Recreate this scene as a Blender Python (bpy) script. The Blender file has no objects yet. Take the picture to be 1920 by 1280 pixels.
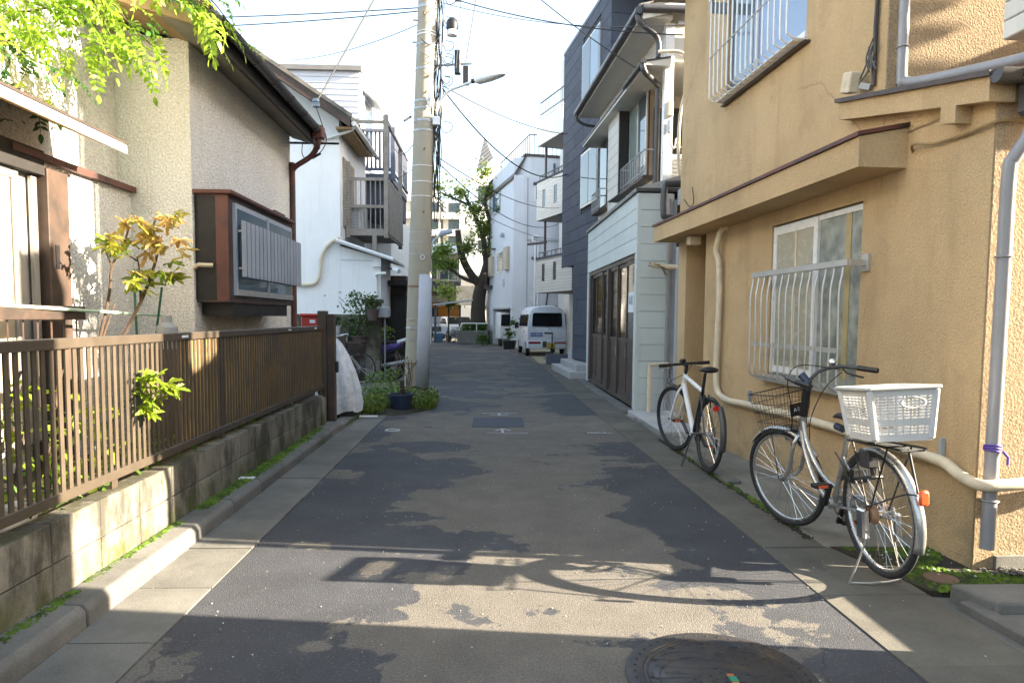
import bpy, bmesh, math, random
from mathutils import Matrix, Vector
random.seed(7)
R_ = math.radians
scene = bpy.context.scene
COL = scene.collection
PI = math.pi
# ------------------------------------------------------------------ camera
cd = bpy.data.cameras.new('camera'); cam = bpy.data.objects.new('camera', cd); COL.objects.link(cam)
cd.sensor_width = 36.0; cd.lens = 24.0; cd.shift_y = 0.0224; cd.clip_start = 0.05; cd.clip_end = 2000
cam.matrix_world = Matrix.Translation((0, 0, 1.4)) @ Matrix.Rotation(R_(-2.2), 4, 'Z') @ Matrix.Rotation(R_(90 - 3.89), 4, 'X') @ Matrix.Rotation(R_(0.47), 4, 'Z')
scene.camera = cam
# ------------------------------------------------------------------ daylight
SUN_EL, SUN_AZ = R_(21.5), R_(7.7)          # low sun, from the right and a little behind the camera
w = bpy.data.worlds.new('World'); scene.world = w; w.use_nodes = True
wn = w.node_tree.nodes; wl = w.node_tree.links; wn.clear()
sky = wn.new('ShaderNodeTexSky'); sky.sky_type = 'NISHITA'; sky.sun_disc = False
sky.sun_elevation = SUN_EL; sky.sun_rotation = R_(90) + SUN_AZ
sky.air_density = 1.0; sky.dust_density = 2.5; sky.ozone_density = 1.0; sky.altitude = 20
bg = wn.new('ShaderNodeBackground'); bg.inputs[1].default_value = 0.10
wo = wn.new('ShaderNodeOutputWorld'); veil = wn.new('ShaderNodeMix'); veil.data_type = 'RGBA'; veil.inputs[0].default_value = .40; veil.inputs[7].default_value = (2.0, 2.3, 2.3, 1)   # thin bright cirrus veil
wl.new(sky.outputs[0], veil.inputs[6]); wl.new(veil.outputs[2], bg.inputs[0]); wl.new(bg.outputs[0], wo.inputs[0])
ld = bpy.data.lights.new('sun', 'SUN'); ld.energy = 4.6; ld.angle = R_(0.55); ld.color = (1.0, 0.86, 0.66)
sun = bpy.data.objects.new('sun', ld); COL.objects.link(sun); sun.location = (30, -5, 30)
sdir = Vector((math.cos(SUN_EL) * math.cos(SUN_AZ), -math.cos(SUN_EL) * math.sin(SUN_AZ), math.sin(SUN_EL)))
sun.rotation_euler = sdir.to_track_quat('Z', 'Y').to_euler()
scene.view_settings.view_transform = 'Standard'; scene.view_settings.look = 'None'
scene.view_settings.gamma = 1.0; scene.view_settings.use_curve_mapping = False
scene.view_settings.exposure = 2.93
scene.render.engine = 'CYCLES'
scene.cycles.max_bounces = 7; scene.cycles.diffuse_bounces = 4; scene.cycles.glossy_bounces = 3
scene.cycles.transmission_bounces = 4; scene.cycles.transparent_max_bounces = 6; scene.cycles.use_denoising = True
scene.cycles.sample_clamp_indirect = 8.0; scene.cycles.caustics_reflective = False; scene.cycles.caustics_refractive = False

# ------------------------------------------------------------------ materials
def hx(r, g, b):                       # an sRGB colour as seen in shade -> linear base colour
    f = lambda u: (u / 255 / 12.92) if u <= 10.3 else ((u / 255 + .055) / 1.055) ** 2.4
    return (f(r), f(g), f(b))
class NT:
    def __init__(s, name):
        s.m = bpy.data.materials.new(name); s.m.use_nodes = True; s.t = s.m.node_tree; s.n = s.t.nodes; s.l = s.t.links
        s.n.clear(); s.out = s.n.new('ShaderNodeOutputMaterial'); s.p = s.n.new('ShaderNodeBsdfPrincipled'); s.l.new(s.p.outputs[0], s.out.inputs[0])
        s.geo = s.n.new('ShaderNodeNewGeometry'); s.pos = s.geo.outputs['Position']
    def put(s, sock, v):
        if hasattr(v, 'is_linked') or isinstance(v, bpy.types.NodeSocket): s.l.new(v, sock)
        else:
            if isinstance(v, tuple) and len(v) == 3 and len(sock.default_value) == 4: v = (*v, 1)
            sock.default_value = v
    def scale(s, vec, sc):
        n = s.n.new('ShaderNodeVectorMath'); n.operation = 'MULTIPLY'; s.l.new(vec, n.inputs[0]); n.inputs[1].default_value = sc; return n.outputs[0]
    def noise(s, sc, det=5, rough=.55, vec=None, dist=0.):
        n = s.n.new('ShaderNodeTexNoise'); n.inputs['Scale'].default_value = sc; n.inputs['Detail'].default_value = det
        n.inputs['Roughness'].default_value = rough; n.inputs['Distortion'].default_value = dist; s.l.new(vec or s.pos, n.inputs['Vector']); return n.outputs[0]
    def voro(s, sc, vec=None, feat='F1', out=0):
        n = s.n.new('ShaderNodeTexVoronoi'); n.feature = feat; n.inputs['Scale'].default_value = sc; s.l.new(vec or s.pos, n.inputs['Vector']); return n.outputs[out]
    def rng(s, v, a, b, c=0., d=1., smooth=True):
        n = s.n.new('ShaderNodeMapRange'); n.interpolation_type = 'SMOOTHSTEP' if smooth else 'LINEAR'
        s.put(n.inputs[0], v); n.inputs[1].default_value = a; n.inputs[2].default_value = b; n.inputs[3].default_value = c; n.inputs[4].default_value = d; return n.outputs[0]
    def math(s, op, a, b=0., c=0.):
        n = s.n.new('ShaderNodeMath'); n.operation = op; s.put(n.inputs[0], a); s.put(n.inputs[1], b); s.put(n.inputs[2], c); return n.outputs[0]
    def mix(s, f, a, b, mode='MIX'):
        n = s.n.new('ShaderNodeMix'); n.data_type = 'RGBA'; n.blend_type = mode; s.put(n.inputs[0], f); s.put(n.inputs[6], a); s.put(n.inputs[7], b); return n.outputs[2]
    def mul(s, col, fac):
        n = s.n.new('ShaderNodeVectorMath'); n.operation = 'SCALE'; s.put(n.inputs[0], col); s.put(n.inputs['Scale'], fac); return n.outputs[0]
    def xyz(s):
        n = s.n.new('ShaderNodeSeparateXYZ'); s.l.new(s.pos, n.inputs[0]); return n.outputs
    def math_vec(s, vec, amp):
        n = s.n.new('ShaderNodeTexNoise'); n.inputs['Scale'].default_value = 3.; n.inputs['Detail'].default_value = 5; s.l.new(vec, n.inputs['Vector'])
        a = s.n.new('ShaderNodeVectorMath'); a.operation = 'MULTIPLY_ADD'; s.l.new(n.outputs[1], a.inputs[0]); a.inputs[1].default_value = (amp,) * 3; s.l.new(vec, a.inputs[2]); return a.outputs[0]
    def objrand(s):
        return s.n.new('ShaderNodeObjectInfo').outputs['Random']
    def bump(s, h, st, dist=.01, prev=None):
        n = s.n.new('ShaderNodeBump'); n.inputs['Strength'].default_value = st; n.inputs['Distance'].default_value = dist; s.put(n.inputs['Height'], h)
        if prev is not None: s.l.new(prev, n.inputs['Normal'])
        s.l.new(n.outputs[0], s.p.inputs['Normal']); return n.outputs[0]
    def set(s, col=None, rough=None, metal=None, spec=None):
        if col is not None: s.put(s.p.inputs['Base Color'], col)
        if rough is not None: s.put(s.p.inputs['Roughness'], rough)
        if metal is not None: s.p.inputs['Metallic'].default_value = metal
        if spec is not None: s.p.inputs['Specular IOR Level'].default_value = spec
        return s.m
def mat(name, c, r=.7, v=.10, s=6., b=0., bs=120., bd=.004, m=0., c2=None, t=.55, tw=.12, s2=2., st=1., rnd=0., spec=.5, streak=None, sv=.5):
    """c base colour; v/s value variation; b/bs relief; c2 blotches of wear; rnd per-piece variation; streak colour of run-down stains"""
    k = NT(name)
    n = k.noise(s, 6, .6)
    col = k.mul(c, k.rng(n, .25, .75, 1 - v, 1 + v, False))
    if rnd: col = k.mul(col, k.math('MULTIPLY_ADD', k.objrand(), 2 * rnd, 1 - rnd))
    if c2 is not None:
        f = k.rng(k.noise(s2, 8, .65, dist=.4), t - tw, t + tw, 0, st); col = k.mix(f, col, c2)
    if streak is not None:
        f = k.rng(k.noise(1., 5, .6, k.scale(k.pos, (9, 9, .55))), .5, .78, 0, sv); col = k.mix(f, col, streak)
    if b: k.bump(k.noise(bs, 4, .6), b, bd)
    rr = k.rng(k.noise(s * 3, 3), .3, .7, max(0.02, r - .07), min(1, r + .07), False) if r > .12 else r
    return k.set(col, rr, m, spec)
def stucco(name, c, sc, st, dist, dirt, dv=.35, v=.1, fleck=.25, cracks=False):
    k = NT(name)
    h = k.noise(sc, 5, .65); hv = k.voro(sc * .8)
    hh = k.math('ADD', h, k.math('MULTIPLY', hv, .6))
    col = k.mul(c, k.rng(h, .3, .7, 1 - fleck, 1 + fleck * .8, False))
    col = k.mul(col, k.rng(k.noise(1.2, 6, .6), .3, .7, 1 - v, 1 + v, False))
    f = k.rng(k.noise(1., 6, .65, k.scale(k.pos, (3.5, 3.5, .6))), .48, .8, 0, dv); col = k.mix(f, col, dirt)
    if cracks:
        x, y, z = k.xyz()
        sp = k.math('MULTIPLY', k.rng(k.noise(3.2, 7, .7), .38, .66), k.rng(z, .55, .08, 0, .55)); col = k.mix(sp, col, (.20, .165, .115))
        pt = k.math('MULTIPLY', k.rng(k.noise(1.7, 5, .6), .60, .66), .22); col = k.mix(pt, col, dirt)
        ck = k.math('MULTIPLY', k.rng(k.voro(.55, k.scale(k.math_vec(k.pos, .18), (1, 1, .7)), 'DISTANCE_TO_EDGE'), .0045, .0015), k.rng(k.noise(.8, 2), .52, .58, 0, .30)); col = k.mix(ck, col, (.16, .12, .08))
    k.bump(hh, st, dist); return k.set(col, .9, 0, .25)
def leafmat(name, c, ctip, tr=.4, var=.35):
    k = NT(name)
    rn = k.objrand(); n = k.noise(9, 2)
    f = k.math('ADD', k.math('MULTIPLY', rn, .6), k.math('MULTIPLY', n, .7))
    col = k.mix(k.rng(f, .35, .95), c, ctip)
    col = k.mul(col, k.rng(k.noise(27, 2), .25, .75, 1 - var, 1 + var, False))
    k.set(col, .42, 0, .4)
    tb = k.n.new('ShaderNodeBsdfTranslucent'); k.put(tb.inputs[0], k.mul(col, 1.5)); ms = k.n.new('ShaderNodeMixShader'); ms.inputs[0].default_value = tr
    k.l.new(k.p.outputs[0], ms.inputs[1]); k.l.new(tb.outputs[0], ms.inputs[2]); k.l.new(ms.outputs[0], k.out.inputs[0]); return k.m
def glassmat(name, c, r=.06, spec=.8, v=.2, s=1.5):
    k = NT(name); col = k.mul(c, k.rng(k.noise(s, 3), .3, .7, 1 - v, 1 + v, False)); k.bump(k.noise(2.2, 1), .05, .01)
    return k.set(col, r, 0, spec)

M = {}
def road_mat():
    k = NT('asphalt'); x, y, z = k.xyz()
    warp = k.math('MULTIPLY_ADD', k.noise(1.0, 8, .60, k.scale(k.pos, (1.15, 1.35, 1)), .15), 1.55, -.275)
    fine = k.noise(6, 7, .75, k.scale(k.pos, (1, .5, 1))); a = k.math('ADD', warp, k.math('MULTIPLY', k.math('SUBTRACT', fine, .5), .20))
    # worn, pale lane: the centre strip and right of it, plus the trench patch across the road
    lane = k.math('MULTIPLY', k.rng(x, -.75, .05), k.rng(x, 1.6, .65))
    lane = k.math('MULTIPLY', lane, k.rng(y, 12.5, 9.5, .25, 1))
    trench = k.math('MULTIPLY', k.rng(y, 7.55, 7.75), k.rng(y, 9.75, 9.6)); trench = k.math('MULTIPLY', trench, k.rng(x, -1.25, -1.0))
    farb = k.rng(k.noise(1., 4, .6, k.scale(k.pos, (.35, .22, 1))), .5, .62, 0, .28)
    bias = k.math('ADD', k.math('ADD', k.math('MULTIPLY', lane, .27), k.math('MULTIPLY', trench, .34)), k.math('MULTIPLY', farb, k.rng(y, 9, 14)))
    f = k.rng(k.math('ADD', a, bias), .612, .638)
    agg = k.voro(190); agg2 = k.noise(300, 2); agg3 = k.noise(95, 3, .7)
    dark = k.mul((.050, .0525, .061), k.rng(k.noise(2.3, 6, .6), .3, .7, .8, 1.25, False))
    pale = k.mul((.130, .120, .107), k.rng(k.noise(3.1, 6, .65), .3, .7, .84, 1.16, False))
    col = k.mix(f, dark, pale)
    col = k.mul(col, k.rng(agg2, .25, .75, .55, 1.5, False)); col = k.mul(col, k.rng(agg3, .3, .7, .66, 1.34, False))
    crk = k.math('MULTIPLY', k.rng(k.voro(.7, k.scale(k.math_vec(k.pos, .35), (1, .6, 1)), 'DISTANCE_TO_EDGE'), .005, .0015), k.rng(k.noise(.9, 3), .54, .60)); col = k.mix(k.math('MULTIPLY', crk, .5), col, (.02, .02, .02))
    spk = k.rng(k.voro(75, out=0), .26, .14, 0, 1); spk = k.math('MULTIPLY', spk, k.rng(k.noise(48, 1), .53, .58)); pit = k.math('MULTIPLY', k.rng(k.voro(66, k.scale(k.pos, (1.1, .9, 1))), .24, .14), k.rng(k.noise(41, 1), .54, .6)); col = k.mix(k.math('MULTIPLY', pit, .6), col, (.02, .02, .022))
    col = k.mix(k.math('MULTIPLY', spk, .55), col, (.30, .28, .25))
    k.bump(k.math('ADD', agg, agg2), .75, .004)
    return k.set(col, k.rng(f, 0, 1, .72, .9), 0, .35)
M['road'] = road_mat()
def slab_mat(name, c, moss=0., wet=.35):
    k = NT(name); n = k.noise(2.2, 8, .68)
    col = k.mul(c, k.rng(n, .28, .72, 1 - wet, 1 + wet * .7, False)); col = k.mul(col, k.math('MULTIPLY_ADD', k.objrand(), .22, .89))
    col = k.mul(col, k.rng(k.noise(170, 3), .25, .75, .78, 1.22, False))
    if moss: col = k.mix(k.rng(k.noise(4.5, 7, .7), .56, .66, 0, moss), col, (.085, .12, .012))
    pit = k.rng(k.voro(48), .14, .05, 0, .5); col = k.mix(k.math('MULTIPLY', pit, k.rng(k.noise(9, 2), .5, .6)), col, (.05, .05, .045))
    k.bump(k.math('ADD', k.noise(140, 4), k.noise(14, 5)), .5, .006); return k.set(col, .88, 0, .3)
M['gutter'] = slab_mat('gutter_concrete', (.155, .150, .135))
M['kerb'] = slab_mat('kerb_stone', (.150, .146, .135))
M['gutter_r'] = slab_mat('gutter_concrete_dirty', (.118, .112, .096))
M['apron'] = slab_mat('apron_concrete', (.20, .19, .165), .12)
M['step'] = slab_mat('pale_concrete', (.42, .42, .42), 0, .15)
M['ground'] = slab_mat('ground_concrete', (.17, .165, .15))
def block_mat():
    k = NT('concrete_block'); x, y, z = k.xyz()
    col = k.mul((.215, .200, .165), k.math('MULTIPLY_ADD', k.objrand(), .3, .85))
    col = k.mul(col, k.rng(k.noise(130, 3), .25, .75, .8, 1.2, False))
    f = k.rng(k.noise(1., 7, .7, k.scale(k.pos, (2.6, 2.6, 1.1))), .42, .60, 0, .88); col = k.mix(f, col, (.045, .042, .034))
    ms = k.math('MULTIPLY', k.rng(k.noise(6, 6, .7), .42, .62), k.rng(z, .30, .11, 0, .75)); col = k.mix(ms, col, (.075, .085, .018))
    ms = k.math('MULTIPLY', k.rng(k.noise(5, 6, .7), .4, .6), k.rng(z, .452, .462, 0, .8)); col = k.mix(ms, col, (.060, .058, .026))
    k.bump(k.math('ADD', k.noise(110, 4), k.noise(22, 4)), .5, .006); return k.set(col, .92, 0, .25)
M['block'] = block_mat()
M['mortar'] = mat('mortar', (.12, .115, .10), .95, .2, 20, .4, 90)
M['stucco_left'] = stucco('stucco_grey', (.83, .81, .775), 62, .9, .016, (.50, .43, .30), .28, .06, .34)
M['stucco_beige'] = stucco('stucco_beige', (.535, .385, .218), 95, .9, .007, (.31, .215, .12), .45, .13, .16, True)
M['pebble'] = stucco('pebble_dash', (.35, .262, .165), 85, .7, .006, (.25, .17, .09), .25, .12, .40)
M['plaster_white'] = mat('white_plaster', (.86, .86, .86), .85, .04, 3, .15, 60, streak=(.52, .50, .46), sv=.22)
M['plaster_cool'] = mat('cool_white_paint', (.62, .63, .67), .85, .05, 2, .1, 60, streak=(.45, .46, .5), sv=.25)
M['plaster_pale'] = mat('pale_paint', (.80, .79, .76), .85, .05, 2, .1, 60, streak=(.55, .52, .48), sv=.25)
M['slat'] = mat('bronze_aluminium', (.072, .056, .041), .45, .15, 5, 0, m=.0, rnd=.18, c2=(.125, .10, .076), t=.62, s2=3, st=.5)
M['slat_back'] = mat('amber_sheet', (.36, .235, .09), .5, .25, 4, c2=(.10, .07, .04), t=.55, s2=3)
M['brown_metal'] = mat('brown_metal', (.055, .038, .032), .5, .2, 5, c2=(.12, .06, .04), t=.62, s2=3)
M['red_metal'] = mat('rust_red_metal', (.115, .040, .030), .55, .25, 6, c2=(.05, .03, .028), t=.56, s2=4)
M['fascia_dark'] = mat('tarred_board', (.018, .016, .015), .7, .3, 6)
M['soffit'] = mat('soffit_board', (.20, .19, .16), .85, .2, 4, streak=(.07, .05, .03), sv=.4)
M['gutter_dark'] = mat('dark_gutter_plastic', (.060, .058, .062), .38, .2, 5)
M['pipe_grey'] = mat('grey_downpipe', (.27, .27, .285), .35, .12, 5, streak=(.12, .115, .12), sv=.4)
M['alu'] = mat('aluminium', (.52, .50, .47), .35, .08, 8, m=.55)
M['alu_grey'] = mat('painted_grey_aluminium', (.36, .385, .45), .45, .1, 5, rnd=.08)
M['wood_brown'] = mat('dark_stained_wood', (.070, .044, .032), .6, .3, 5, .2, 40, c2=(.035, .025, .02), t=.55, s2=3)
M['wood_under'] = mat('weathered_board', (.30, .20, .09), .8, .3, 7, .3, 40, streak=(.08, .05, .03), sv=.6)
M['curtain'] = mat('frosted_pane_cream', (.55, .46, .32), .3, .12, 2)
M['glass'] = glassmat('window_glass', (.045, .060, .065))
M['glass_blue'] = glassmat('window_glass_blue', (.11, .16, .21), .04, 1.0)
M['glass_frost'] = glassmat('frosted_glass', (.27, .285, .25), .20, .6, .45, 7)
M['glass_dark'] = glassmat('dark_glass', (.012, .014, .018), .05, .8)
M['black'] = mat('black_plastic', (.014, .014, .016), .45, .1)
M['rubber'] = mat('tyre_rubber', (.026, .026, .027), .8, .25, 30)
M['chrome'] = mat('chrome', (.72, .72, .72), .18, .05, 9, m=1.)
M['silver'] = mat('silver_paint', (.50, .50, .50), .3, .05, 9, m=.75)
M['white_paint'] = mat('white_gloss_paint', (.78, .78, .78), .3, .04, 6)
M['white_plastic'] = mat('white_plastic', (.62, .61, .595), .45, .06, 6)
M['cream_plastic'] = mat('cream_wrapped_pipe', (.66, .57, .42), .6, .12, 7, .25, 60, c2=(.42, .33, .22), t=.62, s2=5, st=.6)
M['grey_plastic'] = mat('grey_plastic', (.34, .36, .38), .5, .08)
M['steel'] = mat('galvanised_steel', (.42, .43, .44), .45, .15, 12, m=.5, c2=(.20, .10, .05), t=.7, s2=8)
M['cable'] = mat('cable_black', (.016, .016, .018), .55, .1)
M['cable_grey'] = mat('cable_grey', (.10, .10, .10), .6, .1)
M['red'] = mat('red_reflector', (.55, .02, .015), .25, .05)
M['orange'] = mat('orange_reflector', (.80, .13, .04), .25, .05)
M['blue_dark'] = mat('dark_blue_plastic', (.022, .036, .075), .45, .1)
M['purple'] = mat('purple_paint', (.085, .050, .23), .3, .08)
M['siding'] = mat('grey_green_siding', (.56, .61, .60), .55, .06, 2, .1, 90, rnd=.05, streak=(.30, .31, .28), sv=.25)
M['siding_white'] = mat('cream_siding', (.62, .60, .55), .6, .06, 2, rnd=.05, streak=(.42, .38, .32), sv=.35)
M['siding_joint'] = mat('dark_joint', (.09, .092, .088), .8, .1)
M['panel_dark'] = mat('slate_grey_panel', (.080, .090, .118), .75, .10, 3, .15, 70, rnd=.10, streak=(.05, .055, .07), sv=.3, spec=.2)
M['panel_joint'] = mat('black_joint', (.025, .027, .033), .8, .1)
M['tile_white'] = mat('white_wall_tile', (.66, .64, .60), .4, .05, 3, rnd=.06)
M['tile_joint'] = mat('tile_grout', (.38, .36, .33), .9, .1)
M['roof_tile'] = mat('roof_tile', (.22, .195, .165), .7, .2, 4, rnd=.12, c2=(.10, .09, .08), t=.55, s2=3)
M['roof_sheet'] = mat('grey_roof_sheet', (.17, .165, .16), .6, .15, 4)
M['balc_wood'] = mat('weathered_balcony_wood', (.30, .27, .235), .75, .15, 5, c2=(.22, .17, .12), t=.6, s2=4)
M['balc_grey'] = mat('blue_grey_metal', (.115, .125, .165), .5, .1, 5)
M['pole'] = mat('pole_concrete', (.40, .355, .275), .9, .08, 3, .25, 90, streak=(.26, .22, .17), sv=.4)
M['rust'] = mat('rusty_band', (.30, .17, .10), .7, .35, 14, m=.3)
M['sheet_white'] = mat('ribbed_pole_sheet', (.52, .54, .60), .6, .07, 6, .3, 100)
M['tarp'] = mat('white_tarp', (.60, .62, .66), .55, .10, 5, .8, 9, .05, c2=(.42, .43, .46), t=.62, s2=4, st=.6)
M['moss'] = mat('moss', (.105, .190, .008), .95, .5, 20, .9, 130, .012, c2=(.030, .050, .008), t=.52, s2=9)
M['soil'] = mat('dark_soil', (.035, .029, .021), .95, .4, 14, .9, 60, .02, c2=(.05, .07, .015), t=.6, s2=5)
M['iron'] = mat('cast_iron', (.045, .043, .046), .5, .3, 9, .2, 90, m=.35, c2=(.085, .065, .045), t=.6, s2=6)
M['iron_dark'] = mat('cast_iron_recess', (.012, .012, .013), .8, .2)
M['marking'] = mat('white_road_paint', (.36, .37, .38), .8, .25, 30)
M['tar_patch'] = mat('fresh_tar', (.030, .037, .055), .75, .15, 30, .5, 200)
M['shop_brown'] = mat('bronze_door', (.075, .055, .045), .4, .12, 4)
M['bark'] = mat('bark', (.055, .042, .030), .95, .4, 16, 1., 26, .03)
M['twig'] = mat('twig', (.075, .048, .032), .9, .3, 20)
M['terra'] = mat('brown_pot', (.10, .07, .06), .7, .2)
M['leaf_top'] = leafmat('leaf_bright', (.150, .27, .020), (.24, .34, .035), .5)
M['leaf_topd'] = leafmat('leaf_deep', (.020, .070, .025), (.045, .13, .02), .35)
M['leaf_peony'] = leafmat('leaf_autumn', (.33, .30, .06), (.42, .27, .10), .4)
M['leaf_peonyg'] = leafmat('leaf_peony_green', (.13, .20, .018), (.26, .26, .03), .4)
M['leaf_shrub'] = leafmat('leaf_shrub', (.165, .25, .018), (.26, .32, .03), .45)
M['leaf_mid'] = leafmat('leaf_mid', (.040, .095, .014), (.085, .15, .02), .3)
M['leaf_dark'] = leafmat('leaf_dark', (.022, .050, .014), (.05, .085, .02), .3)
M['leaf_far'] = leafmat('leaf_far', (.070, .110, .020), (.15, .19, .03), .4)
M['weed'] = leafmat('weed', (.125, .185, .025), (.22, .25, .045), .35)
M['brown_dead'] = mat('dead_stalk', (.14, .095, .065), .9, .3, 20)
M['orange_wall'] = mat('orange_wall', (.55, .20, .03), .8, .1)
M['beige_wall'] = mat('beige_render', (.52, .44, .33), .85, .08, 2, streak=(.38, .31, .23), sv=.3)
M['amber'] = mat('amber_curtain', (.62, .27, .03), .7, .15, 4)
M['purple_tie'] = mat('purple_tie', (.10, .05, .35), .6, .1)
M['blue_sign'] = mat('blue_sticker', (.075, .10, .36), .4, .05)
M['sign_white'] = mat('sign_white', (.75, .77, .82), .5, .03)
M['plate_yellow'] = mat('plate_yellow', (.42, .31, .04), .4, .1)
M['lamp_white'] = mat('lamp_white', (.78, .79, .80), .35, .04)
M['green_pole'] = mat('pale_green_pole', (.42, .56, .44), .35, .06)
M['green_stake'] = mat('green_stake', (.02, .10, .06), .5, .1)
M['carblue'] = mat('car_dark_paint', (.03, .035, .05), .25, .05)
M['carsilver'] = mat('car_silver_paint', (.52, .54, .58), .25, .04, m=.3)
M['tailred'] = mat('tail_lamp', (.25, .012, .02), .2, .05)
M['farblock'] = mat('pale_apartment', (.66, .62, .55), .9, .05, .5)

M['siding_pale'] = mat('pale_blue_siding', (.50, .53, .60), .6, .05, 2, rnd=.05, streak=(.40, .42, .46), sv=.2)
def clear_pane():
    k = NT('clear_pane'); k.set((.02, .022, .024), .04, 0, .9); tb = k.n.new('ShaderNodeBsdfTransparent'); ms = k.n.new('ShaderNodeMixShader'); ms.inputs[0].default_value = .45
    k.l.new(tb.outputs[0], ms.inputs[1]); k.l.new(k.p.outputs[0], ms.inputs[2]); k.l.new(ms.outputs[0], k.out.inputs[0]); return k.m
M['glass_shop'] = clear_pane()
# ------------------------------------------------------------------ mesh builder
WOFF = {}
class MB:
    def __init__(s, T=None): s.v = []; s.f = []; s.T = T
    def add(s, vs, fs):
        o = len(s.v); s.v += [(s.T @ Vector(p)) if s.T else Vector(p) for p in vs]; s.f += [tuple(i + o for i in f) for f in fs]; return s
    def box(s, x0, x1, y0, y1, z0, z1):
        x0, x1 = sorted((x0, x1)); y0, y1 = sorted((y0, y1)); z0, z1 = sorted((z0, z1))
        return s.add([(x0, y0, z0), (x1, y0, z0), (x1, y1, z0), (x0, y1, z0), (x0, y0, z1), (x1, y0, z1), (x1, y1, z1), (x0, y1, z1)],
                     [(3, 2, 1, 0), (4, 5, 6, 7), (0, 1, 5, 4), (1, 2, 6, 5), (2, 3, 7, 6), (3, 0, 4, 7)])
    def bar(s, p, q, wd, h, up=(0, 0, 1)):
        p, q = Vector(p), Vector(q); d = (q - p).normalized(); u = Vector(up)
        sx = d.cross(u)
        if sx.length < 1e-4: sx = d.cross(Vector((1, 0, 0)))
        sx.normalize(); uu = sx.cross(d); a = sx * wd / 2; b = uu * h / 2
        return s.add([p - a - b, p + a - b, p + a + b, p - a + b, q - a - b, q + a - b, q + a + b, q - a + b],
                     [(0, 1, 2, 3), (7, 6, 5, 4), (4, 5, 1, 0), (5, 6, 2, 1), (6, 7, 3, 2), (7, 4, 0, 3)])
    def prism(s, poly, vec):
        n = len(poly); vec = Vector(vec); a = [Vector(p) for p in poly]; b = [p + vec for p in a]
        nm = Vector((0, 0, 0))
        for i in range(n): nm += a[i].cross(a[(i + 1) % n])
        fl = nm.dot(vec) > 0
        fs = [tuple(reversed(range(n))), tuple(range(n, 2 * n))] + [(i, (i + 1) % n, n + (i + 1) % n, n + i) for i in range(n)]
        if not fl: fs = [tuple(reversed(f)) for f in fs]
        return s.add(a + b, fs)
    def tube(s, pts, r, n=8, closed=False, cap=True):
        P = [Vector(p) for p in pts]; m = len(P); rs = r if isinstance(r, (list, tuple)) else [r] * m
        tg = []
        for i in range(m):
            a = P[(i - 1) % m] if (closed or i > 0) else P[i]; b = P[(i + 1) % m] if (closed or i < m - 1) else P[i]
            t = (b - a); tg.append(t.normalized() if t.length > 1e-9 else Vector((0, 0, 1)))
        ref = Vector((0, 0, 1)) if abs(tg[0].z) < .9 else Vector((1, 0, 0)); nx = tg[0].cross(ref).normalized(); vs = []
        for i in range(m):
            nx = nx - tg[i] * nx.dot(tg[i]); nx.normalize(); ny = tg[i].cross(nx)
            for k in range(n):
                a = 2 * PI * k / n; vs.append(P[i] + (nx * math.cos(a) + ny * math.sin(a)) * rs[i])
        fs = []
        for i in range(m if closed else m - 1):
            j = (i + 1) % m
            for k in range(n): fs.append((i * n + k, i * n + (k + 1) % n, j * n + (k + 1) % n, j * n + k))
        if cap and not closed: fs += [tuple(reversed(range(n))), tuple(range((m - 1) * n, m * n))]
        return s.add(vs, fs)
    def ring(s, c, ax, Rr, r, n=40, k=8, a0=0., a1=2 * PI):
        c = Vector(c); ax = Vector(ax).normalized(); u = ax.cross(Vector((0, 0, 1)) if abs(ax.z) < .9 else Vector((0, 1, 0))).normalized(); v = ax.cross(u)
        full = abs(a1 - a0) > 6.28; N = n if full else n + 1
        return s.tube([c + (u * math.cos(a0 + (a1 - a0) * i / n) + v * math.sin(a0 + (a1 - a0) * i / n)) * Rr for i in range(N)], r, k, full)
    def cyl(s, p, q, r, n=16): return s.tube([p, q], r, n)
    def lathe(s, prof, c, n=20, sq=(1, 1)):
        vs = []; m = len(prof); c = Vector(c)
        for r, z in prof:
            for k in range(n): a = 2 * PI * k / n; vs.append((c.x + r * sq[0] * math.cos(a), c.y + r * sq[1] * math.sin(a), c.z + z))
        fs = [(i * n + k, i * n + (k + 1) % n, (i + 1) * n + (k + 1) % n, (i + 1) * n + k) for i in range(m - 1) for k in range(n)]
        fs += [tuple(reversed(range(n))), tuple(range((m - 1) * n, m * n))]
        return s.add(vs, fs)
    def mesh(s, name):
        me = bpy.data.meshes.new(name); me.from_pydata([tuple(v) for v in s.v], [], s.f); me.update(); return me
    def build(s, name, m, parent=None, bevel=0., smooth=False, seg=1, ang=40):
        if parent is not None and WOFF.get(parent.name):
            o = Vector(WOFF[parent.name]); s.v = [v - o for v in s.v]
        me = s.mesh(name)
        if m is not None: me.materials.append(m if not isinstance(m, str) else M[m])
        if smooth:
            me.shade_smooth(); me.set_sharp_from_angle(angle=R_(ang))
        ob = bpy.data.objects.new(name, me); COL.objects.link(ob)
        if parent is not None: ob.parent = parent; WOFF[ob.name] = WOFF.get(parent.name)
        if bevel:
            bv = ob.modifiers.new('bevel', 'BEVEL'); bv.width = bevel; bv.segments = seg; bv.limit_method = 'ANGLE'; bv.angle_limit = R_(35)
        return ob
def tag(o, label=None, cat=None, group=None, kind=None):
    if label: o['label'] = label
    if cat: o['category'] = cat
    if group: o['group'] = group
    if kind: o['kind'] = kind
    return o
def root(name, label, cat, loc=(0, 0, 0), rot=None, group=None, world=True):
    o = bpy.data.objects.new(name, None); COL.objects.link(o); o.location = loc; o.empty_display_size = .2
    if rot is not None: o.rotation_euler = rot
    WOFF[o.name] = Vector(loc) if world else None
    return tag(o, label, cat, group)
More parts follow.
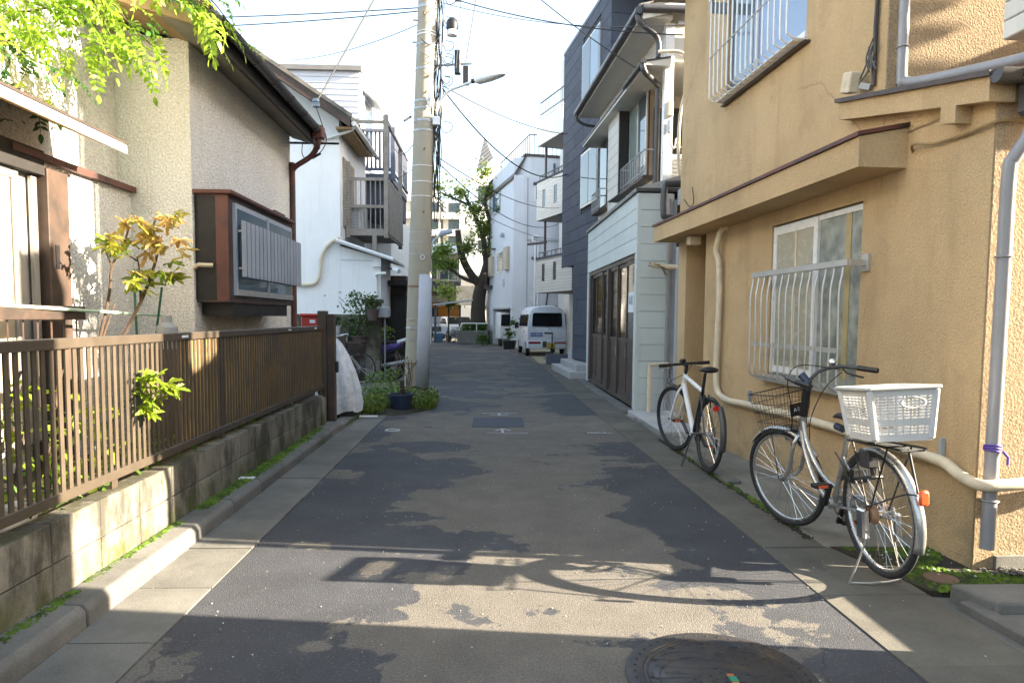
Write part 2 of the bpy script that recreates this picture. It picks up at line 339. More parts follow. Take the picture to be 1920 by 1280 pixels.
def inst(name, me, parent, loc, rot=(0, 0, 0), sc=(1, 1, 1)):
    ob = bpy.data.objects.new(name, me); COL.objects.link(ob); l = Vector(loc)
    if parent is not None:
        ob.parent = parent; o = WOFF.get(parent.name)
        if o: l = l - Vector(o)
    ob.location = l; ob.rotation_euler = rot; ob.scale = sc; return ob
def mkmesh(mb, name, m, smooth=False):
    me = mb.mesh(name); me.materials.append(M[m])
    if smooth: me.shade_smooth(); me.set_sharp_from_angle(angle=R_(40))
    return me
def struct(o, label=None): o['kind'] = 'structure'; return o
def sag(p, q, d, n=14):
    p, q = Vector(p), Vector(q); return [p.lerp(q, i / n) + Vector((0, 0, -4 * d * (i / n) * (1 - i / n))) for i in range(n + 1)]
def text(name, body, size, mt, parent, mtx, ext=.0008, align='CENTER'):
    cu = bpy.data.curves.new(name, 'FONT'); cu.body = body; cu.size = size; cu.extrude = ext; cu.align_x = align; cu.align_y = 'CENTER'
    cu.materials.append(M[mt]); tmp = bpy.data.objects.new(name + '_curve', cu); COL.objects.link(tmp); dg = bpy.context.evaluated_depsgraph_get(); me = bpy.data.meshes.new_from_object(tmp.evaluated_get(dg)); bpy.data.objects.remove(tmp)
    if not me.materials: me.materials.append(M[mt])
    ob = bpy.data.objects.new(name, me); COL.objects.link(ob); ob.parent = parent; ob.matrix_local = mtx; return ob
def smooth_path(pts, k=5):
    P = [Vector(p) for p in pts]; out = []
    for i in range(len(P) - 1):
        a = P[max(i - 1, 0)]; b = P[i]; c = P[i + 1]; d = P[min(i + 2, len(P) - 1)]
        for j in range(k):
            t = j / k; out.append(.5 * ((2 * b) + (c - a) * t + (2 * a - 5 * b + 4 * c - d) * t * t + (3 * b - a - 3 * c + d) * t ** 3))
    out.append(P[-1]); return out
# ================================================================== GROUND, ROAD, GUTTERS
g = MB(); g.add([(-250, -120, -.02), (250, -120, -.02), (250, 400, -.02), (-250, 400, -.02)], [(0, 1, 2, 3)]); struct(g.build('ground', 'ground'))
LE = [(-1.40, -6), (-1.40, 9.5), (-1.42, 14.5), (-1.75, 20), (-2.5, 26), (-4.2, 32), (-7.5, 36.5), (-14, 39), (-26, 40)]
RE = [(1.75, -6), (1.72, 2.6), (1.63, 10), (1.62, 17), (1.60, 19.5), (1.36, 24.5), (.93, 30.3), (.30, 34.5), (-.9, 38), (-3.5, 41), (-26, 44.5)]
def resample(L, n):
    P = smooth_path([(x, y, 0) for x, y in L], 8); d = [0]
    for a, b in zip(P, P[1:]): d.append(d[-1] + (b - a).length)
    out = []; j = 0
    for i in range(n + 1):
        t = d[-1] * i / n
        while j < len(d) - 2 and d[j + 1] < t: j += 1
        out.append(P[j].lerp(P[j + 1], (t - d[j]) / max(d[j + 1] - d[j], 1e-6)))
    return out
a = resample(LE, 60); b = resample(RE, 60); g = MB(); vs = []
for p, q in zip(a, b): vs += [tuple(p), tuple(q)]
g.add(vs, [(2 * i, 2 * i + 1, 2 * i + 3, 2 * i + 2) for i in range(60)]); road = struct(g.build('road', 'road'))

# left gutter slabs and kerb stones
gl = tag(root('gutter', None, None), kind='structure')
me = mkmesh(MB().box(-.185, .185, -.296, .296, -.06, .006), 'gutter_slab', 'gutter')
for i in range(-5, 17):
    o = inst('gutter_slab', me, gl, (-1.588, .2 + i * .6 - .02, random.uniform(-.002, .003)), (random.uniform(-.004, .004), random.uniform(-.004, .004), random.uniform(-.004, .004)))
ks = tag(root('kerb', None, None), kind='structure')
mb = MB(); mb.prism([(-1.960, -.297, -.06), (-1.772, -.297, -.06), (-1.778, -.297, .075), (-1.803, -.297, .103), (-1.960, -.297, .106)], (0, .594, 0))
mb.v = [v + Vector((1.86, 0, 0)) for v in mb.v]; me = mkmesh(mb, 'kerb_stone', 'kerb')
for i in range(-5, 14):
    o = inst('kerb_stone', me, ks, (-1.86 + random.uniform(-.004, .004), .35 + i * .6, random.uniform(-.004, .004)), (0, random.uniform(-.01, .01), 0))
    bv = o.modifiers.new('bevel', 'BEVEL'); bv.width = .012; bv.segments = 2
lowk = mkmesh(MB().box(-.09, .09, -.296, .296, -.05, .045), 'kerb_stone', 'kerb')
for i in range(3): inst('kerb_stone', lowk, ks, (-1.88, 8.45 + i * .6, 0))
# moss on the kerb top along the wall foot: ragged tuft strip
def mossstrip(name, pts, n, hw, hh, seed, matn='moss', par=None):
    rr = random.Random(seed); mb = MB(); P = smooth_path(pts, 10)
    for _ in range(n):
        t = rr.random() * (len(P) - 1.001); i = int(t); c = P[i].lerp(P[i + 1], t - i); s = rr.uniform(.4, 1) ; wv = rr.gauss(0, .4)
        c = c + Vector((hw * wv, 0, 0)); r = rr.uniform(.008, .03) * s; h = rr.uniform(.2, 1) * hh
        k = 6; vs = [(c.x + r * rr.uniform(.7, 1.4) * math.cos(2 * PI * q / k), c.y + 1.6 * r * rr.uniform(.7, 1.4) * math.sin(2 * PI * q / k), c.z - .01) for q in range(k)] + [(c.x, c.y, c.z + h)]
        mb.add(vs, [(q, (q + 1) % k, k) for q in range(k)])
    o = mb.build(name, matn, par, smooth=True, ang=180); o['kind'] = 'stuff'; return o
mossstrip('moss', [(-1.93, .6, .105), (-1.92, 2.0, .105), (-1.915, 3.2, .105)], 1500, .04, .014, 1)
mossstrip('moss', [(-1.93, 3.3, .105), (-1.93, 4.3, .105)], 420, .03, .010, 2)
mossstrip('moss', [(-1.92, 4.6, .105), (-1.90, 5.6, .106), (-1.91, 6.6, .105), (-1.92, 8.0, .1)], 3600, .05, .02, 3)
# right gutter: slabs that follow the road edge
gr = tag(root('gutter', None, None), kind='structure'); P = resample(RE, 400); acc = 0; last = None; n = 0
for p, q in zip(P, P[1:]):
    if last is None: last = p; continue
    if (q - last).length >= .6:
        d = (q - last).normalized(); nrm = Vector((d.y, -d.x, 0)); m_ = (q + last) / 2
        if last.y > -2 and last.y < 37:
            wd = .40 if last.y > 4.2 else .56
            mb = MB(); e = .003; aa = last + d * e; bb = q - d * e
            x1 = nrm * .0; x2 = nrm * wd; dz = random.uniform(-.002, .003)
            mb.prism([aa + x1 + Vector((0, 0, -.05)), aa + x2 + Vector((0, 0, -.05)), bb + x2 + Vector((0, 0, -.05)), bb + x1 + Vector((0, 0, -.05))], (0, 0, .056 + dz)); mb.build('gutter_slab', 'gutter_r', gr)
        last = q
# concrete apron between the gutter and the right-hand walls
ap = MB(); ap.prism([(2.10, 4.05, -.05), (2.9, 4.0, -.05), (2.9, 9.8, -.05), (2.03, 9.8, -.05)], (0, 0, .068)); struct(ap.build('pavement', 'apron', bevel=.008))
ap = MB(); ap.prism([(2.035, 5.6, .0), (2.16, 5.6, .0), (2.13, 9.3, .0), (2.035, 9.3, .0)], (0, 0, .052)); struct(ap.build('kerb', 'kerb', bevel=.01))
ap = MB(); ap.prism([(2.10, 7.9, .0), (2.9, 7.9, .0), (2.9, 9.77, .0), (2.06, 9.77, .0)], (0, 0, .085)); struct(ap.build('doorstep', 'step', bevel=.012))
ap = MB(); ap.prism([(2.02, 9.8, -.04), (2.2, 9.8, -.04), (2.2, 15.2, -.04), (2.02, 15.2, -.04)], (0, 0, .10)); struct(ap.build('kerb', 'kerb', bevel=.012))
ap = MB(); ap.box(2.0, 2.25, 15.2, 24, -.04, .02); struct(ap.build('kerb', 'kerb'))
ap = MB(); ap.box(1.66, 6, 20.9, 32, -.04, .012); struct(ap.build('parking_floor', mat('parking_floor', (.27, .235, .16), .9, .2, 3, .3, 90)))
mossstrip('dirt_line', [(2.07, 4.2, .012), (2.05, 6.0, .012), (2.03, 7.8, .012)], 900, .035, .01, 17, 'soil'); mossstrip('moss', [(2.09, 4.4, .015), (2.06, 5.6, .03), (2.05, 7.2, .03)], 260, .03, .012, 18)
# near corner on the right: moss soil, drain cap, slab of the next plot
sb = MB(); sb.prism([(2.30, 3.36, -.05), (2.62, 3.32, -.05), (3.8, 3.30, -.05), (3.9, 3.75, -.05), (2.9, 4.1, -.05), (2.12, 4.1, -.05)], (0, 0, .062)); struct(sb.build('moss_ground', M['soil']))
rr = random.Random(5); mb = MB()
for _ in range(2600):
    x = rr.uniform(2.16, 3.7); y = rr.uniform(3.34, 4.02)
    if x < 2.2 + (4.0 - y) * .22: continue
    f = math.sin(x * 5.1 + 1.2) + math.sin(y * 11 + x * 3) + math.sin(x * 13 - y * 5) * .6
    near_band = y < 3.62 + .05 * math.sin(x * 8)  # moss is kept denser in this band
    if f < (-.9 if near_band else .35): continue
    r = rr.uniform(.006, .02); h = rr.uniform(.003, .014); k = 6
    if (x - 2.47) ** 2 / .012 + (y - 3.52) ** 2 / .003 < 1: continue
    mb.add([(x + r * rr.uniform(.7, 1.5) * math.cos(2 * PI * q / k), y + r * rr.uniform(.7, 1.5) * math.sin(2 * PI * q / k), .010) for q in range(k)] + [(x, y, .014 + h)], [(q, (q + 1) % k, k) for q in range(k)])
o = mb.build('moss', 'moss', smooth=True, ang=180); o['kind'] = 'stuff'
cp = MB().lathe([(.085, -.005), (.085, .006), (.07, .010), (.02, .012)], (2.47, 3.52, .012), 24); tag(cp.build('drain_cap', mat('drain_cap', (.16, .10, .07), .7, .2), smooth=True), 'small round brown drain cap set in bright green moss', 'drain cap')
mb = MB()
for _ in range(34):
    c = (rr.gauss(2.90, .07), rr.gauss(3.58, .03), .015 + rr.uniform(0, .02)); r = rr.uniform(.008, .022)
    mb.lathe([(r * .6, -r * .5), (r, 0), (r * .6, r * .6)], c, 5, (rr.uniform(.7, 1.2), rr.uniform(.7, 1.2)))
o = mb.build('rubble', 'ground'); o['kind'] = 'stuff'
mb = MB()
for _ in range(70):
    x, y = rr.uniform(2.2, 3.3), rr.uniform(3.5, 4.0); r = rr.uniform(.004, .011); mb.lathe([(r * .6, -.003), (r, .003), (r * .4, r * .7)], (x, y, .018), 5)
for _ in range(420):
    x, y = rr.uniform(-1.7, 2.2), rr.uniform(2.4, 9); r = rr.uniform(.0015, .005); mb.lathe([(r * .6, -.002), (r, .002), (r * .4, r * .7)], (x, y, .003), 5)
o = mb.build('grit', 'step'); o['kind'] = 'stuff'
nb = MB(); nb.prism([(2.36, 3.30, -.05), (6.0, 3.30, -.05), (6.0, 3.06, -.05), (2.43, 3.06, -.05)], (0, 0, .125)); nb.prism([(2.425, 3.06, -.05), (6.0, 3.06, -.05), (6.0, 1.2, -.05), (2.60, 1.2, -.05)], (0, 0, .072)); struct(nb.build('concrete_slab', 'ground', bevel=.015, seg=2))
nb = MB(); nb.prism([(2.34, 3.2, -.05), (2.42, 3.2, -.05), (2.60, 1.0, -.05), (2.52, 1.0, -.05)], (0, 0, .08)); struct(nb.build('kerb', 'kerb', bevel=.01))
# the next-door house on the right, just outside the picture: it throws the near shadow over the road
h = MB(); h.prism([(3.0, 2.58, 0), (9, 1.58, 0), (9, -7, 0), (3.0, -7, 0)], (0, 0, 7.2)); hr = root('house', 'beige rendered house just outside the frame beside the mossy corner', 'house', (3.0, 2.58, 0)); h.build('wall', 'beige_wall', hr)
r_ = MB(); r_.prism([(2.85, 2.60, 7.2), (9.2, 1.56, 7.2), (9.2, -7.2, 7.2), (2.85, -7.2, 7.2)], (0, 0, .2)); r_.build('roof', 'roof_sheet', hr)
lw_ = MB().box(3.15, 3.27, 2.45, 3.52, 0, .54).build('low_wall', 'block', bevel=.008); tag(lw_, 'unseen low wall stub added to shade the mossy corner', 'wall')  # unseen stub, added to shade the gutter and the foot of the side wall
# tar patch and survey marks
t_ = MB(); t_.prism([(-.175, 8.70, .002), (.50, 8.70, .002), (.515, 9.52, .002), (-.165, 9.52, .002)], (0, 0, .004)); tag(t_.build('tar_patch', 'tar_patch'), kind='structure')
mk = MB()
mk.box(-.06, .46, 9.93, 9.96, .004, .007); mk.box(.18, .215, 9.72, 9.93, .004, .007); mk.bar((.197, 9.70, .006), (.33, 9.80, .006), .03, .002); mk.bar((.197, 9.70, .006), (.06, 9.80, .006), .03, .002)
mk.box(.02, .52, 8.215, 8.24, .004, .007); mk.box(.195, .225, 8.24, 8.52, .004, .007); mk.bar((.21, 8.54, .0058), (.31, 8.40, .0058), .03, .002); mk.bar((.21, 8.54, .0058), (.12, 8.40, .0058), .03, .002)
tag(mk.build('arrow_marking', 'marking'), kind='structure')
mk = MB(); mk.ring((-1.147, 8.40, .005), (0, 0, 1), .085, .012, 32, 4); tag(mk.build('circle_marking', 'marking'), kind='structure')
mk = MB()
for i in range(9): mk.box(1.25 + i * .035, 1.27 + i * .035 + random.uniform(0, .012), 8.22, 8.24 + random.uniform(.01, .07), .004, .006)
tag(mk.build('number_marking', 'marking'), kind='structure')
# ------------------------------------------------------------------ manhole cover
mh = root('manhole_cover', 'round patterned iron manhole cover with tiny coloured marks in the road', 'manhole cover', (.945, 2.555, 0))
c = Vector((.93, 2.555, 0))
MB().lathe([(.372, -.03), (.372, .006), (.366, .009), (.305, .009), (.302, .004)], c, 64).build('frame', 'iron', mh, smooth=True)
MB().lathe([(.299, -.03), (.299, .004), (.296, .006)], c, 64).build('cover', 'iron', mh, smooth=True)
dm = MB()
for i in range(44):
    a = 2 * PI * i / 44; dm.lathe([(.007, 0), (.006, .0016)], c + Vector((.335 * math.cos(a), .335 * math.sin(a), .0088)), 8)
dm.build('stud', 'iron_dark', mh)['kind'] = 'stuff'
rl = MB()
rl.ring(c + Vector((0, 0, .006)), (0, 0, 1), .286, .004, 60, 6)
rl.ring(c + Vector((-.06, -.03, .006)), (0, 0, 1), .185, .0035, 50, 6); rl.ring(c + Vector((.13, .10, .006)), (0, 0, 1), .11, .0035, 40, 6, .3, 5.4)
rl.ring(c + Vector((.16, -.13, .006)), (0, 0, 1), .09, .0035, 40, 6); rl.ring(c + Vector((-.05, -.25, .006)), (0, 0, 1), .30, .003, 50, 6, .6, 2.2); rl.ring(c + Vector((-.05, -.30, .006)), (0, 0, 1), .30, .003, 50, 6, .7, 2.1)
for i in range(8):
    yy = -.16 + i * .05; hw = math.sqrt(max(.26 ** 2 - yy * yy, .01)); rl.tube(smooth_path([c + Vector((-hw, yy, .006)), c + Vector((-hw * .3, yy + .03 * math.sin(i), .006)), c + Vector((.02, yy - .02, .006))], 6), .0026, 5)
rl.build('relief', 'iron', mh, smooth=True)['kind'] = 'stuff'
hl = MB(); rr = random.Random(9)
for i in range(60):
    a = rr.uniform(0, 2 * PI); r0 = .27 * math.sqrt(rr.random()); hl.lathe([(.0065, 0), (.006, .0012)], c + Vector((r0 * math.cos(a), r0 * math.sin(a), .0056)), 7, (rr.uniform(.7, 1.8), 1))
for a in range(12): hl.lathe([(.012, 0), (.011, .0014)], c + Vector((.27 * math.cos(a * PI / 6), .27 * math.sin(a * PI / 6), .0058)), 8, (1.5, 1))
hl.build('hole', 'iron_dark', mh)['kind'] = 'stuff'
MB().box(c.x + .025, c.x + .052, c.y + .0, c.y + .016, .004, .0085).build('mark', mat('mark_orange', (.38, .13, .04), .5, .1), mh)
MB().box(c.x + .026, c.x + .056, c.y - .040, c.y - .004, .004, .0085).build('mark', mat('mark_green', (.02, .23, .14), .5, .1), mh)
MB().box(c.x + .026, c.x + .052, c.y - .060, c.y - .044, .004, .0085).build('mark', mat('mark_amber', (.45, .22, .03), .5, .1), mh)
MB().box(c.x - .262, c.x - .215, c.y - .005, c.y + .045, .004, .0075).build('mark', mat('mark_plate', (.06, .065, .085), .5, .4, 160), mh)

# ================================================================== LEFT HOUSE
lh = root('stucco_house', 'grey stucco house with red box window and slatted rail behind the fence', 'house', (-2.8, 6.69, 0))
wl_ = MB()
wl_.box(-7.5, -2.8, 6.69, 10.0, 0, 3.98)
wl_.box(-7.5, -3.49, .6, 6.695, 2.57, 6.0); wl_.box(-7.5, -3.37, 5.62, 6.692, 0, 2.57); wl_.box(-7.5, -3.37, .6, 2.6, 0, 2.57); wl_.box(-7.5, -3.372, 2.6, 5.62, 2.50, 2.568); wl_.box(-7.5, -3.50, 2.6, 5.62, 0, .42)
wl_.prism([(-2.82, 9.98, 3.9), (-7.5, 9.98, 3.9), (-7.5, 9.98, 5.2)], (0, -3.27, 0))
wl_.build('wall', 'stucco_left', lh)
sl = .28; xe, ze = -2.33, 3.97
def roofz(x): return ze + (xe - x) * sl
rf = MB(); rf.prism([(xe, 6.08, ze), (xe, 6.08, ze + .05), (-7.6, 6.08, roofz(-7.6) + .05), (-7.6, 6.08, roofz(-7.6))], (0, 4.1, 0)); rf.build('roof', 'roof_sheet', lh)
MB().prism([(xe - .02, 6.06, ze + .02), (xe - .02, 6.06, ze + .085), (-7.6, 6.06, roofz(-7.6) + .085), (-7.6, 6.06, roofz(-7.6) + .02)], (0, .035, 0)).build('verge_flashing', 'red_metal', lh)
MB().prism([(xe - .05, 6.10, ze - .13), (xe - .05, 6.10, ze + .015), (-7.6, 6.10, roofz(-7.6) + .015), (-7.6, 6.10, roofz(-7.6) - .14)], (0, .03, 0)).build('verge_board', 'wood_under', lh)
MB().box(-2.44, -2.40, 6.13, 10.12, 3.80, 3.965).build('fascia', 'fascia_dark', lh)
MB().prism([(-2.44, 6.13, 3.85), (-2.44, 6.13, 3.875), (-2.80, 6.13, 3.975), (-2.80, 6.13, 3.95)], (0, 3.99, 0)).build('soffit', 'soffit', lh)
MB().prism([(-2.8, 6.13, 3.95), (-2.8, 6.13, 3.975), (-7.6, 6.13, roofz(-7.6) - .12), (-7.6, 6.13, roofz(-7.6) - .145)], (0, .565, 0)).build('soffit', 'wood_under', lh)
gt = MB(); GX, GZ = -2.315, 3.955
gv = [(GX + .062 * math.cos(a), 0, GZ + .062 * math.sin(a)) for a in [PI + i * PI / 10 for i in range(11)]]; gv2 = [(GX + .056 * math.cos(a), 0, GZ + .056 * math.sin(a)) for a in [2 * PI - i * PI / 10 for i in range(11)]]
gt.prism([(x, 6.10, z) for x, _, z in gv + gv2], (0, 3.5, 0)); gt.add([(x, 6.101, z) for x, _, z in gv], [tuple(range(11))]); gto = gt.build('gutter', 'gutter_dark', lh, smooth=True)
for i in range(6): MB().ring((GX, 6.5 + i * .58, GZ), (0, 1, 0), .066, .006, 16, 6, 0, PI).build('bracket', 'gutter_dark', gto)
MB().box(GX - .075, GX + .075, 9.58, 9.74, 3.83, 4.0).build('hopper', 'red_metal', lh, bevel=.015)
MB().tube(smooth_path([(GX, 9.66, 3.84), (GX - .02, 9.68, 3.74), (-2.45, 9.78, 3.62), (-2.70, 9.95, 3.52), (-2.76, 9.97, 3.44), (-2.76, 9.97, 3.3), (-2.76, 9.97, 0)], 4), .038, 10).build('downpipe', 'red_metal', lh, smooth=True)
# box window
bw = MB().box(-2.81, -2.485, 6.75, 8.84, 1.53, 2.56).build('box_window', 'brown_metal', lh)
MB().box(-2.80, -2.60, 6.737, 6.752, 1.55, 2.54).build('side_panel', 'fascia_dark', bw); MB().box(-2.60, -2.483, 6.732, 6.752, 1.54, 2.55).build('side_panel', 'red_metal', bw)
MB().box(-2.83, -2.43, 6.70, 8.90, 2.56, 2.60).build('roof', 'red_metal', bw, bevel=.008)
MB().box(-2.60, -2.52, 8.35, 8.75, 2.60, 2.66).build('shutter_box', 'red_metal', bw)
MB().box(-2.487, -2.455, 6.86, 8.80, 1.60, 2.50).build('frame', 'alu_grey', bw)
for y0, y1 in ((6.90, 7.80), (7.86, 8.76)): MB().box(-2.46, -2.450, y0, y1, 1.66, 2.45).build('pane', 'glass_blue', bw)
MB().box(-2.47, -2.442, 7.80, 7.86, 1.62, 2.48).build('sash', 'alu_grey', bw); MB().box(-2.47, -2.444, 6.87, 8.79, 1.60, 1.66).build('sill', 'alu', bw)
MB().box(-2.79, -2.50, 6.85, 8.70, 1.40, 1.53).build('bottom_beam', 'fascia_dark', bw)
rl = MB(); rl.box(-2.418, -2.408, 6.90, 8.98, 1.86, 1.89); rl.box(-2.418, -2.408, 6.90, 8.98, 2.22, 2.25)
for z in (1.87, 2.235): rl.bar((-2.46, 6.92, z), (-2.41, 6.92, z), .02, .02); rl.bar((-2.46, 8.9, z), (-2.41, 8.9, z), .02, .02)
gd = rl.build('window_guard', 'alu', lh); me = mkmesh(MB().box(-.006, .006, -.048, .048, -.275, .275), 'slat', 'alu_grey')
for i in range(17): inst('slat', me, gd, (-2.398, 6.92 + i * .1265, 2.06))
MB().tube(smooth_path([(-2.80, 6.72, 1.86), (-2.74, 6.66, 1.88), (-2.72, 6.66, 1.88), (-2.62, 6.7, 1.88)], 4), .02, 8).build('vent_stub', 'cream_plastic', lh, smooth=True)
# entrance side of the house: canopy, post, window
cn = MB(); cn.prism([(-2.90, 2.2, 2.69), (-2.90, 2.2, 2.765), (-3.50, 2.2, 3.02), (-3.50, 2.2, 2.93)], (0, 3.48, 0)); cno = cn.build('canopy', 'wood_under', lh)
MB().box(-2.90, -2.885, 2.2, 5.69, 2.688, 2.755).build('fascia', 'plaster_pale', cno); MB().box(-2.93, -2.872, 2.2, 5.70, 2.757, 2.772).build('edge_trim', 'brown_metal', cno)
MB().box(-3.365, -3.315, 5.0, 6.69, 2.55, 2.60).build('ledge_flashing', 'red_metal', lh)
MB().box(-3.50, -3.31, 5.36, 5.62, 0, 2.50).build('post', 'wood_brown', lh, bevel=.006); MB().box(-3.50, -3.33, 2.5, 5.36, 2.44, 2.62).build('lintel', 'fascia_dark', lh)
MB().box(-3.312, -3.305, 5.42, 5.47, 1.75, 1.93).build('door_plate', 'black', lh)
sw = MB().box(-3.49, -3.42, 2.7, 5.36, .42, 2.44).build('sliding_window', 'alu', lh)
MB().box(-3.418, -3.400, 3.2, 5.06, .5, 2.37).build('pane', 'curtain', sw)
for y in (5.10, 5.30): MB().box(-3.40, -3.375, y - .03, y + .03, .45, 2.42).build('sash', 'alu', sw)
MB().box(-3.41, -3.38, 3.2, 5.07, 2.37, 2.43).build('sash', 'alu', sw); MB().box(-3.404, -3.392, 4.95, 5.06, .5, 2.37).build('sash', M['curtain'], sw)
bl = MB().box(-3.14, -3.05, 2.6, 5.34, 1.36, 1.46).build('window_rail', 'wood_brown', lh, bevel=.006)
for i in range(18): MB().cyl((-3.10, 2.75 + i * .15, .75), (-3.10, 2.75 + i * .15, 1.36), .006, 6).build('baluster', 'brown_metal', bl)

lh.location = (-2.8 * .88, 6.69 * .88, 1.4 - 1.4 * .88); lh.scale = (.88, .88, .88)      # low house: eaves at 3.65 m, close behind the fence
# ================================================================== FENCE ON THE BLOCK WALL
bwl = root('block_wall', 'low stained concrete block wall with moss along its foot', 'wall', (-2.03, 4, 0))
MB().box(-2.07, -1.964, -1.4, 8.18, .02, .452).build('mortar', 'mortar', bwl)
me = mkmesh(MB().box(-.06, .06, -.1945, .1945, -.0945, .0945), 'block', 'block'); mel = mkmesh(MB().box(-.06, .06, -.1945, .1945, -.082, .082), 'block', 'block')
y = 3.885 - .197 - .394 * 12 - .003
while y < 8.1:
    for me_, z in ((me, .3665), (mel, .184)):
        o = inst('block', me_, bwl, (-2.012 + random.uniform(-.0015, .0015), y, z)); bv = o.modifiers.new('bevel', 'BEVEL'); bv.width = .005; bv.segments = 2
    y += .394
MB().box(-2.10, -1.93, 8.12, 8.30, .02, .43).build('end_pillar', 'block', bwl, bevel=.008)
fn = root('slat_fence', 'brown aluminium slat fence with a flat top rail', 'fence', (-2.03, 4, .46))
FX = -2.03
MB().box(FX - .035, FX + .03, -1.6, 8.56, 1.235, 1.285).build('top_rail', 'slat', fn, bevel=.004); MB().box(FX - .022, FX + .022, -1.6, 8.56, .505, .555).build('bottom_rail', 'slat', fn, bevel=.003)
me = mkmesh(MB().box(-.004, .004, -.0150, .0150, -.35, .35), 'slat', 'slat')
y = -1.5
while y < 8.5: inst('slat', me, fn, (FX + .012, y, .895)); y += .06
MB().box(FX + .009, FX + .0115, 5.30, 8.45, .56, 1.235).build('backing_sheet', 'slat_back', fn); MB().box(FX + .008, FX + .0105, 4.55, 5.26, .56, 1.235).build('backing_sheet', 'slat_back', fn)
for y in (-.4, 1.6, 3.74, 5.28, 7.0, 8.4): MB().box(FX - .02, FX + .018, y - .03, y + .03, .46, 1.235 if y in (5.28,) else .505).build('post', 'slat', fn)
for y in (4.62, 7.05, 8.1): MB().box(FX + .031, FX + .033, y - .05, y + .05, 1.252, 1.268).build('sticker', 'sign_white', fn)
gp = root('garden_gate', 'brown metal gate post and closed gate leaf at the end of the fence', 'gate', (-2.0, 8.66, 0))
MB().box(-2.10, -1.985, 8.60, 8.70, 0, 1.47).build('post', 'slat', gp, bevel=.006); MB().box(-1.98, -1.885, 8.58, 8.68, .08, 1.43).build('leaf', 'brown_metal', gp, bevel=.006)
MB().box(-1.885, -1.85, 8.60, 8.65, .70, .84).build('latch', 'black', gp, bevel=.005)
# garden soil and a rolled white bag
sg = MB(); sg.box(-3.6, -2.075, -2, 8.2, -.015, .36); struct(sg.build('garden_soil', 'soil'))
for i, (y, s) in enumerate(((2.75, 1.), (3.12, .8))):
    mb = MB(); rr = random.Random(30 + i); prof = [(.02, 0), (.10 * s, .01), (.14 * s, .05), (.12 * s, .10), (.05 * s, .13), (.01, .135)]
    mb.lathe(prof, (-2.16, y, .40), 14, (.7, 1.5)); mb.v = [v + Vector((rr.gauss(0, .008), rr.gauss(0, .012), rr.gauss(0, .008))) for v in mb.v]
    tag(mb.build('plastic_bag', 'white_plastic', smooth=True, ang=70), ('crumpled white plastic bag behind the fence foot, nearest the frame edge', 'smaller crumpled white bag behind the fence foot')[i], 'bag', 'plastic bags behind the fence')
cpole = MB().cyl((-2.72, 3.2, 1.47), (-2.62, 5.65, 1.395), .011, 10).build('clothes_pole', 'green_pole', None, smooth=True); tag(cpole, 'thin pale green clothes pole strung across the garden above the fence', 'pole')
for i, (a, b_) in enumerate((((-2.66, 5.35, .3), (-2.69, 5.35, 1.75)), ((-2.72, 5.45, .3), (-2.55, 5.5, 1.62)))):
    tag(MB().cyl(a, b_, .009, 8).build('garden_stake', 'green_stake', None, smooth=True), ('upright dark green garden stake crossing the pale clothes pole', 'slanting dark green garden stake crossing the pale clothes pole')[i], 'stake', 'garden stakes')
jar = MB().lathe([(.07, 0), (.078, .03), (.078, .17), (.04, .21), (.04, .26)], (-2.52, 5.50, 1.135), 16).build('plastic_jar', 'grey_plastic', None, smooth=True); tag(jar, 'grey plastic jar with a neck standing behind the fence rail by the wall corner', 'jar')
std = MB().box(-2.64, -2.38, 5.38, 5.62, .36, 1.135).build('stand', 'wood_brown'); tag(std, 'brown stand under the grey jar, mostly hidden by the fence', 'stand')
rb = root('storage_box', 'red plastic storage box with white sticker beside the gate post', 'box', (-2.6, 10.3, 0))
MB().box(-2.73, -2.42, 10.2, 10.5, 1.22, 1.40).build('body', mat('red_plastic', (.38, .035, .03), .45, .1), rb, bevel=.015); MB().box(-2.75, -2.40, 10.18, 10.52, 1.40, 1.44).build('lid', mat('red_lid', (.45, .05, .04), .45, .1), rb, bevel=.01)
MB().box(-2.60, -2.52, 10.195, 10.199, 1.30, 1.35).build('label', 'sign_white', rb)
tag(MB().box(-2.8, -2.35, 10.15, 10.6, 0, 1.22).build('shelf', 'wood_brown'), 'dark shelf stand under the red storage box', 'shelf')
# white tarpaulin over stored things by the gate
mb = MB(); nn = 64; prof = [(.30, .10), (.315, .22), (.30, .42), (.245, .64), (.17, .84), (.09, 1.0), (.02, 1.09)]; rr = random.Random(4); vs = []
for j, (r, z) in enumerate(prof):
    for k in range(nn):
        a = 2 * PI * k / nn; f = 1 + .06 * math.sin(a * 7 + j * .5) * (1 - j / 7) + .05 * math.sin(a * 13 + 2 + j * .3) * (1 - j / 7) + rr.uniform(-.012, .012)
        vs.append((-2.03 - .06 * j / 6 + r * f * math.cos(a), 9.55 + r * 1.15 * f * math.sin(a), z + .02 * math.sin(a * 5)))
mb.add(vs, [(i * nn + k, i * nn + (k + 1) % nn, (i + 1) * nn + (k + 1) % nn, (i + 1) * nn + k) for i in range(len(prof) - 1) for k in range(nn)] + [tuple(range((len(prof) - 1) * nn, len(prof) * nn))])
tp = root('covered_pile', 'tapered pile wrapped in a white tarpaulin beside the brown gate', 'tarpaulin', (-2.03, 9.5, 0))
mb.build('tarpaulin', 'tarp', tp, smooth=True, ang=180); MB().box(-2.28, -1.80, 9.3, 9.8, .0, .12).build('base', 'black', tp)

